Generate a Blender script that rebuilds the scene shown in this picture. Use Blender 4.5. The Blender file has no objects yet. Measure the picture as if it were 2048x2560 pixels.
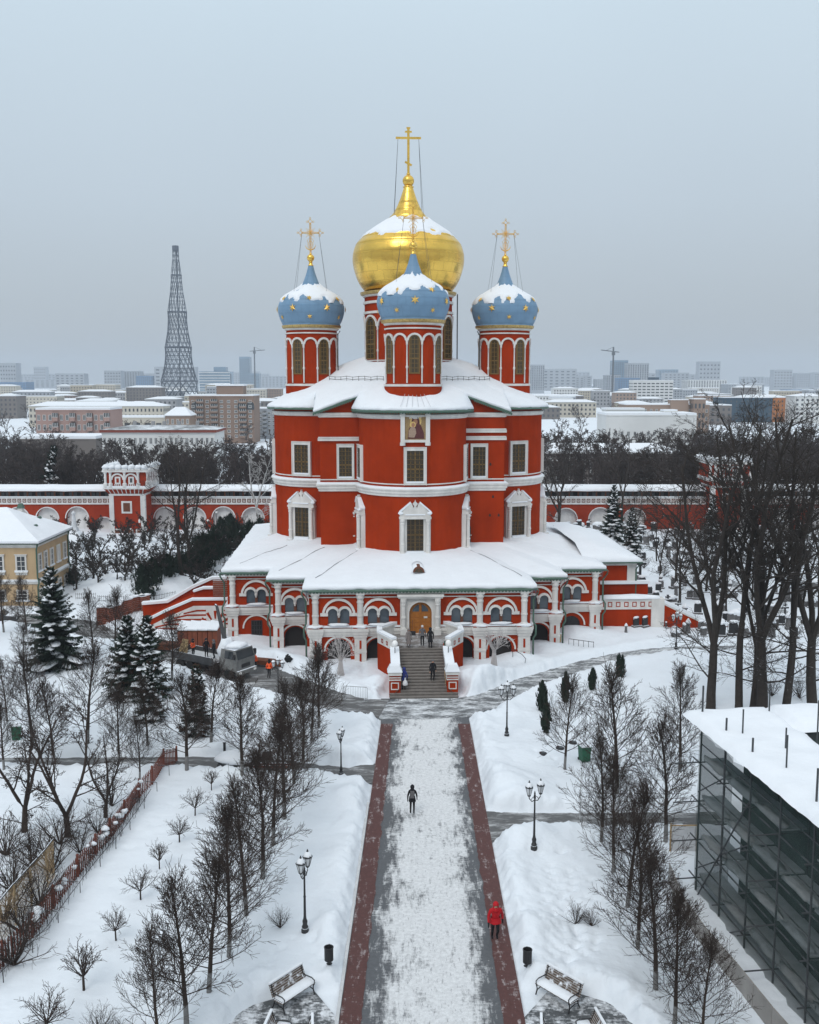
import bpy, math, random
import numpy as np
from mathutils import Matrix, Vector, noise as mnoise
from mathutils.geometry import tessellate_polygon
random.seed(7)
R = math.radians; PI = math.pi; TAU = 2 * math.pi
SC = bpy.context.scene
COL = SC.collection

# ---------------------------------------------------------------- camera
CAM_H = 25.0
FOC = 2550.0            # focal length in photograph pixels (2048 x 2560)
TILT = math.atan(330 / FOC)
cam = bpy.data.cameras.new('camera'); cam_o = bpy.data.objects.new('camera', cam); COL.objects.link(cam_o)
cam.sensor_fit = 'VERTICAL'; cam.sensor_height = 36.0; cam.lens = 36.0 * FOC / 2560
cam.clip_start = 0.5; cam.clip_end = 12000
cam_o.location = (0, 0, CAM_H); cam_o.rotation_euler = (R(90) - TILT, 0, 0)
SC.camera = cam_o

# ---------------------------------------------------------------- sky, sun, exposure
SUN_EL, SUN_AZ = R(48), R(-25)
world = bpy.data.worlds.new('World'); SC.world = world; world.use_nodes = True
wn = world.node_tree; wn.nodes.clear()
out = wn.nodes.new('ShaderNodeOutputWorld'); bg = wn.nodes.new('ShaderNodeBackground')
sky = wn.nodes.new('ShaderNodeTexSky'); sky.sky_type = 'NISHITA'; sky.sun_disc = False
sky.sun_elevation = SUN_EL; sky.sun_rotation = SUN_AZ + PI; sky.air_density = 1.0; sky.dust_density = 3.0
tc = wn.nodes.new('ShaderNodeTexCoord'); sep = wn.nodes.new('ShaderNodeSeparateXYZ')
ramp = wn.nodes.new('ShaderNodeValToRGB'); cr = ramp.color_ramp
cr.elements[0].position = 0.0; cr.elements[0].color = (.375, .405, .435, 1)
cr.elements[1].position = 1.0; cr.elements[1].color = (.86, .93, .99, 1)
for p, c in ((.06, (.40, .445, .485, 1)), (.16, (.462, .535, .60, 1)), (.36, (.545, .655, .735, 1))):
    e = cr.elements.new(p); e.color = c
wno = wn.nodes.new('ShaderNodeTexNoise'); wno.inputs['Scale'].default_value = 1.6; wno.inputs['Detail'].default_value = 3
cl = wn.nodes.new('ShaderNodeMapRange'); cl.inputs[1].default_value = .3; cl.inputs[2].default_value = .7; cl.inputs[3].default_value = .97; cl.inputs[4].default_value = 1.03
ten = wn.nodes.new('ShaderNodeVectorMath'); ten.operation = 'SCALE'
te2 = wn.nodes.new('ShaderNodeVectorMath'); te2.operation = 'SCALE'; te2.inputs['Scale'].default_value = 10.0
mixw = wn.nodes.new('ShaderNodeMix'); mixw.data_type = 'RGBA'; mixw.inputs[0].default_value = 0.93
wn.links.new(tc.outputs['Generated'], sep.inputs[0]); wn.links.new(sep.outputs['Z'], ramp.inputs[0])
wn.links.new(tc.outputs['Generated'], wno.inputs['Vector']); wn.links.new(wno.outputs[0], cl.inputs[0])
wn.links.new(ramp.outputs[0], ten.inputs[0]); wn.links.new(cl.outputs[0], ten.inputs['Scale'])
wn.links.new(ten.outputs[0], te2.inputs[0])
wn.links.new(sky.outputs[0], mixw.inputs[6]); wn.links.new(te2.outputs[0], mixw.inputs[7])
wn.links.new(mixw.outputs[2], bg.inputs[0]); bg.inputs[1].default_value = 0.1
wn.links.new(bg.outputs[0], out.inputs[0])
sun = bpy.data.lights.new('sun', 'SUN'); sun_o = bpy.data.objects.new('sun', sun); COL.objects.link(sun_o)
sun.energy = 1.0; sun.angle = R(26); sun.color = (1.0, .97, .93)
sun_o.rotation_euler = (R(90) - SUN_EL, 0, SUN_AZ); sun_o.location = (0, 0, 200)
vs = SC.view_settings; vs.view_transform = 'Standard'; vs.look = 'None'; vs.gamma = 1; vs.exposure = 0.26; vs.use_curve_mapping = False
SC.cycles.max_bounces = 6; SC.cycles.diffuse_bounces = 3; SC.cycles.glossy_bounces = 3
SC.cycles.volume_bounces = 1; SC.cycles.transparent_max_bounces = 16; SC.cycles.transmission_bounces = 3
SC.cycles.use_denoising = True
SC.cycles.sample_clamp_indirect = 4.0

# ---------------------------------------------------------------- places: photograph pixel -> point of the place
_c, _s = math.cos(TILT), math.sin(TILT)
def ray(x, y):
    u = (x - 1024) / FOC; v = (1280 - y) / FOC
    return u, _c + v * _s, -_s + v * _c
def at(x, y, Y):
    a, b, d = ray(x, y); k = Y / b
    return Vector((a * k, Y, CAM_H + d * k))
def gr(x, y, z=0.0):
    a, b, d = ray(x, y); k = (z - CAM_H) / d
    return Vector((a * k, b * k, z))

# ---------------------------------------------------------------- materials
M = {}
def _nodes(name):
    m = bpy.data.materials.new(name); m.use_nodes = True; M[name] = m
    n = m.node_tree; b = n.nodes['Principled BSDF']
    return m, n, b
def mat(name, col, rough=.8, var=.12, scale=2.0, bump=0.0, bscale=20.0, metal=0.0, spec=.3, snow=None, streak=0.0):
    """plain surface: base colour with uneven grain, fine relief, and lying snow on faces that look up"""
    m, n, b = _nodes(name)
    N, L = n.nodes.new, n.links.new
    b.inputs['Roughness'].default_value = rough; b.inputs['Metallic'].default_value = metal
    b.inputs['Specular IOR Level'].default_value = spec
    geo = N('ShaderNodeNewGeometry')
    no = N('ShaderNodeTexNoise'); no.inputs['Scale'].default_value = scale; no.inputs['Detail'].default_value = 6; no.inputs['Roughness'].default_value = .65
    L(geo.outputs['Position'], no.inputs['Vector'])
    mr = N('ShaderNodeMapRange'); mr.inputs[1].default_value = .25; mr.inputs[2].default_value = .75
    mr.inputs[3].default_value = 1 - var; mr.inputs[4].default_value = 1 + var
    L(no.outputs[0], mr.inputs[0])
    vm = N('ShaderNodeVectorMath'); vm.operation = 'SCALE'; vm.inputs[0].default_value = col[:3]
    L(mr.outputs[0], vm.inputs['Scale']); cout = vm.outputs[0]
    if streak:
        mp = N('ShaderNodeMapping'); mp.inputs['Scale'].default_value = (.8, .8, .16)
        L(geo.outputs['Position'], mp.inputs[0])
        n2 = N('ShaderNodeTexNoise'); n2.inputs['Scale'].default_value = 1.4; n2.inputs['Detail'].default_value = 5
        L(mp.outputs[0], n2.inputs['Vector'])
        m2 = N('ShaderNodeMapRange'); m2.inputs[1].default_value = .35; m2.inputs[2].default_value = .7; m2.inputs[3].default_value = 1; m2.inputs[4].default_value = 1 - streak
        L(n2.outputs[0], m2.inputs[0])
        v2 = N('ShaderNodeVectorMath'); v2.operation = 'SCALE'; L(cout, v2.inputs[0]); L(m2.outputs[0], v2.inputs['Scale']); cout = v2.outputs[0]
    if snow is not None:
        sx = N('ShaderNodeSeparateXYZ'); L(geo.outputs['Normal'], sx.inputs[0])
        ns = N('ShaderNodeTexNoise'); ns.inputs['Scale'].default_value = snow[1]; ns.inputs['Detail'].default_value = 3
        L(geo.outputs['Position'], ns.inputs['Vector'])
        ad = N('ShaderNodeMath'); ad.operation = 'MULTIPLY_ADD'; ad.inputs[1].default_value = .9; ad.inputs[2].default_value = -.45
        L(ns.outputs[0], ad.inputs[0])
        a2 = N('ShaderNodeMath'); a2.operation = 'ADD'; L(sx.outputs['Z'], a2.inputs[0]); L(ad.outputs[0], a2.inputs[1])
        m3 = N('ShaderNodeMapRange'); m3.inputs[1].default_value = snow[0]; m3.inputs[2].default_value = snow[0] + .15
        L(a2.outputs[0], m3.inputs[0])
        mx = N('ShaderNodeMix'); mx.data_type = 'RGBA'; mx.inputs[7].default_value = (.82, .85, .9, 1)
        L(m3.outputs[0], mx.inputs[0]); L(cout, mx.inputs[6]); cout = mx.outputs[2]
    L(cout, b.inputs['Base Color'])
    if bump:
        nb = N('ShaderNodeTexNoise'); nb.inputs['Scale'].default_value = bscale; nb.inputs['Detail'].default_value = 5
        L(geo.outputs['Position'], nb.inputs['Vector'])
        bp = N('ShaderNodeBump'); bp.inputs['Strength'].default_value = 1; bp.inputs['Distance'].default_value = bump
        L(nb.outputs[0], bp.inputs['Height']); L(bp.outputs[0], b.inputs['Normal'])
    return m
def two_tone(name, c1, c2, lo, hi, scale=3, stretch=(1, 1, 1), rough=.9, detail=8, bump=.01, xfade=None, rough2=None, brick=None):
    """patches of one covering lying on another (trodden snow on paving), split by noise"""
    m, n, b = _nodes(name); N, L = n.nodes.new, n.links.new
    geo = N('ShaderNodeNewGeometry'); mp = N('ShaderNodeMapping'); mp.inputs['Scale'].default_value = stretch
    L(geo.outputs['Position'], mp.inputs[0])
    no = N('ShaderNodeTexNoise'); no.inputs['Scale'].default_value = scale; no.inputs['Detail'].default_value = detail; no.inputs['Roughness'].default_value = .75
    L(mp.outputs[0], no.inputs['Vector'])
    val = no.outputs[0]
    if xfade:   # (axis at y0, slope, half width, gain): more snow along the middle of a walk
        x0, sl, y0, hw, gain = xfade
        sx = N('ShaderNodeSeparateXYZ'); L(geo.outputs['Position'], sx.inputs[0])
        a = N('ShaderNodeMath'); a.operation = 'MULTIPLY_ADD'; a.inputs[1].default_value = -sl; a.inputs[2].default_value = sl * y0 - x0
        L(sx.outputs['Y'], a.inputs[0])
        d = N('ShaderNodeMath'); d.operation = 'ADD'; L(sx.outputs['X'], d.inputs[0]); L(a.outputs[0], d.inputs[1])
        ab = N('ShaderNodeMath'); ab.operation = 'ABSOLUTE'; L(d.outputs[0], ab.inputs[0])
        mr = N('ShaderNodeMapRange'); mr.inputs[1].default_value = hw * .45; mr.inputs[2].default_value = hw; mr.inputs[3].default_value = gain; mr.inputs[4].default_value = -gain
        L(ab.outputs[0], mr.inputs[0])
        low = N('ShaderNodeTexNoise'); low.inputs['Scale'].default_value = .35; low.inputs['Detail'].default_value = 3; L(geo.outputs['Position'], low.inputs['Vector'])
        l2 = N('ShaderNodeMath'); l2.operation = 'MULTIPLY_ADD'; l2.inputs[1].default_value = .55; l2.inputs[2].default_value = -.275; L(low.outputs[0], l2.inputs[0])
        s1 = N('ShaderNodeMath'); s1.operation = 'ADD'; L(val, s1.inputs[0]); L(mr.outputs[0], s1.inputs[1])
        s2 = N('ShaderNodeMath'); s2.operation = 'ADD'; L(s1.outputs[0], s2.inputs[0]); L(l2.outputs[0], s2.inputs[1]); val = s2.outputs[0]
    bt = None
    if brick:   # paving stones: snow clings stone by stone, and the stones differ in tone
        bt = N('ShaderNodeTexBrick'); bt.inputs['Scale'].default_value = brick; bt.inputs['Color1'].default_value = (.2, .2, .2, 1); bt.inputs['Color2'].default_value = (.8, .8, .8, 1); bt.inputs['Mortar'].default_value = (.5, .5, .5, 1); bt.inputs['Mortar Size'].default_value = .03
        L(geo.outputs['Position'], bt.inputs['Vector'])
        b1 = N('ShaderNodeSeparateColor'); L(bt.outputs['Color'], b1.inputs[0])
        b2 = N('ShaderNodeMath'); b2.operation = 'MULTIPLY_ADD'; b2.inputs[1].default_value = .16; b2.inputs[2].default_value = -.08; L(b1.outputs[0], b2.inputs[0])
        b3 = N('ShaderNodeMath'); b3.operation = 'ADD'; L(val, b3.inputs[0]); L(b2.outputs[0], b3.inputs[1]); val = b3.outputs[0]
    f = N('ShaderNodeMapRange'); f.inputs[1].default_value = lo; f.inputs[2].default_value = hi; L(val, f.inputs[0])
    sp = N('ShaderNodeTexNoise'); sp.inputs['Scale'].default_value = 4.2; sp.inputs['Detail'].default_value = 12; sp.inputs['Roughness'].default_value = .8; L(mp.outputs[0], sp.inputs['Vector'])
    sq = N('ShaderNodeMapRange'); sq.inputs[1].default_value = .57; sq.inputs[2].default_value = .66; sq.inputs[3].default_value = 1.0; sq.inputs[4].default_value = .25; L(sp.outputs[0], sq.inputs[0])
    fm = N('ShaderNodeMath'); fm.operation = 'MULTIPLY'; L(f.outputs[0], fm.inputs[0]); L(sq.outputs[0], fm.inputs[1]); f = fm
    fine = N('ShaderNodeTexNoise'); fine.inputs['Scale'].default_value = 5; fine.inputs['Detail'].default_value = 9; fine.inputs['Roughness'].default_value = .7; L(geo.outputs['Position'], fine.inputs['Vector'])
    fr = N('ShaderNodeMapRange'); fr.inputs[1].default_value = .25; fr.inputs[2].default_value = .75; fr.inputs[3].default_value = .72; fr.inputs[4].default_value = 1.2; L(fine.outputs[0], fr.inputs[0])
    mx = N('ShaderNodeMix'); mx.data_type = 'RGBA'; mx.inputs[6].default_value = (*c1, 1); mx.inputs[7].default_value = (*c2, 1)
    L(f.outputs[0], mx.inputs[0])
    sc = N('ShaderNodeVectorMath'); sc.operation = 'SCALE'; L(mx.outputs[2], sc.inputs[0]); L(fr.outputs[0], sc.inputs['Scale'])
    L(sc.outputs[0], b.inputs['Base Color'])
    rr = N('ShaderNodeMapRange'); rr.inputs[3].default_value = rough; rr.inputs[4].default_value = rough2 or .9; L(f.outputs[0], rr.inputs[0]); L(rr.outputs[0], b.inputs['Roughness'])
    bp = N('ShaderNodeBump'); bp.inputs['Strength'].default_value = 1; bp.inputs['Distance'].default_value = bump
    hs = N('ShaderNodeMath'); hs.operation = 'ADD'; L(f.outputs[0], hs.inputs[0]); L(fine.outputs[0], hs.inputs[1])
    L(hs.outputs[0], bp.inputs['Height']); L(bp.outputs[0], b.inputs['Normal'])
    return m

def panel_mat(name, col, rough, metal, nu, rows, var, dent):
    """sheet-metal covering: panels run round the vertical axis of the object, with seams and slight dents"""
    m, n, b = _nodes(name); N, L = n.nodes.new, n.links.new
    b.inputs['Roughness'].default_value = rough; b.inputs['Metallic'].default_value = metal; b.inputs['Specular IOR Level'].default_value = .35
    tc_ = N('ShaderNodeTexCoord'); sx = N('ShaderNodeSeparateXYZ'); L(tc_.outputs['Object'], sx.inputs[0])
    at_ = N('ShaderNodeMath'); at_.operation = 'ARCTAN2'; L(sx.outputs['Y'], at_.inputs[0]); L(sx.outputs['X'], at_.inputs[1])
    k = N('ShaderNodeMath'); k.operation = 'MULTIPLY'; k.inputs[1].default_value = nu / TAU; L(at_.outputs[0], k.inputs[0])
    z = N('ShaderNodeMath'); z.operation = 'MULTIPLY'; z.inputs[1].default_value = rows; L(sx.outputs['Z'], z.inputs[0])
    cb = N('ShaderNodeCombineXYZ'); L(k.outputs[0], cb.inputs[0]); L(z.outputs[0], cb.inputs[1])
    br = N('ShaderNodeTexBrick'); br.inputs['Scale'].default_value = 1; br.inputs['Brick Width'].default_value = 1; br.inputs['Row Height'].default_value = 1; br.inputs['Mortar Size'].default_value = .02; br.inputs['Mortar Smooth'].default_value = .5
    br.inputs['Color1'].default_value = (1-var,)*3 + (1,); br.inputs['Color2'].default_value = (1+var*.6,)*3 + (1,); br.inputs['Mortar'].default_value = (1-var*2.2,)*3 + (1,)
    L(cb.outputs[0], br.inputs['Vector'])
    no = N('ShaderNodeTexNoise'); no.inputs['Scale'].default_value = .7; no.inputs['Detail'].default_value = 6; L(tc_.outputs['Object'], no.inputs['Vector'])
    mr = N('ShaderNodeMapRange'); mr.inputs[1].default_value = .3; mr.inputs[2].default_value = .7; mr.inputs[3].default_value = .88; mr.inputs[4].default_value = 1.08; L(no.outputs[0], mr.inputs[0])
    v1 = N('ShaderNodeVectorMath'); v1.operation = 'MULTIPLY'; v1.inputs[1].default_value = col; L(br.outputs['Color'], v1.inputs[0])
    v2 = N('ShaderNodeVectorMath'); v2.operation = 'SCALE'; L(v1.outputs[0], v2.inputs[0]); L(mr.outputs[0], v2.inputs['Scale']); L(v2.outputs[0], b.inputs['Base Color'])
    hh = N('ShaderNodeMath'); hh.operation = 'MULTIPLY_ADD'; hh.inputs[1].default_value = -.5; L(br.outputs['Fac'], hh.inputs[0])
    n2 = N('ShaderNodeTexNoise'); n2.inputs['Scale'].default_value = 1.6; n2.inputs['Detail'].default_value = 2; L(tc_.outputs['Object'], n2.inputs['Vector']); L(n2.outputs[0], hh.inputs[2])
    bp = N('ShaderNodeBump'); bp.inputs['Strength'].default_value = 1; bp.inputs['Distance'].default_value = dent; L(hh.outputs[0], bp.inputs['Height']); L(bp.outputs[0], b.inputs['Normal'])
    return m
panel_mat('gold', (.86, .55, .115), .26, 1.0, 30, 1.05, .06, .03)
panel_mat('blue', (.165, .285, .42), .5, 0.0, 26, 1.0, .05, .02)
mat('tower_steel', (.075, .09, .115), .7, .2, .1)
mat('snow', (.765, .79, .825), .75, .03, .8, bump=.05, bscale=2.2, spec=.2)
mat('snow_ground', (.745, .785, .83), .8, .05, .25, bump=.09, bscale=1.6, spec=.2)
mat('red', (.335, .031, .004), .9, .22, .3, bump=.012, bscale=9, spec=.04, streak=.13)
mat('red_far', (.30, .035, .012), .85, .12, .5, spec=.1, streak=.15)
mat('white', (.70, .68, .65), .8, .10, .9, bump=.006, bscale=14, spec=.2, streak=.2)
mat('white_far', (.7, .69, .68), .85, .1, .8, spec=.1, streak=.18)
mat('green_metal', (.065, .12, .09), .5, .15, 3)
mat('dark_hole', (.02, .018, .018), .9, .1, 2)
mat('glass', (.025, .03, .035), .08, .2, .6, spec=.6)
mat('glass_pale', (.07, .09, .11), .12, .3, .5, spec=.6)
mat('glass_gold', (.055, .04, .02), .2, .4, 1.2, spec=.6)
mat('bronze', (.17, .10, .028), .55, .2, 4)
mat('ochre_wood', (.36, .13, .022), .5, .18, 5, bump=.003, bscale=30)
mat('brown_wood', (.13, .045, .022), .7, .25, 3)
mat('panel_red', (.22, .065, .035), .75, .2, 2, snow=(.75, 3))
mat('gold_dull', (.80, .52, .14), .38, .15, 2, metal=1.0)
mat('gold_cornice', (.50, .36, .14), .45, .5, 5, metal=.7, bump=.02, bscale=8)
mat('stone_step', (.18, .16, .145), .8, .25, 3, bump=.006)
two_tone('landing', (.17, .15, .14), (.62, .64, .66), .45, .75, 1.2, rough=.7)
mat('iron', (.018, .018, .02), .5, .2, 6, spec=.5)
mat('iron_snow', (.018, .018, .02), .5, .2, 6, spec=.5, snow=(.8, 6))
mat('steel', (.06, .065, .07), .6, .2, 3)
mat('grey_metal', (.3, .31, .32), .5, .15, 3)
mat('lamp_glass', (.62, .64, .66), .3, .1, 3)
mat('globe', (.85, .84, .82), .4, .05, 3)
mat('bark', (.036, .029, .025), .95, .3, 3, snow=(.95, 2.2))
mat('bark_linden', (.042, .03, .024), .95, .3, 3)
mat('bark_grey', (.19, .185, .18), .95, .25, 3)
mat('twig', (.042, .03, .025), .95, .3, 2)
mat('twig_dark', (.036, .028, .026), .95, .3, .6)
mat('twig_far', (.062, .049, .046), .95, .4, .15)
mat('birch', (.4, .39, .38), .9, .3, 2)
mat('needle', (.017, .03, .02), .9, .35, 1.5)
mat('needle_brown', (.05, .026, .015), .9, .35, 1.5)
mat('yew', (.012, .022, .014), .9, .35, 1.5, snow=(1.05, 5))
mat('ochre_wall', (.50, .355, .21), .85, .08, .8, bump=.004, streak=.1)
mat('fence_rust', (.17, .05, .032), .75, .3, 4, snow=(.75, 5))
mat('mesh_tan', (.42, .30, .17), .85, .2, 4)
mat('netting', (.06, .085, .08), .95, .3, 1.5)
mat('net_plank', (.40, .43, .45), .85, .25, 1.5)
mat('granite', (.12, .115, .115), .7, .4, 1.2, snow=(.6, 2))
mat('granite_black', (.03, .03, .032), .4, .3, 2, snow=(.6, 2))
mat('obelisk', (.55, .56, .58), .8, .15, 2)
mat('wire_tree', (.46, .43, .42), .6, .15, 5)
mat('rubber', (.016, .016, .016), .8, .2, 5)
mat('truck', (.05, .05, .052), .6, .4, 2, snow=(.8, 4))
mat('truck_white', (.17, .17, .165), .6, .35, 2, snow=(.7, 4))
mat('plywood', (.5, .37, .2), .7, .15, 3)
mat('orange_vest', (.85, .11, .025), .7, .08, 5)
mat('cloth_black', (.012, .012, .015), .9, .2, 8)
mat('cloth_grey', (.12, .115, .12), .9, .2, 8)
mat('cloth_red', (.42, .006, .012), .75, .12, 8, bump=.008, bscale=12)
mat('cloth_blue', (.02, .03, .16), .8, .15, 8)
mat('cloth_taupe', (.21, .18, .17), .9, .15, 8)
mat('skin', (.48, .27, .19), .6, .06, 8)
mat('hair', (.03, .02, .015), .8, .2, 8)
mat('plastic_bag', (.62, .62, .63), .45, .1, 8)
mat('bin_green', (.02, .10, .055), .6, .2, 4)
mat('bench_wood', (.12, .09, .07), .7, .2, 5, snow=(.42, 5))
mat('asphalt', (.10, .105, .11), .85, .15, 4)
mat('kerb', (.52, .53, .54), .85, .15, 3)

# ---------------------------------------------------------------- mesh building
class MB:
    def __init__(s): s.v = []; s.f = []; s.m = []; s.T = None; s.k = 0
    def add(s, vs, fs):
        o = len(s.v)
        if s.T is not None: vs = [tuple(s.T @ Vector(p)) for p in vs]
        s.v.extend(tuple(p) for p in vs); s.f.extend([tuple(i + o for i in f) for f in fs]); s.m.extend([s.k] * len(fs)); return s
    def box(s, x0, x1, y0, y1, z0, z1):
        return s.add([(x0,y0,z0),(x1,y0,z0),(x1,y1,z0),(x0,y1,z0),(x0,y0,z1),(x1,y0,z1),(x1,y1,z1),(x0,y1,z1)],
                     [(0,3,2,1),(4,5,6,7),(0,1,5,4),(1,2,6,5),(2,3,7,6),(3,0,4,7)])
    def cbox(s, c, sz): return s.box(c[0]-sz[0]/2, c[0]+sz[0]/2, c[1]-sz[1]/2, c[1]+sz[1]/2, c[2]-sz[2]/2, c[2]+sz[2]/2)
    def frust(s, x0, x1, y0, y1, z0, z1, dx, dy):
        return s.add([(x0,y0,z0),(x1,y0,z0),(x1,y1,z0),(x0,y1,z0),(x0+dx,y0+dy,z1),(x1-dx,y0+dy,z1),(x1-dx,y1-dy,z1),(x0+dx,y1-dy,z1)],
                     [(0,3,2,1),(4,5,6,7),(0,1,5,4),(1,2,6,5),(2,3,7,6),(3,0,4,7)])
    def lathe(s, prof, n=24, cx=0, cy=0, cap=True, a0=0, a1=TAU):
        full = abs(a1 - a0 - TAU) < 1e-6; na = n if full else n + 1
        vs = [(cx + r * math.cos(a0 + (a1-a0)*i/n), cy + r * math.sin(a0 + (a1-a0)*i/n), z) for r, z in prof for i in range(na)]
        fs = []
        for j in range(len(prof) - 1):
            for i in range(n):
                k = (i + 1) % na
                fs.append((j*na+i, j*na+k, (j+1)*na+k, (j+1)*na+i))
        if cap and full:
            fs.append(tuple(range(n))[::-1]); o = (len(prof)-1)*na; fs.append(tuple(o+i for i in range(n)))
        return s.add(vs, fs)
    def cyl(s, x, y, z0, z1, r, n=10, r2=None): return s.lathe([(r, z0), (r if r2 is None else r2, z1)], n, x, y)
    def tube(s, pts, rad, n=6, cap=True):
        pts = [Vector(p) for p in pts]
        if not hasattr(rad, '__len__'): rad = [rad] * len(pts)
        vs = []; N = len(pts)
        for i, p in enumerate(pts):
            d = (pts[min(i+1, N-1)] - pts[max(i-1, 0)])
            d = d.normalized() if d.length > 1e-9 else Vector((0,0,1))
            a = d.cross(Vector((0,0,1)) if abs(d.z) < .9 else Vector((1,0,0))).normalized(); b = d.cross(a)
            for k in range(n):
                t = TAU * k / n; q = p + (a * math.cos(t) + b * math.sin(t)) * rad[i]; vs.append(tuple(q))
        fs = [(i*n+k, i*n+(k+1)%n, (i+1)*n+(k+1)%n, (i+1)*n+k) for i in range(N-1) for k in range(n)]
        if cap: fs.append(tuple(range(n))[::-1]); fs.append(tuple((N-1)*n+k for k in range(n)))
        return s.add(vs, fs)
    def beam(s, a, b, r, n=4): return s.tube([a, b], r, n)
    def sphere(s, c, r, n=12, m=8, sz=1.0):
        return s.lathe([(max(r*math.sin(PI*j/m), .002), c[2] - r*sz*math.cos(PI*j/m)) for j in range(m+1)], n, c[0], c[1])
    def blob(s, c, rx, ry, rz, seed=0, n=10, m=6, amp=.2):
        vs = []; fs = []
        for j in range(m + 1):
            for i in range(n):
                a = TAU*i/n; b = PI*j/m
                d = Vector((math.cos(a)*math.sin(b), math.sin(a)*math.sin(b), -math.cos(b)))
                k = 1 + amp * mnoise.noise(d * 1.7 + Vector((seed*3.1, seed*1.7, 0))) * 1.6
                vs.append((c[0]+d.x*rx*k, c[1]+d.y*ry*k, c[2]+d.z*rz*k))
        for j in range(m):
            for i in range(n): fs.append((j*n+i, j*n+(i+1)%n, (j+1)*n+(i+1)%n, (j+1)*n+i))
        return s.add(vs, fs)
    def prism(s, poly, y0, y1):
        """polygon in x,z extruded along y (y0 is the outer face)"""
        n = len(poly); vs = [(x, y0, z) for x, z in poly] + [(x, y1, z) for x, z in poly]
        t = tessellate_polygon([[Vector((x, z, 0)) for x, z in poly]])
        ar = sum(poly[i][0]*poly[(i+1)%n][1]-poly[(i+1)%n][0]*poly[i][1] for i in range(n))
        fs = []
        for a, b, c in t:
            cr = (poly[b][0]-poly[a][0])*(poly[c][1]-poly[a][1])-(poly[c][0]-poly[a][0])*(poly[b][1]-poly[a][1])
            if cr < 0: b, c = c, b
            fs.append((a, b, c)); fs.append((a+n, c+n, b+n))
        for i in range(n):
            j = (i+1) % n
            fs.append((i, i+n, j+n, j) if ar > 0 else (i, j, j+n, i+n))
        return s.add(vs, fs)
    def hprism(s, poly, z0, z1):
        """polygon in x,y extruded along z"""
        n = len(poly); vs = [(x, y, z0) for x, y in poly] + [(x, y, z1) for x, y in poly]
        t = tessellate_polygon([[Vector((x, y, 0)) for x, y in poly]])
        ar = sum(poly[i][0]*poly[(i+1)%n][1]-poly[(i+1)%n][0]*poly[i][1] for i in range(n)); fs = []
        for a, b, c in t:
            cr = (poly[b][0]-poly[a][0])*(poly[c][1]-poly[a][1])-(poly[c][0]-poly[a][0])*(poly[b][1]-poly[a][1])
            if cr < 0: b, c = c, b
            fs.append((a+n, b+n, c+n)); fs.append((a, c, b))
        for i in range(n):
            j = (i+1) % n
            fs.append((i, j, j+n, i+n) if ar > 0 else (i, i+n, j+n, j))
        return s.add(vs, fs)
    def holed(s, outer, holes, depth, back=True):
        """wall face in x,z at y=0 with openings cut through, reveals of the given depth, and a back plane"""
        loops = [outer] + holes
        flat = [p for l in loops for p in l]
        t = tessellate_polygon([[Vector((x, z, 0)) for x, z in l] for l in loops])
        fs = []
        for a, b, c in t:
            cr = (flat[b][0]-flat[a][0])*(flat[c][1]-flat[a][1])-(flat[c][0]-flat[a][0])*(flat[b][1]-flat[a][1])
            if cr < 0: b, c = c, b
            fs.append((a, b, c))
        s.add([(x, 0, z) for x, z in flat], fs)
        for h in holes:
            n = len(h); s.add([(x, 0, z) for x, z in h] + [(x, depth, z) for x, z in h], [(i, (i+1)%n, (i+1)%n+n, i+n) for i in range(n)])
        if back:
            k = s.k; s.k = back if back is not True else s.k
            for h in holes:
                n = len(h); s.add([(x, depth, z) for x, z in h], [tuple(range(n))[::-1]])
            s.k = k
        return s
    def band(s, path, prof, closed=True):
        """moulding: profile (outset, z) run along a plan polyline (counter-clockwise closed)"""
        n = len(path); offs = []
        for i in range(n):
            p = Vector(path[i])
            a = Vector(path[i-1]) if (closed or i > 0) else None
            b = Vector(path[(i+1) % n]) if (closed or i < n-1) else None
            nn = []
            for u, w in ((a, p), (p, b)):
                if u is None or w is None: continue
                d = (w - u)
                if d.length < 1e-9: continue
                d.normalize(); nn.append(Vector((d.y, -d.x)))
            if len(nn) == 2:
                m = nn[0] + nn[1]
                m = m / max(m.dot(nn[0]), .35) if m.length > 1e-6 else nn[0]
            else: m = nn[0]
            offs.append(m)
        k = len(prof); vs = []
        for i in range(n):
            for o, z in prof: vs.append((path[i][0] + offs[i].x*o, path[i][1] + offs[i].y*o, z))
        fs = []
        for i in range(n if closed else n-1):
            j = (i+1) % n
            for q in range(k-1): fs.append((i*k+q, j*k+q, j*k+q+1, i*k+q+1))
        if not closed:
            fs.append(tuple(range(k))); fs.append(tuple((n-1)*k+q for q in range(k))[::-1])
        return s.add(vs, fs)
    def mesh(s, name, mats, smooth=False):
        me = bpy.data.meshes.new(name); me.from_pydata(s.v, [], s.f)
        for m in (mats if isinstance(mats, (list, tuple)) else [mats]): me.materials.append(M[m] if isinstance(m, str) else m)
        if any(s.m): me.polygons.foreach_set('material_index', s.m)
        if smooth: me.polygons.foreach_set('use_smooth', [True] * len(me.polygons))
        me.update(); return me
    def build(s, name, mats, parent=None, smooth=False, **kw):
        return link(name, s.mesh(name, mats, smooth), parent, **kw)
def link(name, me, parent=None, loc=None, rotz=0, label=None, cat=None, group=None, kind=None, scale=None):
    o = bpy.data.objects.new(name, me); COL.objects.link(o)
    if parent is not None: o.parent = parent
    if loc is not None: o.location = loc
    if rotz: o.rotation_euler[2] = rotz
    if scale: o.scale = (scale,)*3 if not hasattr(scale, '__len__') else scale
    if label: o['label'] = label
    if cat: o['category'] = cat
    if group: o['group'] = group
    if kind: o['kind'] = kind
    return o
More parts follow.
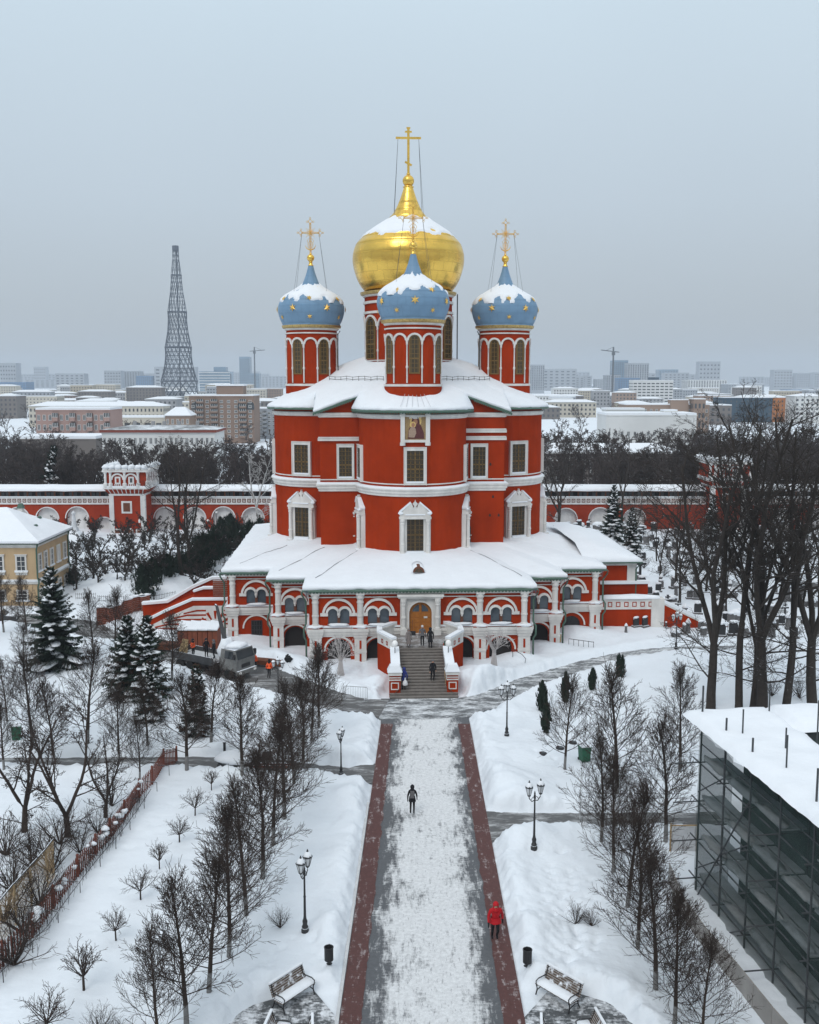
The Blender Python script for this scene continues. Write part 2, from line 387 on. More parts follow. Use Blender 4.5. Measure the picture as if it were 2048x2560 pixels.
def thing(name, label, cat, loc=(0,0,0), rotz=0, group=None, scale=None):
    return link(name, None, None, loc, rotz, label, cat, group, None, scale)
def copy_tree(o, parent=None):
    c = o.copy(); COL.objects.link(c); c.parent = parent
    for ch in o.children: copy_tree(ch, c)
    return c
def dup(root, loc, rotz=0, label=None, group=None, scale=None):
    c = copy_tree(root); c.location = loc; c.rotation_euler[2] = rotz
    if label: c['label'] = label
    if group: c['group'] = group
    if scale: c.scale = (scale,)*3 if not hasattr(scale, '__len__') else scale
    return c
def arc(cx, cz, r, a0, a1, n): return [(cx + r*math.cos(a0+(a1-a0)*i/n), cz + r*math.sin(a0+(a1-a0)*i/n)) for i in range(n+1)]
def arch_poly(cx, w, z0, zs, n=10):
    """round-headed opening: width w, foot z0, springing zs"""
    return [(cx-w/2, z0), (cx+w/2, z0)] + arc(cx, zs, w/2, 0, PI, n)
def ring_poly(cx, cz, r0, r1, n=14, a0=0, a1=PI): return arc(cx, cz, r1, a0, a1, n) + arc(cx, cz, r0, a1, a0, n)
def T(x=0, y=0, z=0, rz=0): return Matrix.Translation((x, y, z)) @ Matrix.Rotation(rz, 4, 'Z')
def nz(x, y, z=0, s=1.0): return mnoise.noise(Vector((x*s, y*s, z*s)))
ORD = ['first', 'second', 'third', 'fourth', 'fifth', 'sixth', 'seventh', 'eighth', 'ninth', 'tenth', 'eleventh', 'twelfth', 'thirteenth', 'fourteenth', 'fifteenth', 'sixteenth', 'seventeenth', 'eighteenth', 'nineteenth', 'twentieth']
# ================================================================ ground, paths
def PL(*pts):   # (px, py, half width in metres) -> (x, y, hw)
    return [(gr(a, b).x, gr(a, b).y, w) for a, b, w in pts]
def alley_edges(y):
    k = (y - 37) / 33.0
    return -2.76 + .62 * k, 4.54 - .10 * k
ALLEY = [(sum(alley_edges(y)) / 2, y, (alley_edges(y)[1] - alley_edges(y)[0]) / 2) for y in (10, 37, 45, 55, 65, 72)]
PATHS = {
 'alley': ALLEY + [(1.1, 78.5, 3.3)],
 'forecourt': PL((940, 1778, 1.6), (1060, 1772, 2.2), (1185, 1772, 1.6)),
 'road_to_truck': PL((960, 1772, 2.0), (880, 1768, 2.0), (790, 1742, 2.0), (690, 1708, 2.3), (590, 1676, 3.0), (500, 1645, 3.0), (420, 1620, 2.2), (330, 1600, 1.6), (255, 1590, 1.8), (190, 1562, 2.0), (60, 1548, 2.2), (-120, 1548, 2.2)),
 'path_to_cemetery': PL((1150, 1768, 1.6), (1230, 1748, 1.5), (1316, 1709, 1.25), (1395, 1685, 1.15), (1474, 1661, 1.1), (1552, 1642, 1.0), (1631, 1630, 1.0), (1720, 1624, 1.0), (1860, 1622, 1.0), (2100, 1640, 1.0)),
 'cross_path_left': PL((960, 1934, 1.5), (915, 1934, 1.35), (870, 1936, 1.0), (760, 1925, 1.0), (640, 1915, 1.2), (540, 1912, 1.2), (430, 1908, .9), (300, 1908, .85), (120, 1909, .8), (-80, 1908, .8), (-400, 1906, .8)),
 'cross_path_right': PL((1185, 2066, 2.0), (1225, 2064, 1.7), (1300, 2056, 1.1), (1400, 2054, .95), (1560, 2053, .95), (1745, 2052, .95), (2000, 2050, .95), (2300, 2050, .95)),
 'cemetery_path': PL((1800, 1440, .9), (1877, 1490, .9), (1950, 1530, .9), (2048, 1565, .9), (2200, 1610, .9)),
 'bench_niche_left': [(-6.3, 33.5, 2.0), (-4.9, 36.8, 2.6), (-3.4, 38.0, 1.7)],
 'bench_niche_right': [(8.4, 33.5, 2.2), (6.7, 36.6, 2.4), (5.0, 38.0, 1.6)],
}
PATHS['bench_niche_left'] = [(-6.6, 30, 2.3), (-4.7, 36.6, 2.2), (-3.0, 37.6, 1.6)]
PATHS['bench_niche_right'] = [(8.6, 30, 2.4), (6.3, 36.8, 2.2), (4.8, 37.8, 1.6)]
MOUNDS = [  # px, py, height, radius
 (1190, 1705, .8, 2.4), (1230, 1720, .7, 2.2), (830, 1690, .4, 1.6), (945, 1712, .45, 1.2), (1300, 1655, .6, 1.6), (1350, 1625, .4, 2.0),
 (1440, 1590, .8, 2.5), (1530, 1540, 1.3, 2.8), (1580, 1560, .7, 3), (690, 1655, .5, 1.4), (620, 1585, 1.0, 2.0), (740, 1668, .6, 1.6),
 (260, 1480, 1.2, 4), (330, 1480, 1.0, 3.5), (400, 1490, 1.2, 3), (450, 1470, 1.3, 3), (1290, 1990, .75, 2.0), (1240, 1960, .5, 1.5), (1300, 1900, .3, 2.5),
 (800, 1900, .55, 2.0), (880, 1890, .4, 1.4), (760, 1990, .4, 2.0), (870, 2010, .35, 1.2), (1360, 2120, .35, 2.0), (1310, 2110, .4, 1.2), (1330, 2330, .35, 1.4),
 (830, 2330, .3, .8), (1540, 1330, 1.6, 3), (1560, 1380, 1.2, 3), (540, 1415, .8, 3), (480, 1420, .8, 3), (1480, 1340, 1.2, 3), (250, 1700, .3, 3), (620, 1800, .4, 2), (560, 1890, .35, 1.2)]
TRAILS = [  # tracks of people and animals across the snow, in picture points
 [(1372, 2165), (1392, 2230), (1420, 2290), (1452, 2320), (1440, 2385), (1405, 2435)], [(1400, 2200), (1450, 2260), (1475, 2330)], [(1360, 2250), (1390, 2330), (1372, 2420)],
 [(432, 2010), (405, 2025), (398, 2040), (385, 2068)], [(290, 2118), (320, 2115), (345, 2125)], [(860, 1700), (905, 1660), (912, 1640)], [(940, 1745), (910, 1700), (905, 1650)], [(1140, 1745), (1180, 1700), (1240, 1690), (1290, 1660)],
 [(660, 2420), (700, 2350), (745, 2330)], [(800, 2420), (790, 2350), (770, 2335)], [(1345, 2140), (1300, 2120)], [(820, 1905), (860, 1880), (900, 1860)], [(1330, 1880), (1390, 1900), (1410, 1920)]]
FEET = []
_fr = random.Random(12)
for _tr in TRAILS:
    _g = [gr(a, b, .4) for a, b in _tr]; _k = 0
    for _a, _b in zip(_g[:-1], _g[1:]):
        _n = max(2, int((_b-_a).length/.38))
        for _i in range(_n):
            _k += 1; _q = _a.lerp(_b, _i/_n); FEET.append((_q.x + (.13 if _k % 2 else -.13) + _fr.uniform(-.06, .06), _q.y + _fr.uniform(-.06, .06), _fr.uniform(.13, .18)))
for _i in range(90):   # a trampled patch on the right lawn
    _q = gr(_fr.gauss(1425, 35), _fr.gauss(2300, 60), .4); FEET.append((_q.x, _q.y, _fr.uniform(.12, .2)))
_mo = [(gr(a, b).x, gr(a, b).y, h, r) for a, b, h, r in MOUNDS]
def _dist(x, y):
    d = np.full(x.shape, 1e9)
    for pl in PATHS.values():
        for (x0, y0, w0), (x1, y1, w1) in zip(pl[:-1], pl[1:]):
            dx, dy = x1 - x0, y1 - y0; t = np.clip(((x-x0)*dx + (y-y0)*dy) / (dx*dx + dy*dy), 0, 1)
            d = np.minimum(d, np.hypot(x - x0 - t*dx, y - y0 - t*dy) - (w0 + t*(w1-w0)))
    return d
_rs = np.random.RandomState(3)
_waves = [(_rs.uniform(-1, 1), _rs.uniform(-1, 1), _rs.uniform(0, TAU)) for _ in range(40)]
def _fbm(x, y, f, n0, n1):
    h = np.zeros(x.shape)
    for i in range(n0, n1):
        a, b, p = _waves[i]; k = f * (1 + .35 * (i - n0)); h += np.sin((a*x + b*y) * k + p + 1.3*np.sin((b*x - a*y) * k * .6 + p*2))
    return h / (n1 - n0)
def ground_h(x, y):
    x = np.asarray(x, float); y = np.asarray(y, float)
    d = _dist(x, y) + .06 + .19 * _fbm(x, y, 3.0, 0, 7) + .06 * _fbm(x, y, 9.0, 7, 14)
    t = np.clip(d / .7, 0, 1); t = t*t*(3-2*t)
    h = -.10 + t * (.46 + .10 * _fbm(x, y, .7, 14, 20)) + t * (.22 * np.exp(-((d - 1.1) / .8)**2)) * (1 + .8*_fbm(x, y, 1.1, 20, 26))
    h += t * (.05 * _fbm(x, y, 2.6, 26, 34))
    h += t * .13 * np.exp(-((d - .55) / .55)**2) * np.clip(_fbm(x, y, 6.5, 8, 15) * 2.2, -.6, 1.2)      # shovelled lumps along the edges
    h += t * .022 * _fbm(x, y, 11.0, 15, 22) * (.4 + .6*np.clip(_fbm(x, y, .35, 22, 27)*2+.4, 0, 1))
    for fx, fy, fr in FEET: 
        s_ = (np.abs(x-fx) < .5) & (np.abs(y-fy) < .5)
        h[s_] -= .16*np.exp(-((x[s_]-fx)**2 + (y[s_]-fy)**2)/(fr*fr))
    near = np.clip(d / .8, 0, 1)
    for mx, my, mh, r in _mo:
        h += near * mh * np.exp(-((x-mx)**2 + (y-my)**2) / (r*r)) * (1 + .25*_fbm(x, y, 1.7, 0, 5))
    return h
def gz(x, y): return float(ground_h(np.array([x]), np.array([y]))[0])
def on(px, py, z=.4):
    p = gr(px, py, z); p.z = max(gz(p.x, p.y), 0.0); return p
def _axis(segs):
    o = []
    for a, b, s in segs:
        n = max(1, int(round((b-a)/s))); o += [a + (b-a)*i/n for i in range(n)]
    return o + [segs[-1][1]]
def _geo(a, b, s, g):
    o = [a]; 
    while o[-1] < b: o.append(o[-1] + s); s *= g
    return o
_xp = _geo(84, 5000, 3, 1.28)
xs = [-v for v in _xp[:0:-1]] + _axis([(-84, -34, 1.0), (-34, -12, .36), (-12, 13, .15), (13, 34, .36), (34, 84, 1.0)]) + _xp[1:]
ys = _axis([(8, 30, 1.0), (30, 80, .17), (80, 125, .4), (125, 190, .9)]) + _geo(190, 5800, 3, 1.25)[1:]
GX, GY = np.meshgrid(np.array(xs), np.array(ys))
GZ = ground_h(GX.ravel(), GY.ravel())
nx, ny = len(xs), len(ys)
me = bpy.data.meshes.new('ground')
idx = np.arange(nx*ny).reshape(ny, nx)
quads = np.stack([idx[:-1,:-1], idx[:-1,1:], idx[1:,1:], idx[1:,:-1]], -1).reshape(-1, 4)
me.vertices.add(nx*ny); me.vertices.foreach_set('co', np.stack([GX.ravel(), GY.ravel(), GZ], -1).ravel())
me.loops.add(quads.size); me.loops.foreach_set('vertex_index', quads.ravel())
me.polygons.add(len(quads)); me.polygons.foreach_set('loop_start', np.arange(0, quads.size, 4)); me.polygons.foreach_set('loop_total', np.full(len(quads), 4))
me.polygons.foreach_set('use_smooth', np.ones(len(quads), bool))
me.materials.append(M['snow_ground']); me.update(); me.validate()
link('ground', me, kind='structure')
# grit and bark crumbs that lie on the snow in patches
_gm = M['snow_ground']; _gn = _gm.node_tree; _gb = _gn.nodes['Principled BSDF']; _src = _gb.inputs['Base Color'].links[0].from_socket
_geo = _gn.nodes.new('ShaderNodeNewGeometry'); _n1 = _gn.nodes.new('ShaderNodeTexNoise'); _n1.inputs['Scale'].default_value = 7; _n1.inputs['Detail'].default_value = 10; _n1.inputs['Roughness'].default_value = .8
_n2 = _gn.nodes.new('ShaderNodeTexNoise'); _n2.inputs['Scale'].default_value = .16; _n2.inputs['Detail'].default_value = 4
_m1 = _gn.nodes.new('ShaderNodeMapRange'); _m1.inputs[1].default_value = .60; _m1.inputs[2].default_value = .70
_m2 = _gn.nodes.new('ShaderNodeMapRange'); _m2.inputs[1].default_value = .50; _m2.inputs[2].default_value = .68; _m2.inputs[4].default_value = .55
_mm = _gn.nodes.new('ShaderNodeMath'); _mm.operation = 'MULTIPLY'; _mx = _gn.nodes.new('ShaderNodeMix'); _mx.data_type = 'RGBA'; _mx.inputs[7].default_value = (.34, .30, .27, 1)
for _n in (_n1, _n2): _gn.links.new(_geo.outputs['Position'], _n.inputs['Vector'])
_gn.links.new(_n1.outputs[0], _m1.inputs[0]); _gn.links.new(_n2.outputs[0], _m2.inputs[0]); _gn.links.new(_m1.outputs[0], _mm.inputs[0]); _gn.links.new(_m2.outputs[0], _mm.inputs[1])
_gn.links.new(_mm.outputs[0], _mx.inputs[0]); _gn.links.new(_src, _mx.inputs[6]); _gn.links.new(_mx.outputs[2], _gb.inputs['Base Color'])

def ribbon(name, pl, z, m, grow=.25, n_round=8, a=None, b=None):
    mb = MB(); v = []
    for i, (x, y, w) in enumerate(pl):
        p = Vector((pl[max(i-1,0)][0], pl[max(i-1,0)][1])); q = Vector((pl[min(i+1,len(pl)-1)][0], pl[min(i+1,len(pl)-1)][1]))
        d = (q - p).normalized(); nrm = Vector((-d.y, d.x)); w += grow
        v += [(x + nrm.x*w, y + nrm.y*w, z), (x - nrm.x*w, y - nrm.y*w, z)]
    k = len(v)
    fs = [(2*i+1, 2*i+3, 2*i+2, 2*i) for i in range(len(pl)-1)]
    mb.add(v, fs)
    return mb.build(name, m, kind='structure')
two_tone('alley_paving', (.095, .10, .108), (.66, .67, .68), .44, .62, 1.5, (2.0, .42, 1), rough=.7, detail=12, xfade=(.98, .008, 45, 2.9, .17), bump=.014, brick=2.2)
two_tone('brick_paving', (.088, .033, .029), (.5, .46, .46), .55, .72, 1.6, (1.8, .5, 1), rough=.75, detail=12, bump=.008, brick=2.6)
two_tone('road_surface', (.11, .115, .12), (.68, .70, .72), .44, .60, .8, (.7, 1.6, 1), rough=.75, detail=12, bump=.014, brick=2.2)
two_tone('road_wet', (.10, .10, .10), (.62, .63, .64), .50, .68, .7, (.5, 1.8, 1), rough=.65, detail=12, bump=.014)
two_tone('niche_paving', (.075, .08, .085), (.70, .72, .75), .45, .58, 1.0, rough=.65, detail=12, bump=.01, brick=2.2)
ribbon('alley_pavement', ALLEY + [(1.05, 78.2, 3.3)], .004, 'alley_paving', 0)
ribbon('forecourt_pavement', PATHS['forecourt'], .008, 'road_surface')
ribbon('road', PATHS['road_to_truck'], .012, 'road_wet')
ribbon('path', PATHS['path_to_cemetery'], .016, 'road_surface')
ribbon('path', PATHS['cross_path_left'], .020, 'road_wet')
ribbon('path', PATHS['cross_path_right'], .024, 'road_wet')
ribbon('path', PATHS['cemetery_path'], .020, 'road_surface')
ribbon('bench_pavement', PATHS['bench_niche_left'], .028, 'niche_paving', .5)
ribbon('bench_pavement', PATHS['bench_niche_right'], .028, 'niche_paving', .5)
# brick edge strips and kerbs of the alley
def edge_strip(name, side, o0, o1, z, m, ylist, h=None):
    mb = MB(); v = []
    for y in ylist:
        e = alley_edges(y)[0 if side < 0 else 1]
        v += [(e - side*o0, y), (e - side*(o1 + (.10*nz(y*.9, side*5, 2) + .06*nz(y*3.1, side*9, 4) if h is None else 0)), y)]
    n = len(ylist)
    if h is None:
        mb.add([(x, y, z) for x, y in v], [(2*i, 2*i+1, 2*i+3, 2*i+2) if side < 0 else (2*i+1, 2*i, 2*i+2, 2*i+3) for i in range(n-1)])
    else:
        for i in range(n-1):
            a, b, c, d = v[2*i], v[2*i+1], v[2*i+3], v[2*i+2]
            mb.hprism([a, b, c, d], z, h)
    return mb.build(name, m, kind='structure')
YB = [10 + .3*i for i in range(208)]
edge_strip('brick_strip', -1, .0, .86, .032, 'brick_paving', YB); edge_strip('brick_strip', 1, .0, .86, .032, 'brick_paving', YB)
edge_strip('kerb', -1, -.16, -.02, -.05, 'kerb', [10 + 2*i for i in range(25)], .10)
# ================================================================ cathedral
CATH = thing('cathedral', 'tall red and white cathedral with one gold and four blue domes under snow', 'cathedral', (-.12, 112, 0), R(2.6))
A, RA, YA = 9.3, 5.4, 9.2
def body_outline(a, r, c, n=22):
    side = [(-a, -a), (-r, -a)] + [(r*math.sin(t), -c - r*math.cos(t)) for t in [(-90 + 180*i/n)*PI/180 for i in range(1, n)]] + [(r, -a)]
    o = []
    for k in range(4):
        cs, sn = math.cos(k*PI/2), math.sin(k*PI/2); o += [(x*cs - y*sn, x*sn + y*cs) for x, y in side]
    return o
def roof_sq(x, y): return 21.75 + .36 * (19.8 - abs(x) - abs(y))
def roof_ap(rho): return 22.1 + (6.1 - rho) * .56
BODY = body_outline(A, RA, YA)
# walls: one mesh per face of the plan so that each stands on its own
wall = MB()
nseg = len(BODY)
for i in range(nseg):
    (x0, y0), (x1, y1) = BODY[i], BODY[(i+1) % nseg]
    flat = (abs(x0 - x1) < 1e-6 or abs(y0 - y1) < 1e-6) and max(abs(x0), abs(x1)) <= A+1e-6 and max(abs(y0), abs(y1)) <= A+1e-6
    t0, t1 = (roof_sq(x0, y0) - .12, roof_sq(x1, y1) - .12) if flat else (22.35, 22.35)
    wall.add([(x0, y0, 4), (x1, y1, 4), (x1, y1, t1), (x0, y0, t0)], [(0, 1, 2, 3)])
body = wall.build('body_wall', 'red', CATH)
MB().band(BODY, [(0, 21.28), (.16, 21.34), (.16, 21.5), (.24, 21.56), (.24, 21.72), (0, 21.78)]).build('upper_cornice', 'white', body)
mc = MB().band(BODY, [(0, 13.84), (.18, 13.9), (.18, 14.1), (.3, 14.18), (.3, 14.42), (.42, 14.5), (.42, 14.6), (0, 14.66)]).build('middle_cornice', 'white', body)
MB().band(BODY, [(.36, 14.58), (.36, 14.68), (.26, 14.76), (-.02, 14.8)]).build('snow_ledge', 'snow', body, True)
MB().band(BODY, [(0, 14.98), (.07, 15.0), (.07, 15.08), (0, 15.1)]).build('thin_string_course', 'white', body)
for side in (-1, 1):       # short string courses on the front corner faces
    for z in ((18.95,) if side < 0 else (19.0, 19.75)):
        m = MB().box(min(side*5.2, side*9.5), max(side*5.2, side*9.5), -9.5, -9.28, z, z + .28)
        m.box(min(side*5.2, side*9.45), max(side*5.2, side*9.45), -9.56, -9.28, z + .282, z + .40); m.build('string_course', 'white', body)
def wall_spot(face, off, along=None):
    """frame on a body face: apse angle off (deg) on arm `face` (0 front, 1 right, 2 back, 3 left) or flat corner at x=off"""
    if along is None:
        t = R(off); M1 = T(RA*math.sin(t)*1.0, -YA - RA*math.cos(t), 0, t)
    else: M1 = T(along, -A, 0, 0)
    return Matrix.Rotation(face*PI/2, 4, 'Z') @ M1
def upper_window(Tm):
    z0, z1 = 15.0, 18.6
    f = MB(); f.T = Tm
    for x0, x1, a, b in ((-1.03, -.8, z0, z1), (.8, 1.03, z0, z1), (-.8, .8, z1-.3, z1), (-.8, .8, z0, z0+.25)): f.box(x0, x1, -.14, .25, a, b)
    for x0, x1, a, b in ((-1.1, -1.03, z0-.02, z1+.05), (1.03, 1.1, z0-.02, z1+.05), (-1.03, 1.03, z1+.001, z1+.05)): f.box(x0, x1, -.2, .25, a, b)
    w = f.build('upper_window', 'white', body)
    g = MB(); g.T = Tm; g.box(-.8, .8, -.02, .2, z0+.25, z1-.3); g.build('pane', 'glass_gold', w)
    s = MB(); s.T = Tm; s.box(-.86, .86, -.17, -.02, z0+.2, z0+.36); s.build('sill_snow', 'snow', w)
    b = MB(); b.T = Tm; b.k = 0
    b.box(-.07, .07, -.07, -.03, z0+.36, z1-.3); b.box(-.8, .8, -.07, -.031, 16.45, 16.6)
    for x in (-.42, .42): b.box(x-.03, x+.03, -.06, -.03, z0+.36, z1-.3)
    for z in (15.75, 16.15, 17.0, 17.45, 17.9): b.box(-.8, .8, -.06, -.031, z-.025, z+.025)
    b.k = 1
    for q in range(-3, 9):
        for sg in (-1, 1):
            xa, xb = -.8, .8; za = z0 + .3 + q*.42; zb = za + 1.6
            if sg < 0: za, zb = zb, za
            pa, pb = Vector((xa, -.1, za)), Vector((xb, -.1, zb))
            lo, hi = z0+.3, z1-.3
            def clip(p, q2):
                if p.z == q2.z: return p
                if p.z < lo: p = p + (q2-p)*((lo-p.z)/(q2.z-p.z))
                elif p.z > hi: p = p + (q2-p)*((hi-p.z)/(q2.z-p.z))
                return p
            if max(za, zb) < lo or min(za, zb) > hi: continue
            p2, q2 = clip(pa, pb), clip(pb, pa); b.tube([p2, q2], .012, 3, False)
    b.build('grille', ['bronze', 'iron'], w)
def lower_window(Tm):
    f = MB(); f.T = Tm
    f.prism([(-1.5, 8.3), (-.8, 8.3), (-.8, 11.7), (.8, 11.7), (.8, 8.3), (1.5, 8.3), (1.5, 11.75), (-1.5, 11.75)], -.2, .3)
    f.box(-1.55, 1.55, -.45, .2, 11.752, 11.95); f.box(-1.48, 1.48, -.36, .2, 11.952, 12.12)
    w = f.build('lower_window', 'white', body)
    p = MB(); p.T = Tm
    p.prism([(-1.5, 12.12), (1.5, 12.12), (1.42, 12.32), (.42, 13.3), (.36, 13.28), (.22, 12.98), (.2, 12.86), (.12, 12.86), (.1, 13.0), (.26, 13.2), (.05, 13.42), (0, 13.62),
             (-.05, 13.42), (-.26, 13.2), (-.1, 13.0), (-.12, 12.86), (-.2, 12.86), (-.22, 12.98), (-.36, 13.28), (-.42, 13.3), (-1.42, 12.32)], -.3, .2)
    p.build('pediment', 'white', w)
    sn = MB(); sn.T = Tm
    for sg in (-1, 1):
        sn = MB(); sn.T = Tm; sn.prism([(sg*1.52, 12.3), (sg*.42, 13.28), (sg*.46, 13.42), (sg*1.56, 12.46)][::sg], -.36, .2)
        sn.blob((sg*1.4, -.3, 12.3), .26, .2, .16, 3 + sg, 8, 4); sn.build('pediment_snow', 'snow', w)
    sn = MB(); sn.T = Tm; sn.box(-.95, .95, -.42, -.05, 12.13, 12.24); sn.build('ledge_snow', 'snow', w)
    sn = MB(); sn.T = Tm; sn.box(-.85, .85, -.42, -.06, 8.28, 8.62); sn.build('sill_snow', 'snow', w)
    for sg in (-1, 1):
        c = MB(); c.T = Tm
        c.lathe([(.23, 8.35), (.25, 8.45), (.19, 8.55), (.19, 9.2), (.23, 9.25), (.23, 9.33), (.18, 9.4), (.165, 11.2), (.21, 11.25), (.21, 11.35), (.17, 11.4), (.24, 11.55), (.24, 11.76)], 10, sg*1.22, -.4)
        c.frust(sg*1.22-.26, sg*1.22+.26, -.72, -.1, 7.35, 7.75, -.1, -.1); c.box(sg*1.22-.36, sg*1.22+.36, -.8, -.1, 7.751, 8.3)
        c.build('column', 'white', w, False)
        c2 = MB(); c2.T = Tm; c2.blob((sg*1.22, -.5, 8.33), .3, .28, .12, 5 + sg, 8, 4); c2.build('base_snow', 'snow', w, True)
    s = MB(); s.T = Tm; s.box(-.84, .84, -.5, -.05, 7.75, 8.0); s.box(-.84, .84, -.44, -.05, 8.001, 8.27); s.build('sill', 'white', w)
    g = MB(); g.T = Tm; g.box(-.8, .8, -.04, .2, 8.3, 11.7); g.build('pane', 'glass_gold', w)
    b = MB(); b.T = Tm
    b.box(-.07, .07, -.1, -.04, 8.6, 11.7); b.box(-.8, .8, -.1, -.041, 10.1, 10.25)
    for x in (-.42, .42): b.box(x-.03, x+.03, -.09, -.04, 8.6, 11.7)
    for z in (9.0, 9.4, 9.75, 10.65, 11.1): b.box(-.8, .8, -.09, -.041, z-.025, z+.025)
    b.k = 1
    for i in range(8):
        for j in range(14):
            x = -.7 + i*.2; z = 8.65 + j*.22
            b.tube([(x-.1, -.14, z), (x, -.14, z+.11), (x+.1, -.14, z), (x, -.14, z-.11), (x-.1, -.14, z)], .011, 3, False)
    b.build('grille', ['bronze', 'iron'], w)
for f in range(4):
    for off in ((0, -79, 79) if f in (0, 2) else (0, -66, 66)):
        if f == 2 and off == 0: continue
        upper_window(wall_spot(f, off)); lower_window(wall_spot(f, off))
for x in (-6.75, 6.75): upper_window(wall_spot(0, 0, x) @ Matrix.Diagonal((.8, 1, 1, 1)))
# mosaic panel over the front apse window
Tm = wall_spot(0, 0)
mo = MB(); mo.T = Tm
for sg in (-1, 1): mo.box(sg*1.2-.2, sg*1.2+.2, -.3, .1, 19.1, 21.95); mo.lathe([(.26, 18.8), (.26, 19.1)], 8, sg*1.2, -.15); mo.box(sg*1.2-.26, sg*1.2+.26, -.36, .1, 21.6, 21.8)
mo.box(-1.0, 1.0, -.22, .1, 19.1, 19.35); mz = mo.build('mosaic_panel', 'white', body)
mat('mosaic_ground', (.30, .20, .095), .5, .3, 9); mat('mosaic_robe', (.10, .03, .03), .6, .3, 9); mat('mosaic_face', (.36, .18, .10), .6, .2, 9); mat('mosaic_tunic', (.34, .24, .18), .6, .3, 9); mat('mosaic_halo', (.62, .43, .16), .4, .2, 9)
pa = MB(); pa.T = Tm; pa.box(-1.0, 1.0, -.12, .1, 19.352, 21.9); pc = pa.build('mosaic_field', 'mosaic_ground', mz)
def flat_disc(cx, cz, rx, rz, y, n=18): return [(cx + rx*math.cos(TAU*i/n), cz + rz*math.sin(TAU*i/n)) for i in range(n)]
fg = MB(); fg.T = Tm
fg.k = 1; fg.prism(flat_disc(.05, 21.15, .55, .58, 0), -.135, -.12)
fg.k = 0; fg.prism([(-.72, 19.45), (.85, 19.45), (.82, 20.0), (.6, 20.6), (.42, 20.85), (.40, 21.2), (.22, 21.55), (-.05, 21.6), (-.28, 21.4), (-.38, 21.0), (-.36, 20.75), (-.62, 20.35)], -.145, -.12)
fg.k = 2; fg.prism(flat_disc(.02, 21.08, .2, .28, 0), -.155, -.12)
fg.k = 1; fg.prism(flat_disc(-.24, 20.78, .3, .3, 0), -.16, -.12)
fg.k = 2; fg.prism(flat_disc(-.2, 20.76, .16, .2, 0), -.17, -.12)
fg.k = 3; fg.prism([(-.65, 19.6), (-.1, 19.55), (.1, 20.0), (.02, 20.4), (-.15, 20.6), (-.4, 20.58), (-.62, 20.2)], -.165, -.12)
fg.build('mosaic_figure', ['mosaic_robe', 'mosaic_halo', 'mosaic_face', 'mosaic_tunic'], mz)
# small wall vents on the right corner face
for x, z in ((7.9, 16.4), (8.0, 14.9), (7.9, 11.2), (8.2, 13.1), (8.8, 11.2)):
    MB().prism([(x-.1, z), (x+.1, z), (x+.1, z+.18), (x, z+.32), (x-.1, z+.18)], -A-.012, -A+.1).build('vent', 'dark_hole', body)
MB().box(5.55, 5.95, -A-.03, -A+.1, 8.1, 10.2).build('service_door', 'dark_hole', body)
# ---- upper roof: green sheet with snow lying on it
def loft(rows, name, m, parent, smooth=True, closed=True):
    k = len(rows[0]); vs = [p for r in rows for p in r]; fs = []
    for j in range(len(rows)-1):
        for i in range(k if closed else k-1):
            i2 = (i+1) % k; fs.append((j*k+i, j*k+i2, (j+1)*k+i2, (j+1)*k+i))
    return MB().add(vs, fs).build(name, m, parent, smooth)
def sq_pt(t, a):
    c, s = math.cos(t), math.sin(t); k = a / max(abs(c), abs(s)); return c*k, s*k
def square_roof(extra, dz, name, m, parent, thick, wob):
    ang = [TAU*i/240 for i in range(240)]; rows = []
    a = 9.95 + extra
    def top(x, y): return roof_sq(x, y) + dz + wob*nz(x, y, 3.3, .8)
    edge = []
    for t in ang:
        x, y = sq_pt(t, a - .12 + wob*.8*nz(math.cos(t)*9, math.sin(t)*9, 1, 1.4)); edge.append((x, y))
    rows.append([(x*.985, y*.985, roof_sq(x, y) + dz - thick) for x, y in edge])
    rows.append([(x*1.0, y*1.0, roof_sq(x, y) + dz - thick*.5) for x, y in edge])
    for k in (.985, .96, .9, .8, .7, .6, .5):
        rows.append([(x*k, y*k, top(x*k, y*k)) for x, y in edge])
    rows.append([(4.0*math.cos(t), 4.0*math.sin(t), roof_sq(4.0*math.cos(t), 4.0*math.sin(t)) + dz + .1) for t in ang])
    return loft(rows, name, m, parent, wob > 0)
rf = square_roof(.1, .04, 'roof', 'green_metal', CATH, .14, 0)
square_roof(.05, .34, 'roof_snow', 'snow', rf, .3, .14)
def _ss(v): v = max(0.0, min(1.0, v)); return v*v*(3-2*v)
def apse_lift(t, rho, R0):
    w = _ss((abs(t) - 30) / 50) * _ss((R0 - rho) / .9)
    return w * (roof_sq(rho*math.sin(R(t)), YA + rho*math.cos(R(t))) - roof_ap(rho) + .02)
def apse_roof(face, extra, dz, name, m, thick, wob):
    rot = Matrix.Rotation(face*PI/2, 3, 'Z'); n = 60; rows = []
    ang = [-105 + 210*i/n for i in range(n+1)]
    def pt(t, r, z): return tuple(rot @ Vector((r*math.sin(R(t)), -YA - r*math.cos(R(t)), z)))
    R0 = 6.1 + extra
    e = [R0 + wob*.7*nz(t*.15, face*7, 2) for t in ang]
    rows.append([pt(t, r - .1, roof_ap(r) + dz - thick) for t, r in zip(ang, e)])
    rows.append([pt(t, r, roof_ap(r) + dz - thick*.5) for t, r in zip(ang, e)])
    for k in (.985, .96, .92, .87, .8, .7, .55, .4, .2, .02):
        rows.append([pt(t, r*k, roof_ap(r*k) + apse_lift(t, r*k, r) + dz + wob*nz(r*k*math.sin(R(t)), r*k*math.cos(R(t)), face*5+1)) for t, r in zip(ang, e)])
    return loft(rows, name, m, rf, wob > 0, False)
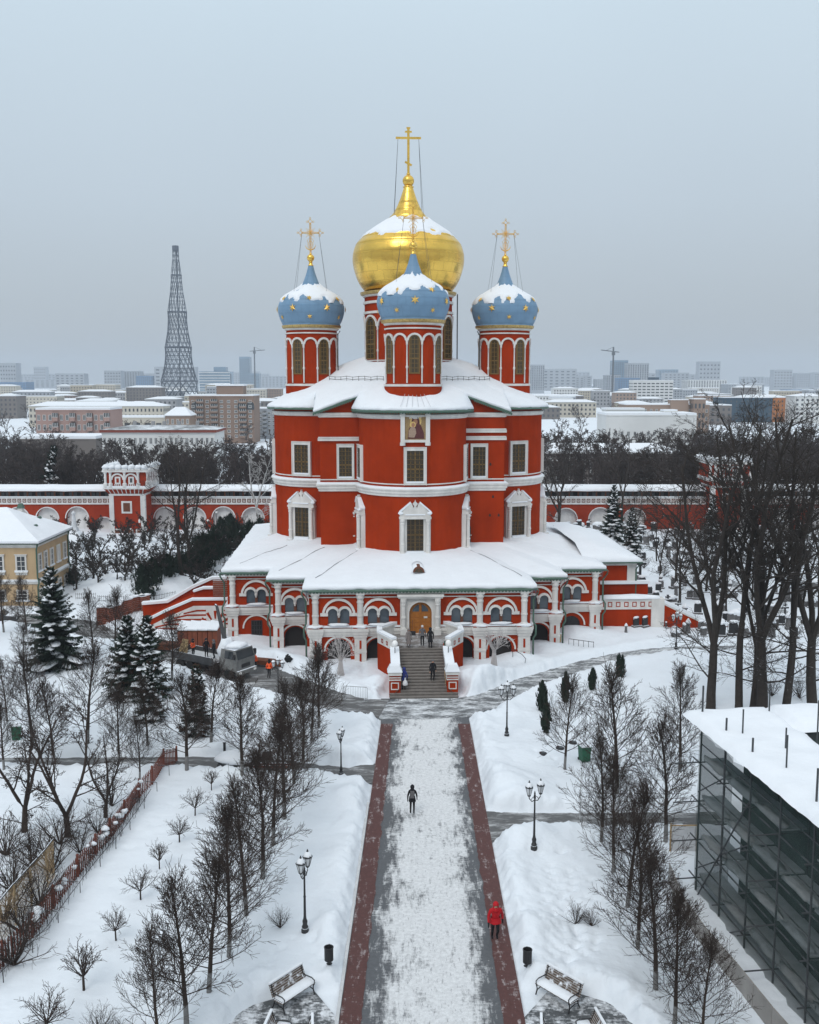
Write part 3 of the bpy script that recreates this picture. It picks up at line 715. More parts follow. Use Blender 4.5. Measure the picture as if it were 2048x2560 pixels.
for f in range(4):
    apse_roof(f, .1, .03, 'apse_roof', 'green_metal', .14, 0); apse_roof(f, .04, .3, 'apse_snow', 'snow', .27, .12)
# lace edging under the eaves of the front apse and corners
lc = MB()
for i in range(64):
    t = R(-80 + 160*i/63); r = 6.12
    lc.T = T(r*math.sin(t), -YA - r*math.cos(t), 21.95, t); lc.prism([(-.12, .1), (-.12, -.04), (0, -.14), (.12, -.04), (.12, .1)], -.02, .02)
lc.T = None
for sg in (-1, 1):
    for i in range(18):
        x = sg*(6.2 + i*.215); z = roof_sq(x, 10) - .1
        lc.T = T(x, -10.06, z, 0); lc.prism([(-.1, .1), (-.1, -.04), (0, -.13), (.1, -.04), (.1, .1)], -.02, .02)
lc.build('eaves_lace', 'green_metal', rf, kind='stuff')
# snow guard rail on the roof
gd = MB()
for sg in (-1, 1):
    pts = [(sg*(2.9 + .62*i), -(8.9 - .62*i), 24.75 + .34 + .05*math.sin(i*2.3)) for i in range(10)]
    for h in (.0, .25): gd.tube([(x, y, z+h) for x, y, z in pts], .022, 4)
    for x, y, z in pts: gd.tube([(x, y, z-.4), (x, y, z+.3)], .022, 4)
gd.build('snow_guard_rail', 'iron', rf)
sm = MB()
for sg in (-.75, -.45, -.15, .15, .45, .75): sm.tube([(sg*1.2, -YA-4.0, roof_ap(4.0)+.44), (sg*1.9, -YA-5.95, roof_ap(5.95)+.33)], .02, 4)
sm.build('snow_seams', 'kerb', rf)

# ---- drums and domes
def star_mesh(r):
    m = MB(); v = [(0, 0, .09*r/.3)]
    for i in range(12):
        a = PI*i/6 + PI/2; q = r if i % 2 == 0 else r*.42; v.append((q*math.cos(a), q*math.sin(a), 0 if i % 2 == 0 else .02))
    return m.add(v, [(0, 1+i, 1+(i+1) % 12) for i in range(12)]).mesh('star', 'gold_dull')
STAR = star_mesh(.42); STAR_S = star_mesh(.29)
def prof_at(prof, h):
    for (r0, h0), (r1, h1) in zip(prof[:-1], prof[1:]):
        if h0 <= h <= h1: k = (h-h0)/max(h1-h0, 1e-6); return r0 + (r1-r0)*k, math.atan2(h1-h0, r1-r0)
    return prof[-1][0], PI/2
def smooth_prof(pts, n=5):
    o = []
    P = [pts[0]] + pts + [pts[-1]]
    for i in range(1, len(P)-2):
        for k in range(n):
            t = k/n; a, b, c, d = P[i-1], P[i], P[i+1], P[i+2]
            o.append(tuple(.5*((2*b[j]) + (c[j]-a[j])*t + (2*a[j]-5*b[j]+4*c[j]-d[j])*t*t + (3*b[j]-a[j]-3*c[j]+d[j])*t**3) for j in (0, 1)))
    o.append(pts[-1]); return o
def drum(name, x, y, z0, z1, r, phase, spring, win_z0, bands, nb=12, lean=0):
    w = MB().lathe([(r+.12, z0-1.5), (r+.12, z0+.25), (r, z0+.3), (r, z1)], 48, x, y, False).build(name, 'red', CATH)
    b = MB().lathe([(r+.02, z0+.2), (r+.2, z0+.24), (r+.2, z0+.42), (r+.02, z0+.46)], 48, x, y, False); b.build('base_band', 'white', w)
    for zz, hh in bands:
        MB().lathe([(r-.02, zz), (r+.13, zz+.02), (r+.13, zz+hh-.02), (r-.02, zz+hh)], 48, x, y, False).build('drum_band', 'white', w)
    MB().lathe([(r, z1-.52), (r+.12, z1-.48), (r+.18, z1-.4), (r+.22, z1-.3)], 48, x, y, False).build('drum_cornice', 'white', w)
    MB().lathe([(r+.2, z1-.32), (r+.42, z1-.22), (r+.48, z1+.02), (r+.1, z1+.1)], 48, x, y, False).build('gilded_cornice', 'gold_cornice', w)
    half = PI / nb
    bw = r * 2 * math.sin(half)
    for i in range(nb):
        t = phase + TAU*i/nb
        Tm = T(x + r*math.sin(t), y - r*math.cos(t), 0, t)
        c = MB(); tc_ = t + half; c.T = T(x + (r+.05)*math.sin(tc_), y - (r+.05)*math.cos(tc_), 0, tc_)
        h = spring - z0
        c.lathe([(.1, z0+.55), (.06, z0+.6), (.08, z0+.75), (.08, z0+h*.42), (.13, z0+h*.44), (.13, z0+h*.47), (.08, z0+h*.49), (.08, spring-.4), (.13, spring-.36), (.1, spring-.3), (.14, spring-.05), (.14, spring+.02)], 7)
        c.build('colonnette', 'white', w, True)
        ar = MB(); n = 10; ro, ri = bw*.5, bw*.5-.17       # arch bent round the drum
        v = []
        for j in range(n+1):
            a = PI*j/n
            for rr, dd in ((ri, .0), (ri, .17), (ro+.02, .17), (ro+.02, .0)):
                u = rr*math.cos(a)/r; v.append((x + (r+dd)*math.sin(t+u), y - (r+dd)*math.cos(t+u), spring + rr*math.sin(a)))
        ar.add(v, [(j*4+q, j*4+(q+1) % 4, (j+1)*4+(q+1) % 4, (j+1)*4+q) for j in range(n) for q in range(4)]); ar.build('arch', 'white', w)
        if i % 2 == 0:
            ww = bw*.76; g = MB(); g.T = Tm
            g.k = 0; g.prism(ring_frame(0, ww, win_z0, spring + .02, .12), -.06, .1)
            g.k = 1; g.prism(arch_poly(0, ww-.2, win_z0+.1, spring+.02, 8), -.02, .08)
            g.k = 0
            for q in (-.5, 0, .5): g.box(q*ww*.62-.025, q*ww*.62+.025, -.05, -.021, win_z0+.1, spring + ww*.28)
            nr = 8
            for q in range(1, nr):
                zz = win_z0 + .1 + (spring - win_z0)*q/(nr-1); hw = (ww-.2)/2
                e = .07 if q == 3 else .025; g.box(-hw, hw, -.05, -.022, zz-e, zz+e)
            g.build('drum_window', ['bronze', 'glass_gold'], w)
    return w
def ring_frame(cx, w, z0, zs, t):
    o = [(cx-w/2, z0), (cx+w/2, z0)] + arc(cx, zs, w/2, 0, PI, 10)
    i = [(cx-w/2+t, z0+t), (cx+w/2-t, z0+t)] + arc(cx, zs, w/2-t, 0, PI, 10)
    # cut the ring open at the foot so that it is one simple outline
    return o[1:] + [o[0], (cx-.001, z0), (cx-.001, z0+t)] + [i[0]] + i[1:][::-1][0:0] + list(reversed(i[2:])) + [i[1], (cx+.001, z0+t), (cx+.001, z0)]
def onion(name, x, y, z, prof, m, parent, n=64, seams=True):
    P = []
    for k, (r, h) in enumerate(prof):
        P.append((max(r, .02), z+h))
        if seams and k % 4 == 0 and r > .8: P.append((max(r, .02)+.006, z+h+.02))
    d = MB().lathe(P, n, 0, 0, True).build(name, m, parent, False, loc=(x, y, 0))
    d.data.polygons.foreach_set('use_smooth', [True]*len(d.data.polygons)); return d
def snow_cap(dome, x, y, z, prof, lo, hi, seed, thick=.12, ragged=.5, skew=0.0):
    n, k = 96, 26; rows = []
    for j in range(k+1):
        h = lo + (hi-lo)*j/k; r, sl = prof_at(prof, h); row = []
        for i in range(n):
            a = TAU*i/n; q = nz(math.cos(a)*2.4*r*.5, math.sin(a)*2.4*r*.5, seed + h*.35)*ragged + nz(math.cos(a)*4.3, math.sin(a)*4.3, seed*2 + h*.9)*ragged*.4
            lo2 = lo + .35*(hi-lo)*(.5 + q + skew*math.cos(a)); hi2 = hi - .18*(hi-lo)*(.8 + nz(math.cos(a)*3, math.sin(a)*3, seed+9))
            e = min((h - lo2)/.14, (hi2 - h)/.2); e = max(-1, min(1, e)); d = (thick*(e if e > 0 else 0)) - (.05 if e <= 0 else 0)
            nr, nh = math.sin(sl), -math.cos(sl)
            row.append((x + (r + d*nr)*math.cos(a), y + (r + d*nr)*math.sin(a), z + h + d*max(nh, 0)))
        rows.append(row)
    return loft(rows, 'dome_snow', 'snow', dome)
SMALL = smooth_prof([(r_, h_*.96) for r_, h_ in [(3.0, 0), (3.35, .75), (3.56, 1.75), (3.38, 2.6), (2.85, 3.25), (1.9, 3.85), (1.05, 4.45), (.72, 5.1), (.45, 5.9), (.25, 6.7)]])
BIG = smooth_prof([(r_, h_*.97) for r_, h_ in [(4.6, 0), (5.45, 1.3), (5.98, 3.3), (5.75, 4.9), (5.0, 5.9), (3.6, 6.95), (2.35, 7.8), (1.55, 8.7), (1.05, 9.7), (.72, 10.6), (.47, 11.4)]])
def small_cross(x, y, z, parent):
    g = MB(); g.T = T(x, y, z, 0) @ Matrix.Scale(.88, 4)
    H, cz, hw = 4.1, 2.55, 1.12
    for o in (-.07, .07):
        g.tube([(o, 0, 0), (o, 0, H-.35)], .042, 4); g.tube([(-hw, 0, cz+o), (hw, 0, cz+o)], .042, 4)
    for i in range(9): g.tube([(-.07, 0, .25+i*.4), (.07, 0, .45+i*.4)], .026, 3)
    def loop(c, r, n=8): return [(c[0]+r*math.cos(TAU*i/n), 0, c[1]+r*math.sin(TAU*i/n)) for i in range(n+1)]
    for c, d in (((0, H-.25), (0, 1)), ((-hw, cz), (-1, 0)), ((hw, cz), (1, 0))):
        px_, pz_ = -d[1], d[0]
        g.tube([(c[0]+px_*.26, 0, c[1]+pz_*.26), (c[0]+d[0]*.34, 0, c[1]+d[1]*.34), (c[0]-px_*.26, 0, c[1]-pz_*.26), (c[0]-d[0]*.18, 0, c[1]-d[1]*.18), (c[0]+px_*.26, 0, c[1]+pz_*.26)], .042, 4)
        for s_ in (-1, 1): g.tube(loop((c[0]+px_*.36*s_, c[1]+pz_*.36*s_), .1), .03, 3)
        g.tube(loop((c[0]+d[0]*.42, c[1]+d[1]*.42), .09), .03, 3)
    for a in range(4):
        for da in (-16, 0, 16):
            t = R(45 + 90*a + da); L_ = .75 if da == 0 else .5; g.tube([(0, 0, cz), (L_*math.cos(t), 0, cz+L_*math.sin(t))], .026, 3)
    for s_ in (-1, 1):
        g.tube([(s_*.1, 0, .5), (s_*.32, 0, .9), (s_*.22, 0, 1.25), (s_*.4, 0, 1.6), (s_*.15, 0, 1.9)], .03, 3)
        g.tube([(s_*.1, 0, 1.6), (s_*.35, 0, 1.2), (s_*.12, 0, .8)], .026, 3)
    g.tube([(.62*math.cos(R(a)), 0, 1.15+.62*math.sin(R(a))) for a in range(188, 360, 14)], [.015, .03, .04, .05, .055, .06, .06, .06, .06, .055, .05, .04, .015][:13], 4)
    g.build('cross', 'gold_dull', parent)
def small_dome(x, y, z, seed, phase):
    d = onion('blue_dome', x, y, z, SMALL, 'blue', CATH); x = y = 0
    MB().lathe([(3.05, z-.12), (3.12, z), (3.1, z+.12), (2.95, z+.2)], 48, x, y, False).build('dome_rim', 'blue', d)
    for hh, off, me_, sc in ((1.75, 0, STAR, 1), (2.75, 30, STAR, .9), (.85, 30, STAR_S, 1), (3.95, 0, STAR_S, .9)):
        r, sl = prof_at(SMALL, hh)
        for i in range(6):
            t = phase + R(off) + TAU*i/6
            nrm = Vector((math.sin(sl)*math.sin(t), -math.sin(sl)*math.cos(t), -math.cos(sl))); tg = Vector((math.cos(t), math.sin(t), 0)); up = nrm.cross(tg)
            o = link('star', me_, d)
            Mt = Matrix((( tg.x, up.x, nrm.x, 0), (tg.y, up.y, nrm.y, 0), (tg.z, up.z, nrm.z, 0), (0, 0, 0, 1)))
            p = Vector((x + r*math.sin(t), y - r*math.cos(t), z+hh)) + nrm*.05
            o.matrix_local = Matrix.Translation(p) @ Mt @ Matrix.Scale(sc, 4)
    snow_cap(d, x, y, z, SMALL, 2.25, 4.7, seed, .11, 1.25, .35*math.sin(seed))
    f = MB(); f.lathe([(.25, z+6.3), (.3, z+6.4), (.2, z+6.5), (.18, z+6.75), (.22, z+6.8)], 14, x, y); f.sphere((x, y, z+7.18), .4, 16, 10); f.cyl(x, y, z+7.5, z+7.7, .12, 8); f.build('gilded_ball', 'gold', d, True)
    small_cross(x, y, z+7.55, d)
    w = MB()
    for sx, sy in ((-1, -.8), (1, -.8), (-1, .8), (1, .8)):
        r, _ = prof_at(SMALL, 3.0); w.tube([(x+sx*.9, y, z+9.75), (x+sx*1.75, y+sy*2.0, z+3.35)], .014, 3)
    w.build('guy_wires', 'steel', d)
for nm, x, y, ph, sd in (('front', 0, -10.6, 0, 1.0), ('left', -10.45, 0, R(30), 4.0), ('right', 10.45, 0, R(30), 8.0), ('back', 0, 10.6, 0, 12.0)):
    drum('drum', x, y, 24.15, 30.75, 2.72, ph, 28.75, 25.6, [(29.85, .16)])
    small_dome(x, y, 30.75, sd, ph)
bigd = drum('main_drum', 0, 0, 26.0, 34.25, 4.72, 0, 30.6, 27.2, [(33.0, .3), (31.95, .28), (27.0, .12)], 12)
gdome = onion('gold_dome', 0, 0, 34.3, BIG, 'gold', CATH, 80)
snow_cap(gdome, 0, 0, 34.3, BIG, 5.3, 8.25, 21.0, .13, .6)
f = MB(); f.lathe([(.5, 45.25), (.6, 45.35), (.45, 45.45), (.4, 45.55)], 16); f.sphere((0, 0, 45.98), .62, 20, 12); f.cyl(0, 0, 46.5, 46.75, .2, 8); f.build('gilded_ball', 'gold', gdome, True)
f = MB()
f.box(-.13, .13, -.1, .1, 46.6, 51.4); f.box(-1.34, 1.34, -.101, .101, 50.25, 50.47); f.box(-.36, .36, -.101, .101, 50.9, 51.08); f.box(-.2, .2, -.102, .102, 51.3, 51.46)
f.T = T(0, 0, 47.75) @ Matrix.Rotation(R(28), 4, 'Y'); f.box(-.4, .4, -.102, .102, -.1, .1); f.T = None
f.build('cross', 'gold', gdome)
w = MB()
for sx, sy in ((-1, -.4), (1, -.4), (-1, .4), (1, .4)): w.tube([(sx*1.1, 0, 50.3), (sx*1.65, sy*3.6, 40.2)], .02, 3)
w.build('guy_wires', 'steel', gdome)
for x, y in ((4.95, -2.2),): MB().tube([(x+.15, y, 34), (x+.15, y, 27.2)], .07, 6).build('downpipe', 'steel', CATH)
for sg in (-1, 1):
    MB().tube([(sg*(-10.6)+sg*3.25*1.0, -1.2, 30.2), (sg*(-10.6)+sg*3.0, -1.2, 29.8), (sg*(-10.6)+sg*3.0, -1.2, 25.2), (sg*(-10.6)+sg*3.4, -1.5, 24.8)], .06, 6).build('downpipe', 'steel', CATH)

# ================================================================ lower gallery
EA = [(-9.8, -23.6), (9.8, -23.6), (9.8, -18.8), (13.4, -18.8), (13.4, -14.8), (18.1, -14.8), (18.1, 14.8), (-18.1, 14.8), (-18.1, -14.8), (-13.4, -14.8), (-13.4, -18.8), (-9.8, -18.8)]
def ray_poly(poly, t, grow=0.0):
    """distance from the centre to a plan outline in direction t"""
    dx, dy = math.cos(t), math.sin(t); best = 0
    n = len(poly)
    for i in range(n):
        (x0, y0), (x1, y1) = poly[i], poly[(i+1) % n]; ex, ey = x1-x0, y1-y0
        den = dx*ey - dy*ex
        if abs(den) < 1e-9: continue
        s_ = (x0*ey - y0*ex)/den; u = (x0*dy - y0*dx)/den
        if -1e-6 <= u <= 1+1e-6 and s_ > best: best = s_
    return best
def grow_poly(poly, g):
    o = []; n = len(poly)
    for i in range(n):
        a, p, b = Vector(poly[i-1]), Vector(poly[i]), Vector(poly[(i+1) % n])
        d1 = (p-a).normalized(); d2 = (b-p).normalized(); m = Vector((d1.y, -d1.x)) + Vector((d2.y, -d2.x)); m = m / m.dot(Vector((d1.y, -d1.x)))
        o.append((p.x+m.x*g, p.y+m.y*g))
    return o
BODY_IN = body_outline(A-.15, RA-.15, YA)
def gallery_roof(g, dz, thick, name, m, parent, wob):
    poly = grow_poly(EA, g)
    ang = sorted(set([TAU*i/500 for i in range(500)] + [math.atan2(y, x) % TAU + e for x, y in poly for e in (-.0015, .0015)]))
    ro = [ray_poly(poly, t) for t in ang]; ri = [ray_poly(BODY_IN, t) for t in ang]
    rows = []
    ks = (0, .03, .08, .16, .28, .42, .58, .74, .88, 1.0)
    def z_at(k): return 6.75 + 1.45 * (k ** .9)
    er = [r + wob*1.3*nz(math.cos(t)*30, math.sin(t)*30, 4, 1) - (.1 if wob else 0) for t, r in zip(ang, ro)]
    drop = [(.10*nz(math.cos(t)*22, math.sin(t)*22, 9, 1) if wob else 0) for t in ang]
    rows.append([((r-.12)*math.cos(t), (r-.12)*math.sin(t), 6.75 + dz - thick + dd) for t, r, dd in zip(ang, er, drop)])
    rows.append([(r*math.cos(t), r*math.sin(t), 6.75 + dz - thick*.55 + dd*.7) for t, r, dd in zip(ang, er, drop)])
    for k in ks:
        row = []
        for t, a, b in zip(ang, er, ri):
            q = (a-.06) + (b-(a-.06))*k; x, y = q*math.cos(t), q*math.sin(t)
            row.append((x, y, z_at(k) + dz + (wob*(nz(x, y, 5, .33)*1.1 + .45*nz(x, y, 8, 1.1)) if 0 < k else 0)))
        rows.append(row)
    return loft(rows, name, m, parent, False if not wob else True)
grf = gallery_roof(.62, .0, .16, 'gallery_roof', 'green_metal', CATH, 0)
gallery_roof(.60, .34, .36, 'gallery_snow', 'snow', grf, .15)
# thin dark seams where the roof planes meet
EAG = grow_poly(EA, .6)
def gallery_z(x, y):
    t = math.atan2(y, x); a = ray_poly(EAG, t) - .06; b = ray_poly(BODY_IN, t); q = math.hypot(x, y); k = max(0, min(1, (a-q)/(a-b)))
    return 6.75 + 1.45 * (k ** .9) + .34 + .15*(nz(x, y, 5, .33)*1.1 + .45*nz(x, y, 8, 1.1))
for sg in (-1, 1):
    for (x0, y0), (x1, y1) in (((9.3, -21.8), (5.6, -12.6)), ((12.9, -17.6), (8.9, -10.2)), ((17.0, -13.6), (12.9, -7.0))):
        if sg > 0 and x0 > 9.5: continue
        pts = [(sg*(x0 + (x1-x0)*k/14), y0 + (y1-y0)*k/14) for k in range(15)]
        MB().tube([(x, y, gallery_z(x, y) + .01) for x, y in pts], .03, 5).build('roof_seam', 'grey_metal', grf, True)
dm = MB(); dm.T = T(.0, -20.9, gallery_z(0, -20.9) + .02, 0)
dm.k = 0; dm.prism(arc(0, 0, .52, 0, PI, 12), -.35, 1.2); dm.k = 1; dm.prism(arc(0, .0, .36, 0, PI, 12), -.37, -.34); dm.k = 0; dm.box(-.03, .03, -.39, -.36, 0, .36)
dm.build('dormer_window', ['brown_wood', 'glass_gold'], grf)
ds = MB(); ds.T = T(.0, -20.9, gallery_z(0, -20.9) + .02, 0); ds.prism(arc(0, -.12, .64, 0, PI, 10) , -.12, 2.6); ds.build('dormer_snow', 'snow', grf, True)

ZB, ZP, ZT = -1.0, 3.45, 6.62     # ground, parapet ledge, wall head
def gallery_face(Tm, w, bays, name='gallery_wall', gap=None):
    """one face of the gallery: facade-local x from 0..w, outer side -y; bays = list of centres"""
    outer = [(0, ZB), (w, ZB), (w, ZT), (0, ZT)]; holes = []
    for c, kind in bays:
        if kind == 'arch': holes.append(arch_poly(c, 2.05, ZB+.01, 1.25))
        elif kind == 'smalldoor': holes.append(arch_poly(c, 1.75, ZB+.01, 1.2, 8))
        if kind != 'none':
            for sg in (-1, 1): holes.append(arch_poly(c + sg*.53, .82, 3.62, 4.62, 8))
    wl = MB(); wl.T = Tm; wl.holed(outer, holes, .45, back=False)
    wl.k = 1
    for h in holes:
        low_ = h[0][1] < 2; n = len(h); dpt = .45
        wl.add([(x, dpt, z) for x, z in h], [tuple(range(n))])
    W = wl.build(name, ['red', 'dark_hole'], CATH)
    for c, kind in bays:
        if kind == 'none': continue
        # big relieving arch and the two small ones with a hanging boss
        m = MB(); m.T = Tm; m.prism(ring_poly(c, 4.48, 1.26, 1.47), -.16, .05); m.build('relieving_arch', 'white', W)
        for sg in (-1, 1):
            a = MB(); a.T = Tm; a.prism(ring_poly(c+sg*.53, 4.62, .42, .62, 10, R(0), PI), -.2, .04); a.build('window_arch', 'white', W)
            f = MB(); f.T = Tm; f.box(c+sg*.53-.41, c+sg*.53+.41, .15, .2, 3.62, 5.05); f.build('window', 'glass_pale', W)
            i = MB(); i.T = Tm; x0, x1 = sorted((c+sg*.94, c+sg*1.62)); i.box(x0, x1, -.18, .04, 4.36, 4.62); i.build('impost', 'white', W)
        b = MB(); b.T = Tm; b.lathe([(.02, 4.2), (.09, 4.28), (.07, 4.36), (.14, 4.42), (.14, 4.66)], 8, c, -.1); b.build('hanging_boss', 'white', W)
        p = MB(); p.T = Tm; p.box(c-.12, c+.12, -.03, .2, 3.62, 4.6); p.build('mullion', 'brown_wood', W)
        s = MB(); s.T = Tm; s.blob((c, -.2, 3.6), 1.0, .3, .13, int(c*7) % 13, 12, 4, .3); s.build('sill_snow', 'snow', W, True)
        lowarch = MB(); lowarch.T = Tm; lowarch.prism(ring_poly(c, 1.18, 1.22, 1.37), -.12, .05); lowarch.build('lower_arch', 'white', W)
        if kind == 'grille':
            g = MB(); g.T = Tm; g.k = 0; g.box(c-.5, c+.5, -.03, .1, .1, 1.95); g.k = 1
            for x in (-.5, -.25, 0, .25, .5): g.box(c+x-.03, c+x+.03, -.07, -.031, .1, 1.95)
            for z in (.1, .55, 1.0, 1.45, 1.9): g.box(c-.53, c+.53, -.071, -.032, z-.03, z+.03)
            g.build('barred_window', ['dark_hole', 'iron'], W)
            g = MB(); g.T = Tm; g.box(c-.6, c+.6, -.12, .0, -.05, .1); g.build('sill_snow', 'snow', W)
        if kind == 'smalldoor':
            g = MB(); g.T = Tm
            for x in (-.44, .44): g.box(c+x-.43, c+x+.43, .2, .3, ZB, 2.0)
            g.build('iron_door', 'iron', W)
    # heavy parapet moulding
    e = [(0, 0), (w, 0)]
    m = MB(); m.T = Tm
    for ga, gb in ([(0, w)] if not gap else [(0, gap[0]), (gap[1], w)]):
        m = MB(); m.T = Tm
        for y0, a, b in ((-.16, 2.5, 2.72), (-.26, 2.722, 2.98), (-.34, 2.982, 3.26)): m.box(ga, gb, y0, .1, a, b)
        m.build('parapet_moulding', 'white', W)
        m = MB(); m.T = Tm; m.box(ga, gb, -.12, .1, 3.262, 3.36); m.build('red_fillet', 'red', W)
        m = MB(); m.T = Tm; m.box(ga, gb, -.3, .1, 3.362, 3.48); m.build('ledge_snow', 'snow', W)
    m = MB(); m.T = Tm; m.box(0, w, -.12, .1, 6.0, 6.08); m.box(0, w, -.18, .1, 6.3, 6.45); m.box(0, w, -.3, .1, 6.452, 6.62); m.build('wall_head_moulding', 'white', W)
    m = MB(); m.T = Tm; n = int(w/.3)
    for i in range(n): x = (i+.5)*w/n; m.prism([(x-.13, 6.7), (x-.13, 6.55), (x, 6.46), (x+.13, 6.55), (x+.13, 6.7)], -.56, -.54)
    m.build('eaves_lace', 'green_metal', W, kind='stuff')
    return W
def gallery_pier(Tm, x, W, wide=1.05):
    """two-storey pier: square white foot with red slots, moulded cap, round shaft above"""
    m = MB(); m.T = Tm
    h = wide/2
    m.box(x-h, x+h, -.38, .3, ZB, 2.48); m.box(x-h-.08, x+h+.08, -.46, .3, 2.482, 2.74); m.box(x-h-.16, x+h+.16, -.54, .3, 2.742, 3.0); m.box(x-h-.22, x+h+.22, -.6, .3, 3.002, 3.28)
    m.box(x-h-.03, x+h+.03, -.43, .3, 1.1, 1.24)
    P = m.build('pier', 'white', W)
    m = MB(); m.T = Tm; m.box(x-h-.1, x+h+.1, -.48, .3, 3.282, 3.36); m.build('red_fillet', 'red', P)
    r = MB(); r.T = Tm
    for xx in (x-h*.0,): r.box(xx-.09, xx+.09, -.4, -.3, .15, 1.0); r.box(xx-.09, xx+.09, -.4, -.3, 1.4, 2.2)
    r.build('red_slot', 'red', P)
    c = MB(); c.T = Tm
    c.lathe([(.34, 3.45), (.34, 3.6), (.27, 3.68), (.27, 4.3), (.31, 4.33), (.31, 4.47), (.27, 4.5), (.27, 5.5), (.31, 5.53), (.31, 5.67), (.27, 5.7), (.27, 5.85), (.36, 6.0), (.36, 6.3)], 14, x, -.1)
    c.box(x-.38, x+.38, -.48, .2, 6.3, 6.6); c.build('shaft', 'white', P, False)
    s = MB(); s.T = Tm; s.blob((x, -.2, 3.42), h+.25, .42, .17, int(x*5) % 11, 12, 5, .25); s.build('pier_snow', 'snow', P, True)
    return P
FY = -23.6
F1 = T(-9.8, FY, 0, 0)
Wf = gallery_face(F1, 19.6, [(2.6, 'arch'), (6.1, 'arch'), (13.5, 'arch'), (17.0, 'arch')], gap=(8.2, 11.4))
for x in (.55, 4.5, 15.1, 19.05): gallery_pier(F1, x, Wf)
for sg in (-1, 1):
    x0 = -13.4 if sg < 0 else 9.8
    F2 = T(x0, -18.8, 0, 0); W2 = gallery_face(F2, 3.6, [((2.05 if sg < 0 else 1.55), 'arch')]); gallery_pier(F2, .5 if sg < 0 else 3.1, W2, .95)
    x0 = -18.1 if sg < 0 else 13.4
    F3 = T(x0, -14.8, 0, 0); W3 = gallery_face(F3, 4.7, [((2.75 if sg < 0 else 1.95), 'grille' if sg < 0 else 'smalldoor')]); gallery_pier(F3, .5 if sg < 0 else 4.2, W3, .95)
    # returns facing sideways
    for (xx, ya, yb) in ((9.8, -23.6, -18.8), (13.4, -18.8, -14.8)):
        Tr = T(xx, ya, 0, R(90)) if sg > 0 else T(-xx, yb, 0, R(-90)); gallery_face(Tr, yb-ya, [((yb-ya)/2, 'none')])
    Tr = T(18.1, -14.8, 0, R(90)) if sg > 0 else T(-18.1, 14.8, 0, R(-90)); gallery_face(Tr, 29.6, [(3+3.9*i, 'arch') for i in range(7)])
    # downpipes at the corners, with an elbow under the eaves
    for (xx, yy) in ((9.8, -23.6), (13.4, -18.8), (18.1, -14.8)):
        X = sg*(xx+.28); Y = yy - .1
        MB().tube([(X+sg*.35, Y-.45, 6.62), (X+sg*.3, Y-.4, 6.35), (X, Y, 5.7), (X, Y, 3.7), (X+sg*.18, Y-.35, 3.35), (X+sg*.18, Y-.35, 2.6), (X, Y-.1, 2.2), (X, Y-.1, -.5)], .085, 7).build('downpipe', 'green_metal', CATH, True)
# icicles at the right corner
ic = MB()
for i in range(26):
    x = 9.9 + random.random()*.5 if i < 10 else random.choice((13.6, -10.2, 17.9)) + random.random()*.5; y = -24.2 if abs(x) < 11 else (-19.4 if abs(x) < 15 else -15.4)
    L_ = random.uniform(.25, .9); ic.lathe([(.03, 6.75), (.004, 6.75-L_)], 5, x, y)
ic.build('icicles', 'glass_pale', grf, kind='stuff')
# portal and door
DX = 0.0
p = MB(); p.T = T(DX, FY, 0, 0)
p.holed([(-1.78, 2.75), (1.78, 2.75), (1.78, 6.28), (-1.78, 6.28)], [arch_poly(0, 2.0, 2.76, 4.62, 12)], .6, back=False)
p.k = 0
for sg in (-1, 1): p.box(min(sg*1.78, sg*1.70), max(sg*1.78, sg*1.70), -.0, .8, 2.7, 6.28)
p.T = T(DX, FY-.42, 0, 0); 
p.holed([(-1.78, 2.75), (1.78, 2.75), (1.78, 6.28), (-1.78, 6.28)], [arch_poly(0, 2.0, 2.76, 4.62, 12)], .5, back=False)
p.T = T(DX, FY, 0, 0)
p.box(-1.78, -1.77, -.42, .1, 2.75, 6.28); p.box(1.77, 1.78, -.42, .1, 2.75, 6.28)
p.box(-1.95, 1.95, -.75, .1, 6.0, 6.14); p.box(-2.05, 2.05, -.85, .1, 6.141, 6.3)
p.prism(ring_poly(0, 4.62, 1.0, 1.16, 16), -.5, -.4); 
for sg in (-1, 1): p.box(sg*1.08-.08, sg*1.08+.08, -.5, -.4, 2.76, 4.62)
PO = p.build('portal', 'white', CATH)
for sg in (-1, 1):
    c = MB(); c.T = T(DX+sg*1.5, FY-.6, 0, 0)
    c.box(-.3, .3, -.28, .2, 2.75, 3.25); c.lathe([(.24, 3.25), (.24, 3.35), (.17, 3.42), (.17, 4.15), (.22, 4.2), (.22, 4.34), (.17, 4.4), (.16, 5.3), (.22, 5.4), (.2, 5.5), (.27, 5.75), (.27, 6.0)], 12); c.build('portal_column', 'white', PO)
d = MB(); d.T = T(DX, FY, 0, 0); d.prism(arch_poly(0, 2.02, 2.76, 4.62, 12), -.14, -.02); DO = d.build('door', 'ochre_wood', CATH)
for sg in (-1, 1):
    for z0, z1 in ((2.9, 3.25), (3.33, 3.68), (3.76, 4.11), (4.19, 4.54)):
        for k in (0, 1):
            xa = sg*(.1+k*.42); xb = sg*(.47+k*.42); q = MB(); q.T = T(DX, FY, 0, 0); q.box(min(xa, xb), max(xa, xb), -.18, -.14, z0, z1); q.build('door_panel', 'ochre_wood', DO)
    q = MB(); q.T = T(DX, FY, 0, 0); poly = [(sg*.12, 4.72), (sg*.72, 4.72), (sg*.62, 5.0), (sg*.42, 5.22), (sg*.12, 5.36)]; q.prism(poly if sg > 0 else poly[::-1], -.17, -.13); q.build('fanlight', 'glass_pale', DO)
q = MB(); q.T = T(DX, FY, 0, 0); q.box(-.04, .04, -.2, -.14, 2.78, 5.58); q.build('door_rail', 'ochre_wood', DO)
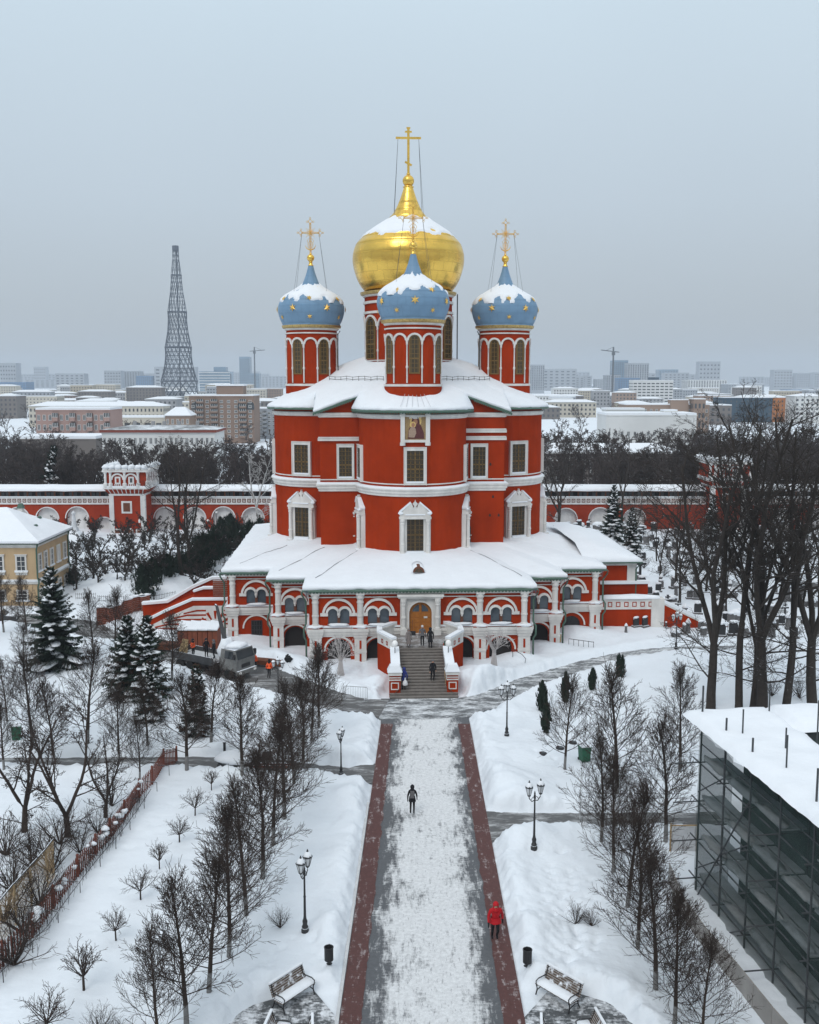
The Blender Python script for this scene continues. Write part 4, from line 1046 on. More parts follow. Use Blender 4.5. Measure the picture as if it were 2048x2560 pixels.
q = MB(); q.T = T(DX, FY, 0, 0); q.box(.3, .62, -.22, -.18, 4.12, 4.28); q.build('notice', 'white', DO)

# ---- front staircase
LZ, SX = 2.75, -.25
st = link('staircase', None, CATH)
def add(name, mb, m, smooth=False): return mb.build(name, m, st, smooth)
mb = MB(); mb.hprism([(SX-1.95, -28.1), (SX+1.95, -28.1), (3.4, -26.7), (3.4, -25.2), (2.3, FY), (-2.3, FY), (-3.6, -25.2), (-3.6, -26.7)], -.5, LZ); add('landing', mb, 'landing')
ns = 18; y_top, y_bot = -28.1, -34.2; zz = LZ
steps = []
for i in range(1, ns):
    za = LZ - LZ*i/ns; ya = y_top + (y_bot - y_top)*i/ns; yb = y_top + (y_bot-y_top)*(i-1)/ns
    wide = i >= ns-4
    hw = 2.05 if not wide else 2.25 + .14*(i-(ns-4))
    if wide: hw = 2.72
    add('step', MB().box(SX-hw, SX+hw, ya, yb, -.3, za).box(SX-hw-.01, SX+hw+.01, ya-.035, ya, za-.07, za+.002), 'stone_step')
y_p = y_top + (y_bot - y_top)*(ns-5)/ns
for sg in (-1, 1):
    X = lambda a, b: (min(SX+sg*a, SX+sg*b), max(SX+sg*a, SX+sg*b))
    # landing parapet: side, diagonal with sunk red squares
    def wall_line(pts, z0, z1, thick, name, m, cap=None):
        for (xa, ya), (xb, yb) in zip(pts[:-1], pts[1:]):
            d = Vector((xb-xa, yb-ya)); L_ = d.length; a = math.atan2(d.y, d.x); mb = MB(); mb.T = T(xa, ya, 0, a)
            mb.box(0, L_, -thick/2, thick/2, z0, z1); o = add(name, mb, m)
            if cap: mb = MB(); mb.T = T(xa, ya, 0, a); mb.box(-.02, L_+.02, -thick/2-.07, thick/2+.07, z1, z1+.12); mb.build('coping', 'white', o); mb = MB(); mb.T = T(xa, ya, 0, a); mb.box(-.04, L_+.04, -thick/2-.05, thick/2+.05, z1+.122, z1+.3); mb.build('coping_snow', 'snow', o)
    pl = [(sg*2.25, FY+.1), (SX*.6+sg*3.5, -25.2), (SX*.6+sg*3.5, -26.7), (SX+sg*2.25, -29.2)]
    wall_line(pl, -.5, 2.72, .34, 'landing_wall', 'red')
    wall_line(pl, 2.72, 3.5, .36, 'landing_parapet', 'white', True)
    for t in (.33, .66):
        (xa, ya), (xb, yb) = pl[2], pl[3]; d = Vector((xb-xa, yb-ya)); a = math.atan2(d.y, d.x)
        mb = MB(); mb.T = T(xa + d.x*t, ya + d.y*t, 0, a)
        for yy in (-.2, .2):
            for q in ((-.16, .16, 3.2, 3.26), (-.16, .16, 2.92, 2.98), (-.16, -.1, 2.98, 3.2), (.1, .16, 2.98, 3.2)): mb.box(q[0], q[1], yy-.012, yy+.012, q[2], q[3])
        add('red_square', mb, 'red')
    # flight wall, sloping, deep in snow
    fw = MB(); fw.T = Matrix.Rotation(R(90), 4, 'Z')
    xa, xb = X(1.95, 2.45)
    pr = [(y_p, -.3), (y_top+.05, -.3), (y_top+.05, 2.95), (y_top-1.0, 2.7), (y_p, 1.6)]
    fw.T = None; fw.add([(x, y, z) for x in (xa, xb) for y, z in pr], [(0, 1, 2, 3, 4), (9, 8, 7, 6, 5)] + [(i, i+5, (i+1) % 5+5, (i+1) % 5) for i in range(5)]); add('flight_wall', fw, 'red')
    sn = MB(); prs = [(y_p-.1, 1.55), (y_top-1.0, 2.6), (y_top-1.0, 3.0), (y_p+.6, 2.3), (y_p-.1, 2.15)]
    sn.add([(x, y, z) for x in (xa-.12, xb+.12) for y, z in prs], [(0, 1, 2, 3, 4), (9, 8, 7, 6, 5)] + [(i, i+5, (i+1) % 5+5, (i+1) % 5) for i in range(5)]); add('flight_snow', sn, 'snow')
    xa, xb = X(1.86, 2.74)
    pr_ = add('newel_pier', MB().box(xa, xb, y_p-.75, y_p+.1, -.1, 1.72), 'red')
    MB().box(xa-.04, xb+.04, y_p-.79, y_p+.1, 1.3, 1.4).box(xa-.04, xb+.04, y_p-.79, y_p+.1, 1.5, 1.58).box(xa-.1, xb+.1, y_p-.85, y_p+.15, 1.722, 2.0).build('pier_cornice', 'white', pr_)
    MB().frust(xa-.16, xb+.16, y_p-.92, y_p+.2, 2.002, 2.5, .22, .2).build('pier_snow', 'snow', pr_)
    MB().box(xa+.12, xa+.2, y_p-.78, y_p-.7, .55, 1.15).box(xb-.2, xb-.12, y_p-.78, y_p-.7, .55, 1.15).box(xa+.2, xb-.2, y_p-.78, y_p-.7, 1.07, 1.15).box(xa+.2, xb-.2, y_p-.78, y_p-.7, .55, .63).build('sunk_panel', 'white', pr_)
    hx = SX + sg*1.8
    MB().tube([(hx, y_p-.1, 1.0), (hx, y_p+.3, 1.15), (hx, y_p+1.0, 1.5)], .03, 6).tube([(hx, y_p, 1.05), (hx, y_p, .2)], .03, 6).build('handrail', 'mesh_tan', st)
    MB().tube([(SX+sg*2.72, y_p-.83, .05), (SX+sg*2.5, y_p-.83, .15), (SX+sg*1.95, y_p-.83, .62)], .035, 6).build('wall_rail', 'brown_wood', st)
# green service box fronts behind the globe lamps
for sg in (-1, 1): add('green_panel', MB().box(min(SX+sg*1.98, SX+sg*2.5), max(SX+sg*1.98, SX+sg*2.5), -28.62, -28.5, 2.5, 3.25), 'green_metal')
def cath_pt(x, y, z): 
    c, s = math.cos(R(2.6)), math.sin(R(2.6)); return Vector((-.12 + x*c - y*s, 112 + x*s + y*c, z))
# globe lamps on the stair walls: things that stand on the stairs
for sg, nm in ((-1, 'left'), (1, 'right')):
    g = thing('globe_lamp', 'white globe lamp on a thin iron stem, %s side of the front stairs' % nm, 'lamp', cath_pt(SX+sg*2.2, -30.2, 2.5), 0, 'globe lamps on the stair walls')
    MB().tube([(0, 0, -.3), (0, 0, .75)], .035, 6).lathe([(.16, -.05), (.05, .1), (.05, .15)], 8).build('stem', 'iron', g)
    MB().sphere((0, 0, 1.0), .25, 16, 10, 1.15).build('globe', 'globe', g, True)
# ================================================================ side buildings that belong to the cathedral gallery
wg = link('side_wing', None, CATH)
gx0, gx1, gy0, gy1 = 18.1, 22.6, -10.6, 10
w = MB().box(gx0, gx1, gy0, gy1, -1, 6.6).build('wing_wall', 'red', wg)
MB().box(gx1-.75, gx1+.12, gy0-.12, gy0+.5, -1, 6.4).build('wing_pilaster', 'white', wg)
MB().box(gx0, gx1+.2, gy0-.2, gy1, 6.3, 6.55).build('wing_cornice', 'white', wg)
rows = []
rr = MB().box(18.3, gx1+.7, gy0-.7, gy1, 6.6, 6.7); rr.build('wing_roof', 'green_metal', wg)
rr = MB(); N_ = 14; rows = []
for j in range(N_+1):
    row = []
    for i in range(N_+1):
        x = 17.2 + (gx1+.65-17.2)*i/N_; y = gy0-.65 + 20*j/N_
        e = min(gx1+.65-x, (y-(gy0-.65))*1.0); z = 6.98 + min(e, 4)*.27 + .12*nz(x, y, 2, .9); row.append((x, y, z))
    rows.append(row)
rows.insert(0, [(x, y+.05, 6.72) for x, y, z in rows[0]])
rows = [r + [(r[-1][0]-.03, r[-1][1], 6.72)] for r in rows]
loft(rows, 'wing_snow', 'snow', wg, True, False)
MB().tube([(gx1+.5, gy0-.5, 6.6), (gx1+.15, gy0-.15, 5.9), (gx1+.15, gy0-.15, 0)], .085, 7).build('downpipe', 'green_metal', wg)
# right side stairs: parapet with sunk squares, pier, sloping wall
rs = link('side_stairs_right', None, CATH)
P0 = T(18.1, -13.2, 0, R(0))
m = MB(); m.T = P0; m.box(.1, 6.2, 0, 6, -1, 2.3); m.build('stair_base', 'red', rs)
m = MB(); m.T = P0; m.box(.1, 6.2, -.08, .3, 2.3, 3.35); pp = m.build('stair_parapet', 'white', rs)
for i in range(7):
    x = .6 + i*.82; m = MB(); m.T = P0
    for q in ((-.22, .22, 2.98, 3.06), (-.22, .22, 2.56, 2.64), (-.22, -.14, 2.64, 2.98), (.14, .22, 2.64, 2.98)): m.box(x+q[0], x+q[1], -.1, -.07, q[2], q[3])
    m.build('red_square', 'red', pp)
m = MB(); m.T = P0; m.box(0, 6.4, -.2, .5, 3.352, 3.5); m.blob((3.2, .3, 3.5), 3.2, .6, .25, 3, 20, 5, .2); m.build('parapet_snow', 'snow', rs)
m = MB(); m.T = P0; m.box(.1, 5.9, 2.4, 2.7, 2.3, 4.4); m.build('back_parapet', 'red', rs)
m = MB(); m.T = P0; m.box(.0, 6.0, 2.2, 2.9, 4.4, 4.7); m.build('back_parapet_snow', 'snow', rs)
m = MB(); m.T = P0; m.box(5.6, 6.9, -.16, .9, -1, 3.36); m.build('stair_pier', 'white', rs)
m = MB(); m.T = P0; m.prism([(6.9, -1), (13.5, -1), (13.5, .5), (11.8, .5), (6.9, 2.9)], -.05, .4); m.build('sloping_wall', 'red', rs)
m = MB(); m.T = P0; m.prism([(6.9, 2.9), (11.8, .5), (13.6, .5), (13.6, .75), (11.9, .78), (6.9, 3.2)], -.16, .5); m.build('sloping_snow', 'snow', rs)
m = MB(); m.T = P0; m.prism([(6.9, 2.72), (11.8, .32), (11.8, .5), (6.9, 2.9)], -.12, -.04); m.build('sloping_coping', 'white', rs)
# left side stairs: red and white stripes round a blind arch, sloping parapets
ls = link('side_stairs_left', None, CATH)
P1 = T(-18.1, -12.2, 0, 0)
top = [(0, 3.4), (-3.8, 3.4), (-6.4, 2.3), (-9.0, 1.0), (-9.0, -1), (0, -1)]
m = MB(); m.T = P1; m.prism(top[::-1], .0, 5); m.build('stair_mass', 'red', ls)
m = MB(); m.T = P1; m.prism([(0, 2.85), (-3.7, 2.85), (-6.2, 1.8), (-8.8, .5), (-8.8, -1), (0, -1)][::-1], -.04, .0); FW = m.build('white_facing', 'white', ls)
for k, z in enumerate((2.3, 1.85, 1.4, .95, .5)):
    xl = -4.0 - k*.95
    m = MB(); m.T = P1; h = .13
    m.prism([(-2.5, z), (-2.5, z+h*1.2), (xl+.6, z+h*1.2), (xl-.7, z-.28+h), (xl-.7, z-.28), (xl+.6, z)], -.07, -.03); m.build('red_stripe', 'red', FW)
    m = MB(); m.T = P1; m.box(-.75, 0, -.07, -.03, z, z+h*1.2); m.build('red_stripe', 'red', FW)
for i in range(5):
    a = R(30 + 30*i); m = MB(); m.T = P1
    r0, r1 = .75, 1.55; da = .09
    m.prism([(-1.6 + r0*math.cos(a-da), .8 + r0*math.sin(a-da)), (-1.6 + r1*math.cos(a-da), .8 + r1*math.sin(a-da)), (-1.6 + r1*math.cos(a+da), .8 + r1*math.sin(a+da)), (-1.6 + r0*math.cos(a+da), .8 + r0*math.sin(a+da))], -.08, -.03); m.build('red_voussoir', 'red', FW)
m = MB(); m.T = P1; m.prism(arch_poly(-1.6, 1.2, -1, .8, 8), -.06, -.03); m.build('blind_arch', 'kerb', FW)
m = MB(); m.T = P1; m.prism([(0, 3.4), (0, 3.6), (-3.9, 3.6), (-6.5, 2.5), (-9.1, 1.2), (-9.0, 1.0), (-6.4, 2.3), (-3.8, 3.4)], -.1, .5); m.build('front_coping_snow', 'snow', ls)
m = MB(); m.T = P1; m.prism([(0, 4.7), (-2.4, 4.7), (-4.4, 3.8), (-7.0, 2.3), (-9.6, 2.1), (-9.6, -1), (0, -1)][::-1], 4.2, 4.6); m.build('back_parapet', 'red', ls)
m = MB(); m.T = P1; m.prism([(0, 4.7), (0, 4.95), (-2.5, 4.95), (-4.5, 4.05), (-7.1, 2.55), (-9.7, 2.35), (-9.6, 2.1), (-7.0, 2.3), (-4.4, 3.8), (-2.4, 4.7)], 4.0, 4.8); m.build('back_coping_snow', 'snow', ls)
m = MB(); m.T = P1; m.prism([(-1.2, 3.4), (-1.2, 4.1), (-3.0, 4.1), (-4.0, 3.8), (-4.0, 3.4)], 2.2, 2.5); m.build('inner_parapet', 'red', ls)
m = MB(); m.T = P1; m.prism([(-1.2, 4.1), (-1.2, 4.3), (-3.1, 4.3), (-4.1, 3.95), (-4.0, 3.8), (-3.0, 4.1)], 2.0, 2.7); m.build('inner_coping_snow', 'snow', ls)
for i in range(8):
    m = MB(); m.T = P1; m.box(-2.0, -.5, 1.55, 1.7, 3.4 + i*.21, 3.58 + i*.21); m.build('board', 'panel_red', ls)
# ================================================================ monastery wall and its tower
WY = 168.0
def wall_run(label, x0, x1, arches, y=WY):
    th = thing('monastery_wall', label, 'wall', (x0, y, 0)); L_ = x1 - x0
    arches = [(c, w, zs + .62) for c, w, zs in arches]
    holes = [arch_poly(c - x0, w, -1.0, zs, 14) for c, w, zs in arches]
    m = MB(); m.holed([(0, -1.2), (L_, -1.2), (L_, 4.55), (0, 4.55)], holes, .7, back=1); m.k = 0; m.box(0, L_, .75, 2.4, -1, 4.5)
    m.build('wall_face', ['red_far', 'white_far'], th)
    for c, w, zs in arches: MB().prism(ring_poly(c - x0, zs, w/2, w/2+.16, 14), -.06, .3).build('niche_ring', 'white_far', th)
    fr = MB().box(0, L_, -.18, .4, 4.55, 5.75).build('frieze', 'white_far', th)
    MB().box(0, L_, -.3, .4, 5.752, 5.86).build('frieze_snow', 'snow', th)
    q = MB()
    for a in ((-.3, .3, .5, .62), (-.3, .3, 0, .12), (-.3, -.18, .12, .5), (.18, .3, .12, .5), (-.08, .08, .24, .38)): q.box(a[0], a[1], -.03, .03, a[2], a[3])
    qm = q.mesh('frieze_square', 'brown_wood')
    n = int(L_/.82)
    for i in range(n): link('frieze_square', qm, fr, ((i+.5)*L_/n, -.19, 4.86))
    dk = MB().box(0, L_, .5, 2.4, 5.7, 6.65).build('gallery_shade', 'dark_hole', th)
    pm = MB().box(-.12, .12, -.1, .1, 5.75, 6.7).mesh('gallery_post', 'brown_wood')
    k = int(L_/1.5)
    for i in range(k+1): link('gallery_post', pm, th, (min(max(i*L_/k, .15), L_-.15), .35, 0))
    bm = MB()
    for i in range(k*2): 
        if (i*7) % 5 > 1: x = (i+.5)*L_/(k*2); bm.box(x-.28, x+.28, .42, .48, 5.8, 6.5)
    bm.build('boarding', 'steel', th, kind='stuff')
    MB().box(-.1, L_+.1, -.35, 3.0, 6.66, 6.78).build('wall_roof', 'brown_wood', th)
    rows = []; n = max(4, int(L_/1.2))
    for yy, zz in ((-.45, 6.78), (-.5, 6.98), (.3, 7.35), (1.3, 7.75), (2.6, 7.3), (3.1, 6.85)):
        rows.append([(L_*i/n, yy + .06*nz(i*.7, yy, 2), zz + .07*nz(i*.5, yy*2, x0)) for i in range(n+1)])
    loft(rows, 'roof_snow', 'snow', th, True, False)
    return th
def X(px): return (px - 1024) / FOC * WY / 1.0
ar = [( (p-1024)/FOC*WY*1.005, w, zs) for p, w, zs in ((42, 3.6, 1.55), (115, 3.7, 1.5), (190, 3.7, 1.6), (258, 2.8, .3))]
wall_run('long red wall with white niches behind the pale yellow house', -95, -48.4, [(-73.5, 3.6, 1.5), (-80, 3.6, 1.5), (-87, 3.6, 1.5)] + ar)
wall_run('red wall with white niches between square tower and cathedral', -42.8, -17, [(-40.6, 3.6, 1.6), (-35.7, 3.6, 1.55), (-30.9, 3.7, 1.6), (-26.0, 3.6, 1.55), (-21, 3.6, 1.55)])
wall_run('red wall with white niche right of cathedral behind snowy spruce', 16, 49.1, [(20, 3.6, 1.4), (26, 3.6, 1.4), (31.7, 3.7, 1.45), (37.4, 3.6, 1.4)])
wall_run('red wall seen through bare trees at the right edge', 54.9, 92, [(56+6*i, 3.6, 1.4) for i in range(6)])
def wall_tower(label, cx, y, w, h, name='wall_tower'):
    th = thing(name, label, 'tower', (cx, y, 0)); a = w/2
    b = MB().box(-a, a, 0, w, -1.2, h).build('tower_wall', 'red_far', th)
    for sg in (-1, 1): MB().box(sg*a - (.7 if sg > 0 else .05), sg*a + (.05 if sg > 0 else .7), -.12, .6, -1.2, h).build('corner_strip', 'white_far', th)
    MB().box(-a-.05, a+.05, -.14, w+.1, h, h+.3).build('string_course', 'white_far', th)
    f = MB(); f.frust(-a-.05, a+.05, -.05, w+.05, h+.3, h+1.1, -.6, -.6); f.build('flared_base', 'red_far', th)
    for i in range(9):
        x = -a + w*(i+.5)/9; MB().add([(x-.07, -.1, h+.32), (x+.07, -.1, h+.32), (x*1.12+.07, -.72, h+1.08), (x*1.12-.07, -.72, h+1.08), (x-.07, .2, h+.32), (x+.07, .2, h+.32), (x*1.12+.07, -.4, h+1.08), (x*1.12-.07, -.4, h+1.08)], [(0, 1, 2, 3), (0, 3, 7, 4), (1, 5, 6, 2)]).build('bracket', 'white_far', th)
    A2 = a + .62; z0 = h + 1.1; z1 = z0 + 2.75
    MB().box(-A2-.15, A2+.15, -.8, w+.8, z0, z0+.25).build('parapet_floor', 'white_far', th)
    MB().box(-A2-.1, A2+.1, -.78, w+.7, z0+.252, z0+.5).build('parapet_snow', 'snow', th)
    cr = MB().box(-A2+.2, A2-.2, -.4, w+.4, z0+.25, z1).build('crown_wall', 'red_far', th)
    for i in range(4):
        x = (-A2 + .2, -A2 + 1.1 - .1, -.2, A2 - 1.5)[i] + .05; m = MB(); m.lathe([(.36, z0+.3), (.36, z0+.9), (.2, z0+1.05), (.2, z1-.3), (.32, z1)], 8, x, -.55); m.build('crown_column', 'white_far', cr)
    for i in range(2):
        x = -A2 + 1.1 + (2*A2-2.6)*(i+.5)/2; m = MB(); m.prism(ring_poly(x, z0+1.5, .82, 1.08, 10), -.62, -.35); m.build('crown_arch', 'white_far', cr)
        m = MB(); m.box(x-.45, x+.45, -.48, -.38, z0+.8, z0+2.0); m.build('crown_opening', 'white_far', cr)
        if i < 2: m = MB(); m.box(x-.2, x+.2, -.5, -.47, z0+1.05, z0+1.75); m.build('crown_slit', 'red_far' if i == 0 else 'steel', cr)
        m = MB()
        for k in range(4): m.box(x-.5+k*.3, x-.38+k*.3, -.55, -.4, z0+.5, z0+.85)
        m.build('balusters', 'white_far', cr, kind='stuff')
    for i in range(5):    # right flank seen at an angle
        yy = -.2 + (w+.4)*i/4; m = MB(); m.lathe([(.36, z0+.3), (.36, z0+1.2), (.2, z0+1.35), (.2, z1-.3), (.32, z1)], 8, A2-.05, yy); m.build('crown_column', 'white_far', cr)
    MB().box(-A2-.2, A2+.2, -.85, w+.85, z1, z1+.3).build('crown_cornice', 'white_far', cr)
    def merlon(x, y):
        m = MB(); m.frust(x-.42, x+.42, y-.3, y+.3, z1+.3, z1+.85, .1, .05); m.build('merlon', 'white_far', cr)
        m = MB(); m.blob((x, y, z1+.8), .6, .48, .4, int(abs(x*7+y*3)) % 17, 8, 6, .3); m.lathe([(.12, z1+1.05), (.02, z1+1.5)], 5, x+.2, y); m.build('merlon_snow', 'snow', cr, True)
    for i in range(7): merlon(-A2 + .3 + (2*A2-.6)*i/6, -.6)
    for i in range(1, 6): merlon(A2 - .1, -.6 + (w+1.2)*i/5); merlon(-A2 + .1, -.6 + (w+1.2)*i/5)
    m = MB(); m.k = 0; m.box(-.1-.85, -.1+.85, -.06, .1, h-2.9, h-.9); m.k = 1; m.box(-.1-.55, -.1+.55, -.09, -.05, h-2.6, h-1.2); m.build('tower_window', ['white_far', 'brown_wood'], th)
    for x in (-1.7, 1.9):
        m = MB(); m.k = 0; m.box(x-.65, x+.65, -.06, .1, -.9, 1.1); m.k = 1; m.box(x-.42, x+.42, -.09, -.05, -.9, .85); m.build('tower_door', ['white_far', 'brown_wood'], th)
    m = MB(); m.k = 0; m.prism(ring_poly(.1, .4, .65, .85, 10), -.08, .1); m.k = 1; m.prism(arch_poly(.1, 1.3, -1, .4, 8), -.07, .05); m.build('tower_arch', ['white_far', 'brown_wood'], th)
    MB().lathe([(.1, 2.1), (.17, 2.2), (.17, 2.5), (.05, 2.75)], 8, 1.95, -.3).build('wall_lamp', 'globe', th)
    return th
wall_tower('square red tower with a white crenellated crown heaped with snow', -45.6, 163.6, 5.7, 6.5)
wall_tower('square red tower half hidden behind bare trees near right edge', 52.0, 165.5, 5.6, 7.6)
# ================================================================ pale yellow house at the left edge
HX, HY = -40.85, 110.0
hse = thing('yellow_house', 'two storey pale ochre house with white windows under a snowy roof', 'house', (HX, HY, 0), R(0))
# local: corner at origin, front runs to -x, flank runs back along +y slanting right
FL, FD = 22.0, 10.4
ang = R(90)
ux, uy = math.cos(ang), math.sin(ang)
plan = [(0, 0), (ux*FD, uy*FD), (ux*FD-FL, uy*FD), (-FL, 0)]
ZE = 7.3
MB().hprism(plan, -.5, ZE).build('wall', 'ochre_wall', hse)
MB().band(plan, [(0, 2.75), (.16, 2.85), (.16, 3.0), (.24, 3.05), (0, 3.12)]).build('string_course', 'white', hse)
MB().band(plan, [(.22, 3.05), (.22, 3.15), (0, 3.3)]).build('string_snow', 'snow', hse, True)
MB().band(plan, [(0, ZE-.5), (.15, ZE-.4), (.15, ZE-.2), (.4, ZE-.05), (.4, ZE+.05), (0, ZE+.1)]).build('cornice', 'white', hse)
def house_window(Tm, w, z0, z1, deep=True, kind='full'):
    m = MB(); m.T = Tm
    for a in ((-w-.17, -w, z0-.1, z1+.17), (w, w+.17, z0-.1, z1+.17), (-w, w, z1, z1+.17), (-w, w, z0-.1, z0)): m.box(a[0], a[1], -.12, .1, a[2], a[3])
    if kind == 'full': m.box(-w-.26, w+.26, -.2, .1, z1+.17, z1+.26); m.box(-w-.26, w+.26, -.24, .1, z0-.17, z0-.1); m.box(-w-.2, w+.2, -.1, .1, z0-.45, z0-.18)
    o = m.build('window', 'white', hse)
    g = MB(); g.T = Tm; g.box(-w, w, -.03, .1, z0, z1); g.build('pane', 'glass' if kind != 'blank' else 'white', o)
    if kind != 'blank':
        b = MB(); b.T = Tm; b.box(-.03, .03, -.07, -.03, z0, z1)
        for q in (1/3, 2/3): b.box(-w, w, -.071, -.031, z0+(z1-z0)*q-.025, z0+(z1-z0)*q+.025)
        b.build('glazing_bars', 'white', o)
    s = MB(); s.T = Tm; s.box(-w-.3, w+.3, -.17, 0, z0-.1, z0+.08); s.build('sill_snow', 'snow', o)
for x in (-1.65, -4.1, -6.6, -9.1):
    house_window(T(x, 0, 0, 0), .43, 4.25, 5.85); house_window(T(x, 0, 0, 0), .48, .95, 2.0, kind='plain')
for i, d in enumerate((.95, 2.75, 4.75, 6.95, 9.1)):
    house_window(T(ux*d, uy*d, 0, ang), .36, 4.1, 5.9, kind='blank' if i == 3 else 'plain')
    house_window(T(ux*d, uy*d, 0, ang), .36, .95, 2.0, kind='plain')
gp = grow_poly(plan, .55); ce = [((gp[0][0]+gp[3][0])/2+8, (gp[0][1]+gp[1][1])/2)]
rid = [(-5.0, FD*.5, 10.3), (-FL+4, FD*.5, 10.3)]
def hip(dz, name, m, wob):
    n = 26; rows = []
    A_, B_, C_, D_ = [Vector((*p, ZE)) for p in gp]; r0, r1 = Vector(rid[0]), Vector(rid[1])
    mb = MB()
    for (e0, e1, t0, t1) in ((D_, A_, r1, r0), (A_, B_, r0, r0), (B_, C_, r0, r1), (C_, D_, r1, r1)):
        vs = []; N = 14
        for j in range(N+1):
            for i in range(N+1):
                p = e0.lerp(e1, i/N).lerp(t0.lerp(t1, i/N), j/N); p.z += dz + (wob*nz(p.x, p.y, 4, .5) if j else 0); vs.append(p)
        mb.add(vs, [(j*(N+1)+i, j*(N+1)+i+1, (j+1)*(N+1)+i+1, (j+1)*(N+1)+i) for j in range(N) for i in range(N)])
        lip = []
        for i in range(N+1):
            p = e0.lerp(e1, i/N); lip += [p + Vector((0, 0, dz)), p + Vector((0, 0, dz-.32))]
        mb.add(lip, [(2*i+1, 2*i+3, 2*i+2, 2*i) for i in range(N)])
    return mb.build(name, m, hse, wob > 0)
hip(.32, 'roof_snow', 'snow', .14)
MB().hprism(gp, ZE-.05, ZE+.08).build('roof_edge', 'green_metal', hse)
MB().box(-4.75, -4.2, 7.7, 8.3, 8.6, 10.2).build('chimney', 'white', hse)
MB().frust(-4.85, -4.1, 7.6, 8.4, 10.2, 10.75, .2, .2).build('chimney_cap', 'green_metal', hse)
MB().box(-4.9, -4.05, 7.5, 8.5, 8.4, 9.1).build('chimney_base', 'green_metal', hse)
MB().prism(arch_poly(-1.5, .4, 8.1, 8.6, 6), 4.0, 4.6).build('roof_vent', 'green_metal', hse)
MB().prism(arch_poly(-2.2, .4, 8.6, 9.1, 6), 7.2, 7.8).build('roof_vent', 'green_metal', hse)
for p in (plan[0], plan[1]):
    MB().tube([(p[0]+.35, p[1]-.35, ZE), (p[0]+.12, p[1]-.15, ZE-.7), (p[0]+.12, p[1]-.15, 3.5), (p[0]+.3, p[1]-.3, 3.2), (p[0]+.3, p[1]-.3, 2.9), (p[0]+.12, p[1]-.15, 2.5), (p[0]+.12, p[1]-.15, 0)], .09, 7).build('downpipe', 'green_metal', hse, True)
# ================================================================ scaffolded building on the right
# outer skin of poles and snow-laden planks behind green netting, a wide flat roof deep in snow
SZ = 9.0
def roofpt(px, py): return gr(px, py, SZ)
c0 = roofpt(1756, 1796); c1 = roofpt(2056, 2036)
sd = Vector((c1.x-c0.x, c1.y-c0.y, 0)); SL = 27.0; sa = math.atan2(sd.y, sd.x)
scf = thing('scaffolded_building', 'building wrapped in scaffolding and dark green netting with deep roof snow', 'building', (c0.x, c0.y, 0), sa)
# local +x runs along the visible flank towards the camera, local +y points right/back into the building
BW = 22.0
mat('net', (.04, .062, .058), .95, .35, 1.2)
_m = M['net']; _n = _m.node_tree; _b = _n.nodes['Principled BSDF']; _b.inputs['Alpha'].default_value = .46
cor = MB().box(1.2, SL, 1.6, BW, -.5, SZ-.6).build('core_wall', 'netting', scf)
nb = 10; bay = 2.62
LV = [SZ-.1 - 1.95*k for k in range(1, 5)]
for i in range(nb+1):
    x = i*bay
    for y in (0, 1.25):
        MB().tube([(x, y, -.4), (x + random.uniform(-.03, .03), y, SZ + (random.choice((.0, .9, 1.6)) if y == 0 else .0))], .05, 6).build('scaffold_pole', 'steel', scf)
    for z in LV: MB().tube([(x, -.35 if i % 3 else -1.3, z-.12), (x, 1.3, z-.12)], .035, 5).build('cross_tube', 'steel', scf)
for z in LV + [SZ-.35]:
    for y in (0,): MB().tube([(-.9, y, z-.2), (nb*bay, y, z-.2)], .04, 5).build('ledger', 'steel', scf); (z < SZ-1) and MB().tube([(0, y, z+.8), (nb*bay, y, z+.8)], .032, 5).build('guard_rail', 'steel', scf)
for k, z in enumerate(LV):
    for i in range(nb):
        m = MB(); x0 = i*bay+.06; x1 = (i+1)*bay-.06
        if (i*5 + k*3) % 11 == 4: continue
        dz = random.uniform(-.06, .06)
        m.add([(x0, .12, z+dz), (x1, .12, z-dz), (x1, 1.2, z-dz), (x0, 1.2, z+dz), (x0, .12, z+dz+.07), (x1, .12, z-dz+.07), (x1, 1.2, z-dz+.07), (x0, 1.2, z+dz+.07)], [(0,3,2,1),(4,5,6,7),(0,1,5,4),(1,2,6,5),(2,3,7,6),(3,0,4,7)])
        m.build('plank_deck', 'net_plank', scf)
        m = MB(); m.blob(((x0+x1)/2, .3, z+.1), (x1-x0)*.52, .26, .15, i*3+k, 12, 5, .35); m.build('plank_snow', 'net_plank' if (i+k) % 2 else 'kerb', scf, True)
    for i in range(k % 2, nb, 5): MB().tube([(i*bay, -.06, z-1.6), ((i+1)*bay, -.06, z+.1)], .035, 5).build('brace', 'steel', scf)
for i in range(0, 1):
    MB().tube([(i*bay, -.1, -.3), (i*bay+2*bay, -.1, SZ-2)], .04, 5).build('long_brace', 'steel', scf)
rows = []
for j in range(13):
    z = -.3 + (SZ-.4)*j/12; rows.append([(nb*bay*i/56, -.12 + .10*nz(i*.6, j*.7, 3) + (.12 if i % 4 else 0), z) for i in range(57)])
loft(rows, 'netting', 'net', scf, True, False)
rows = []
for j in range(13):
    z = -.3 + (SZ-.4)*j/12; rows.append([(-.12 + .08*nz(i*.6, j*.7, 9), 1.7*i/8, z) for i in range(9)])
loft(rows, 'end_netting', 'net', scf, True, False)
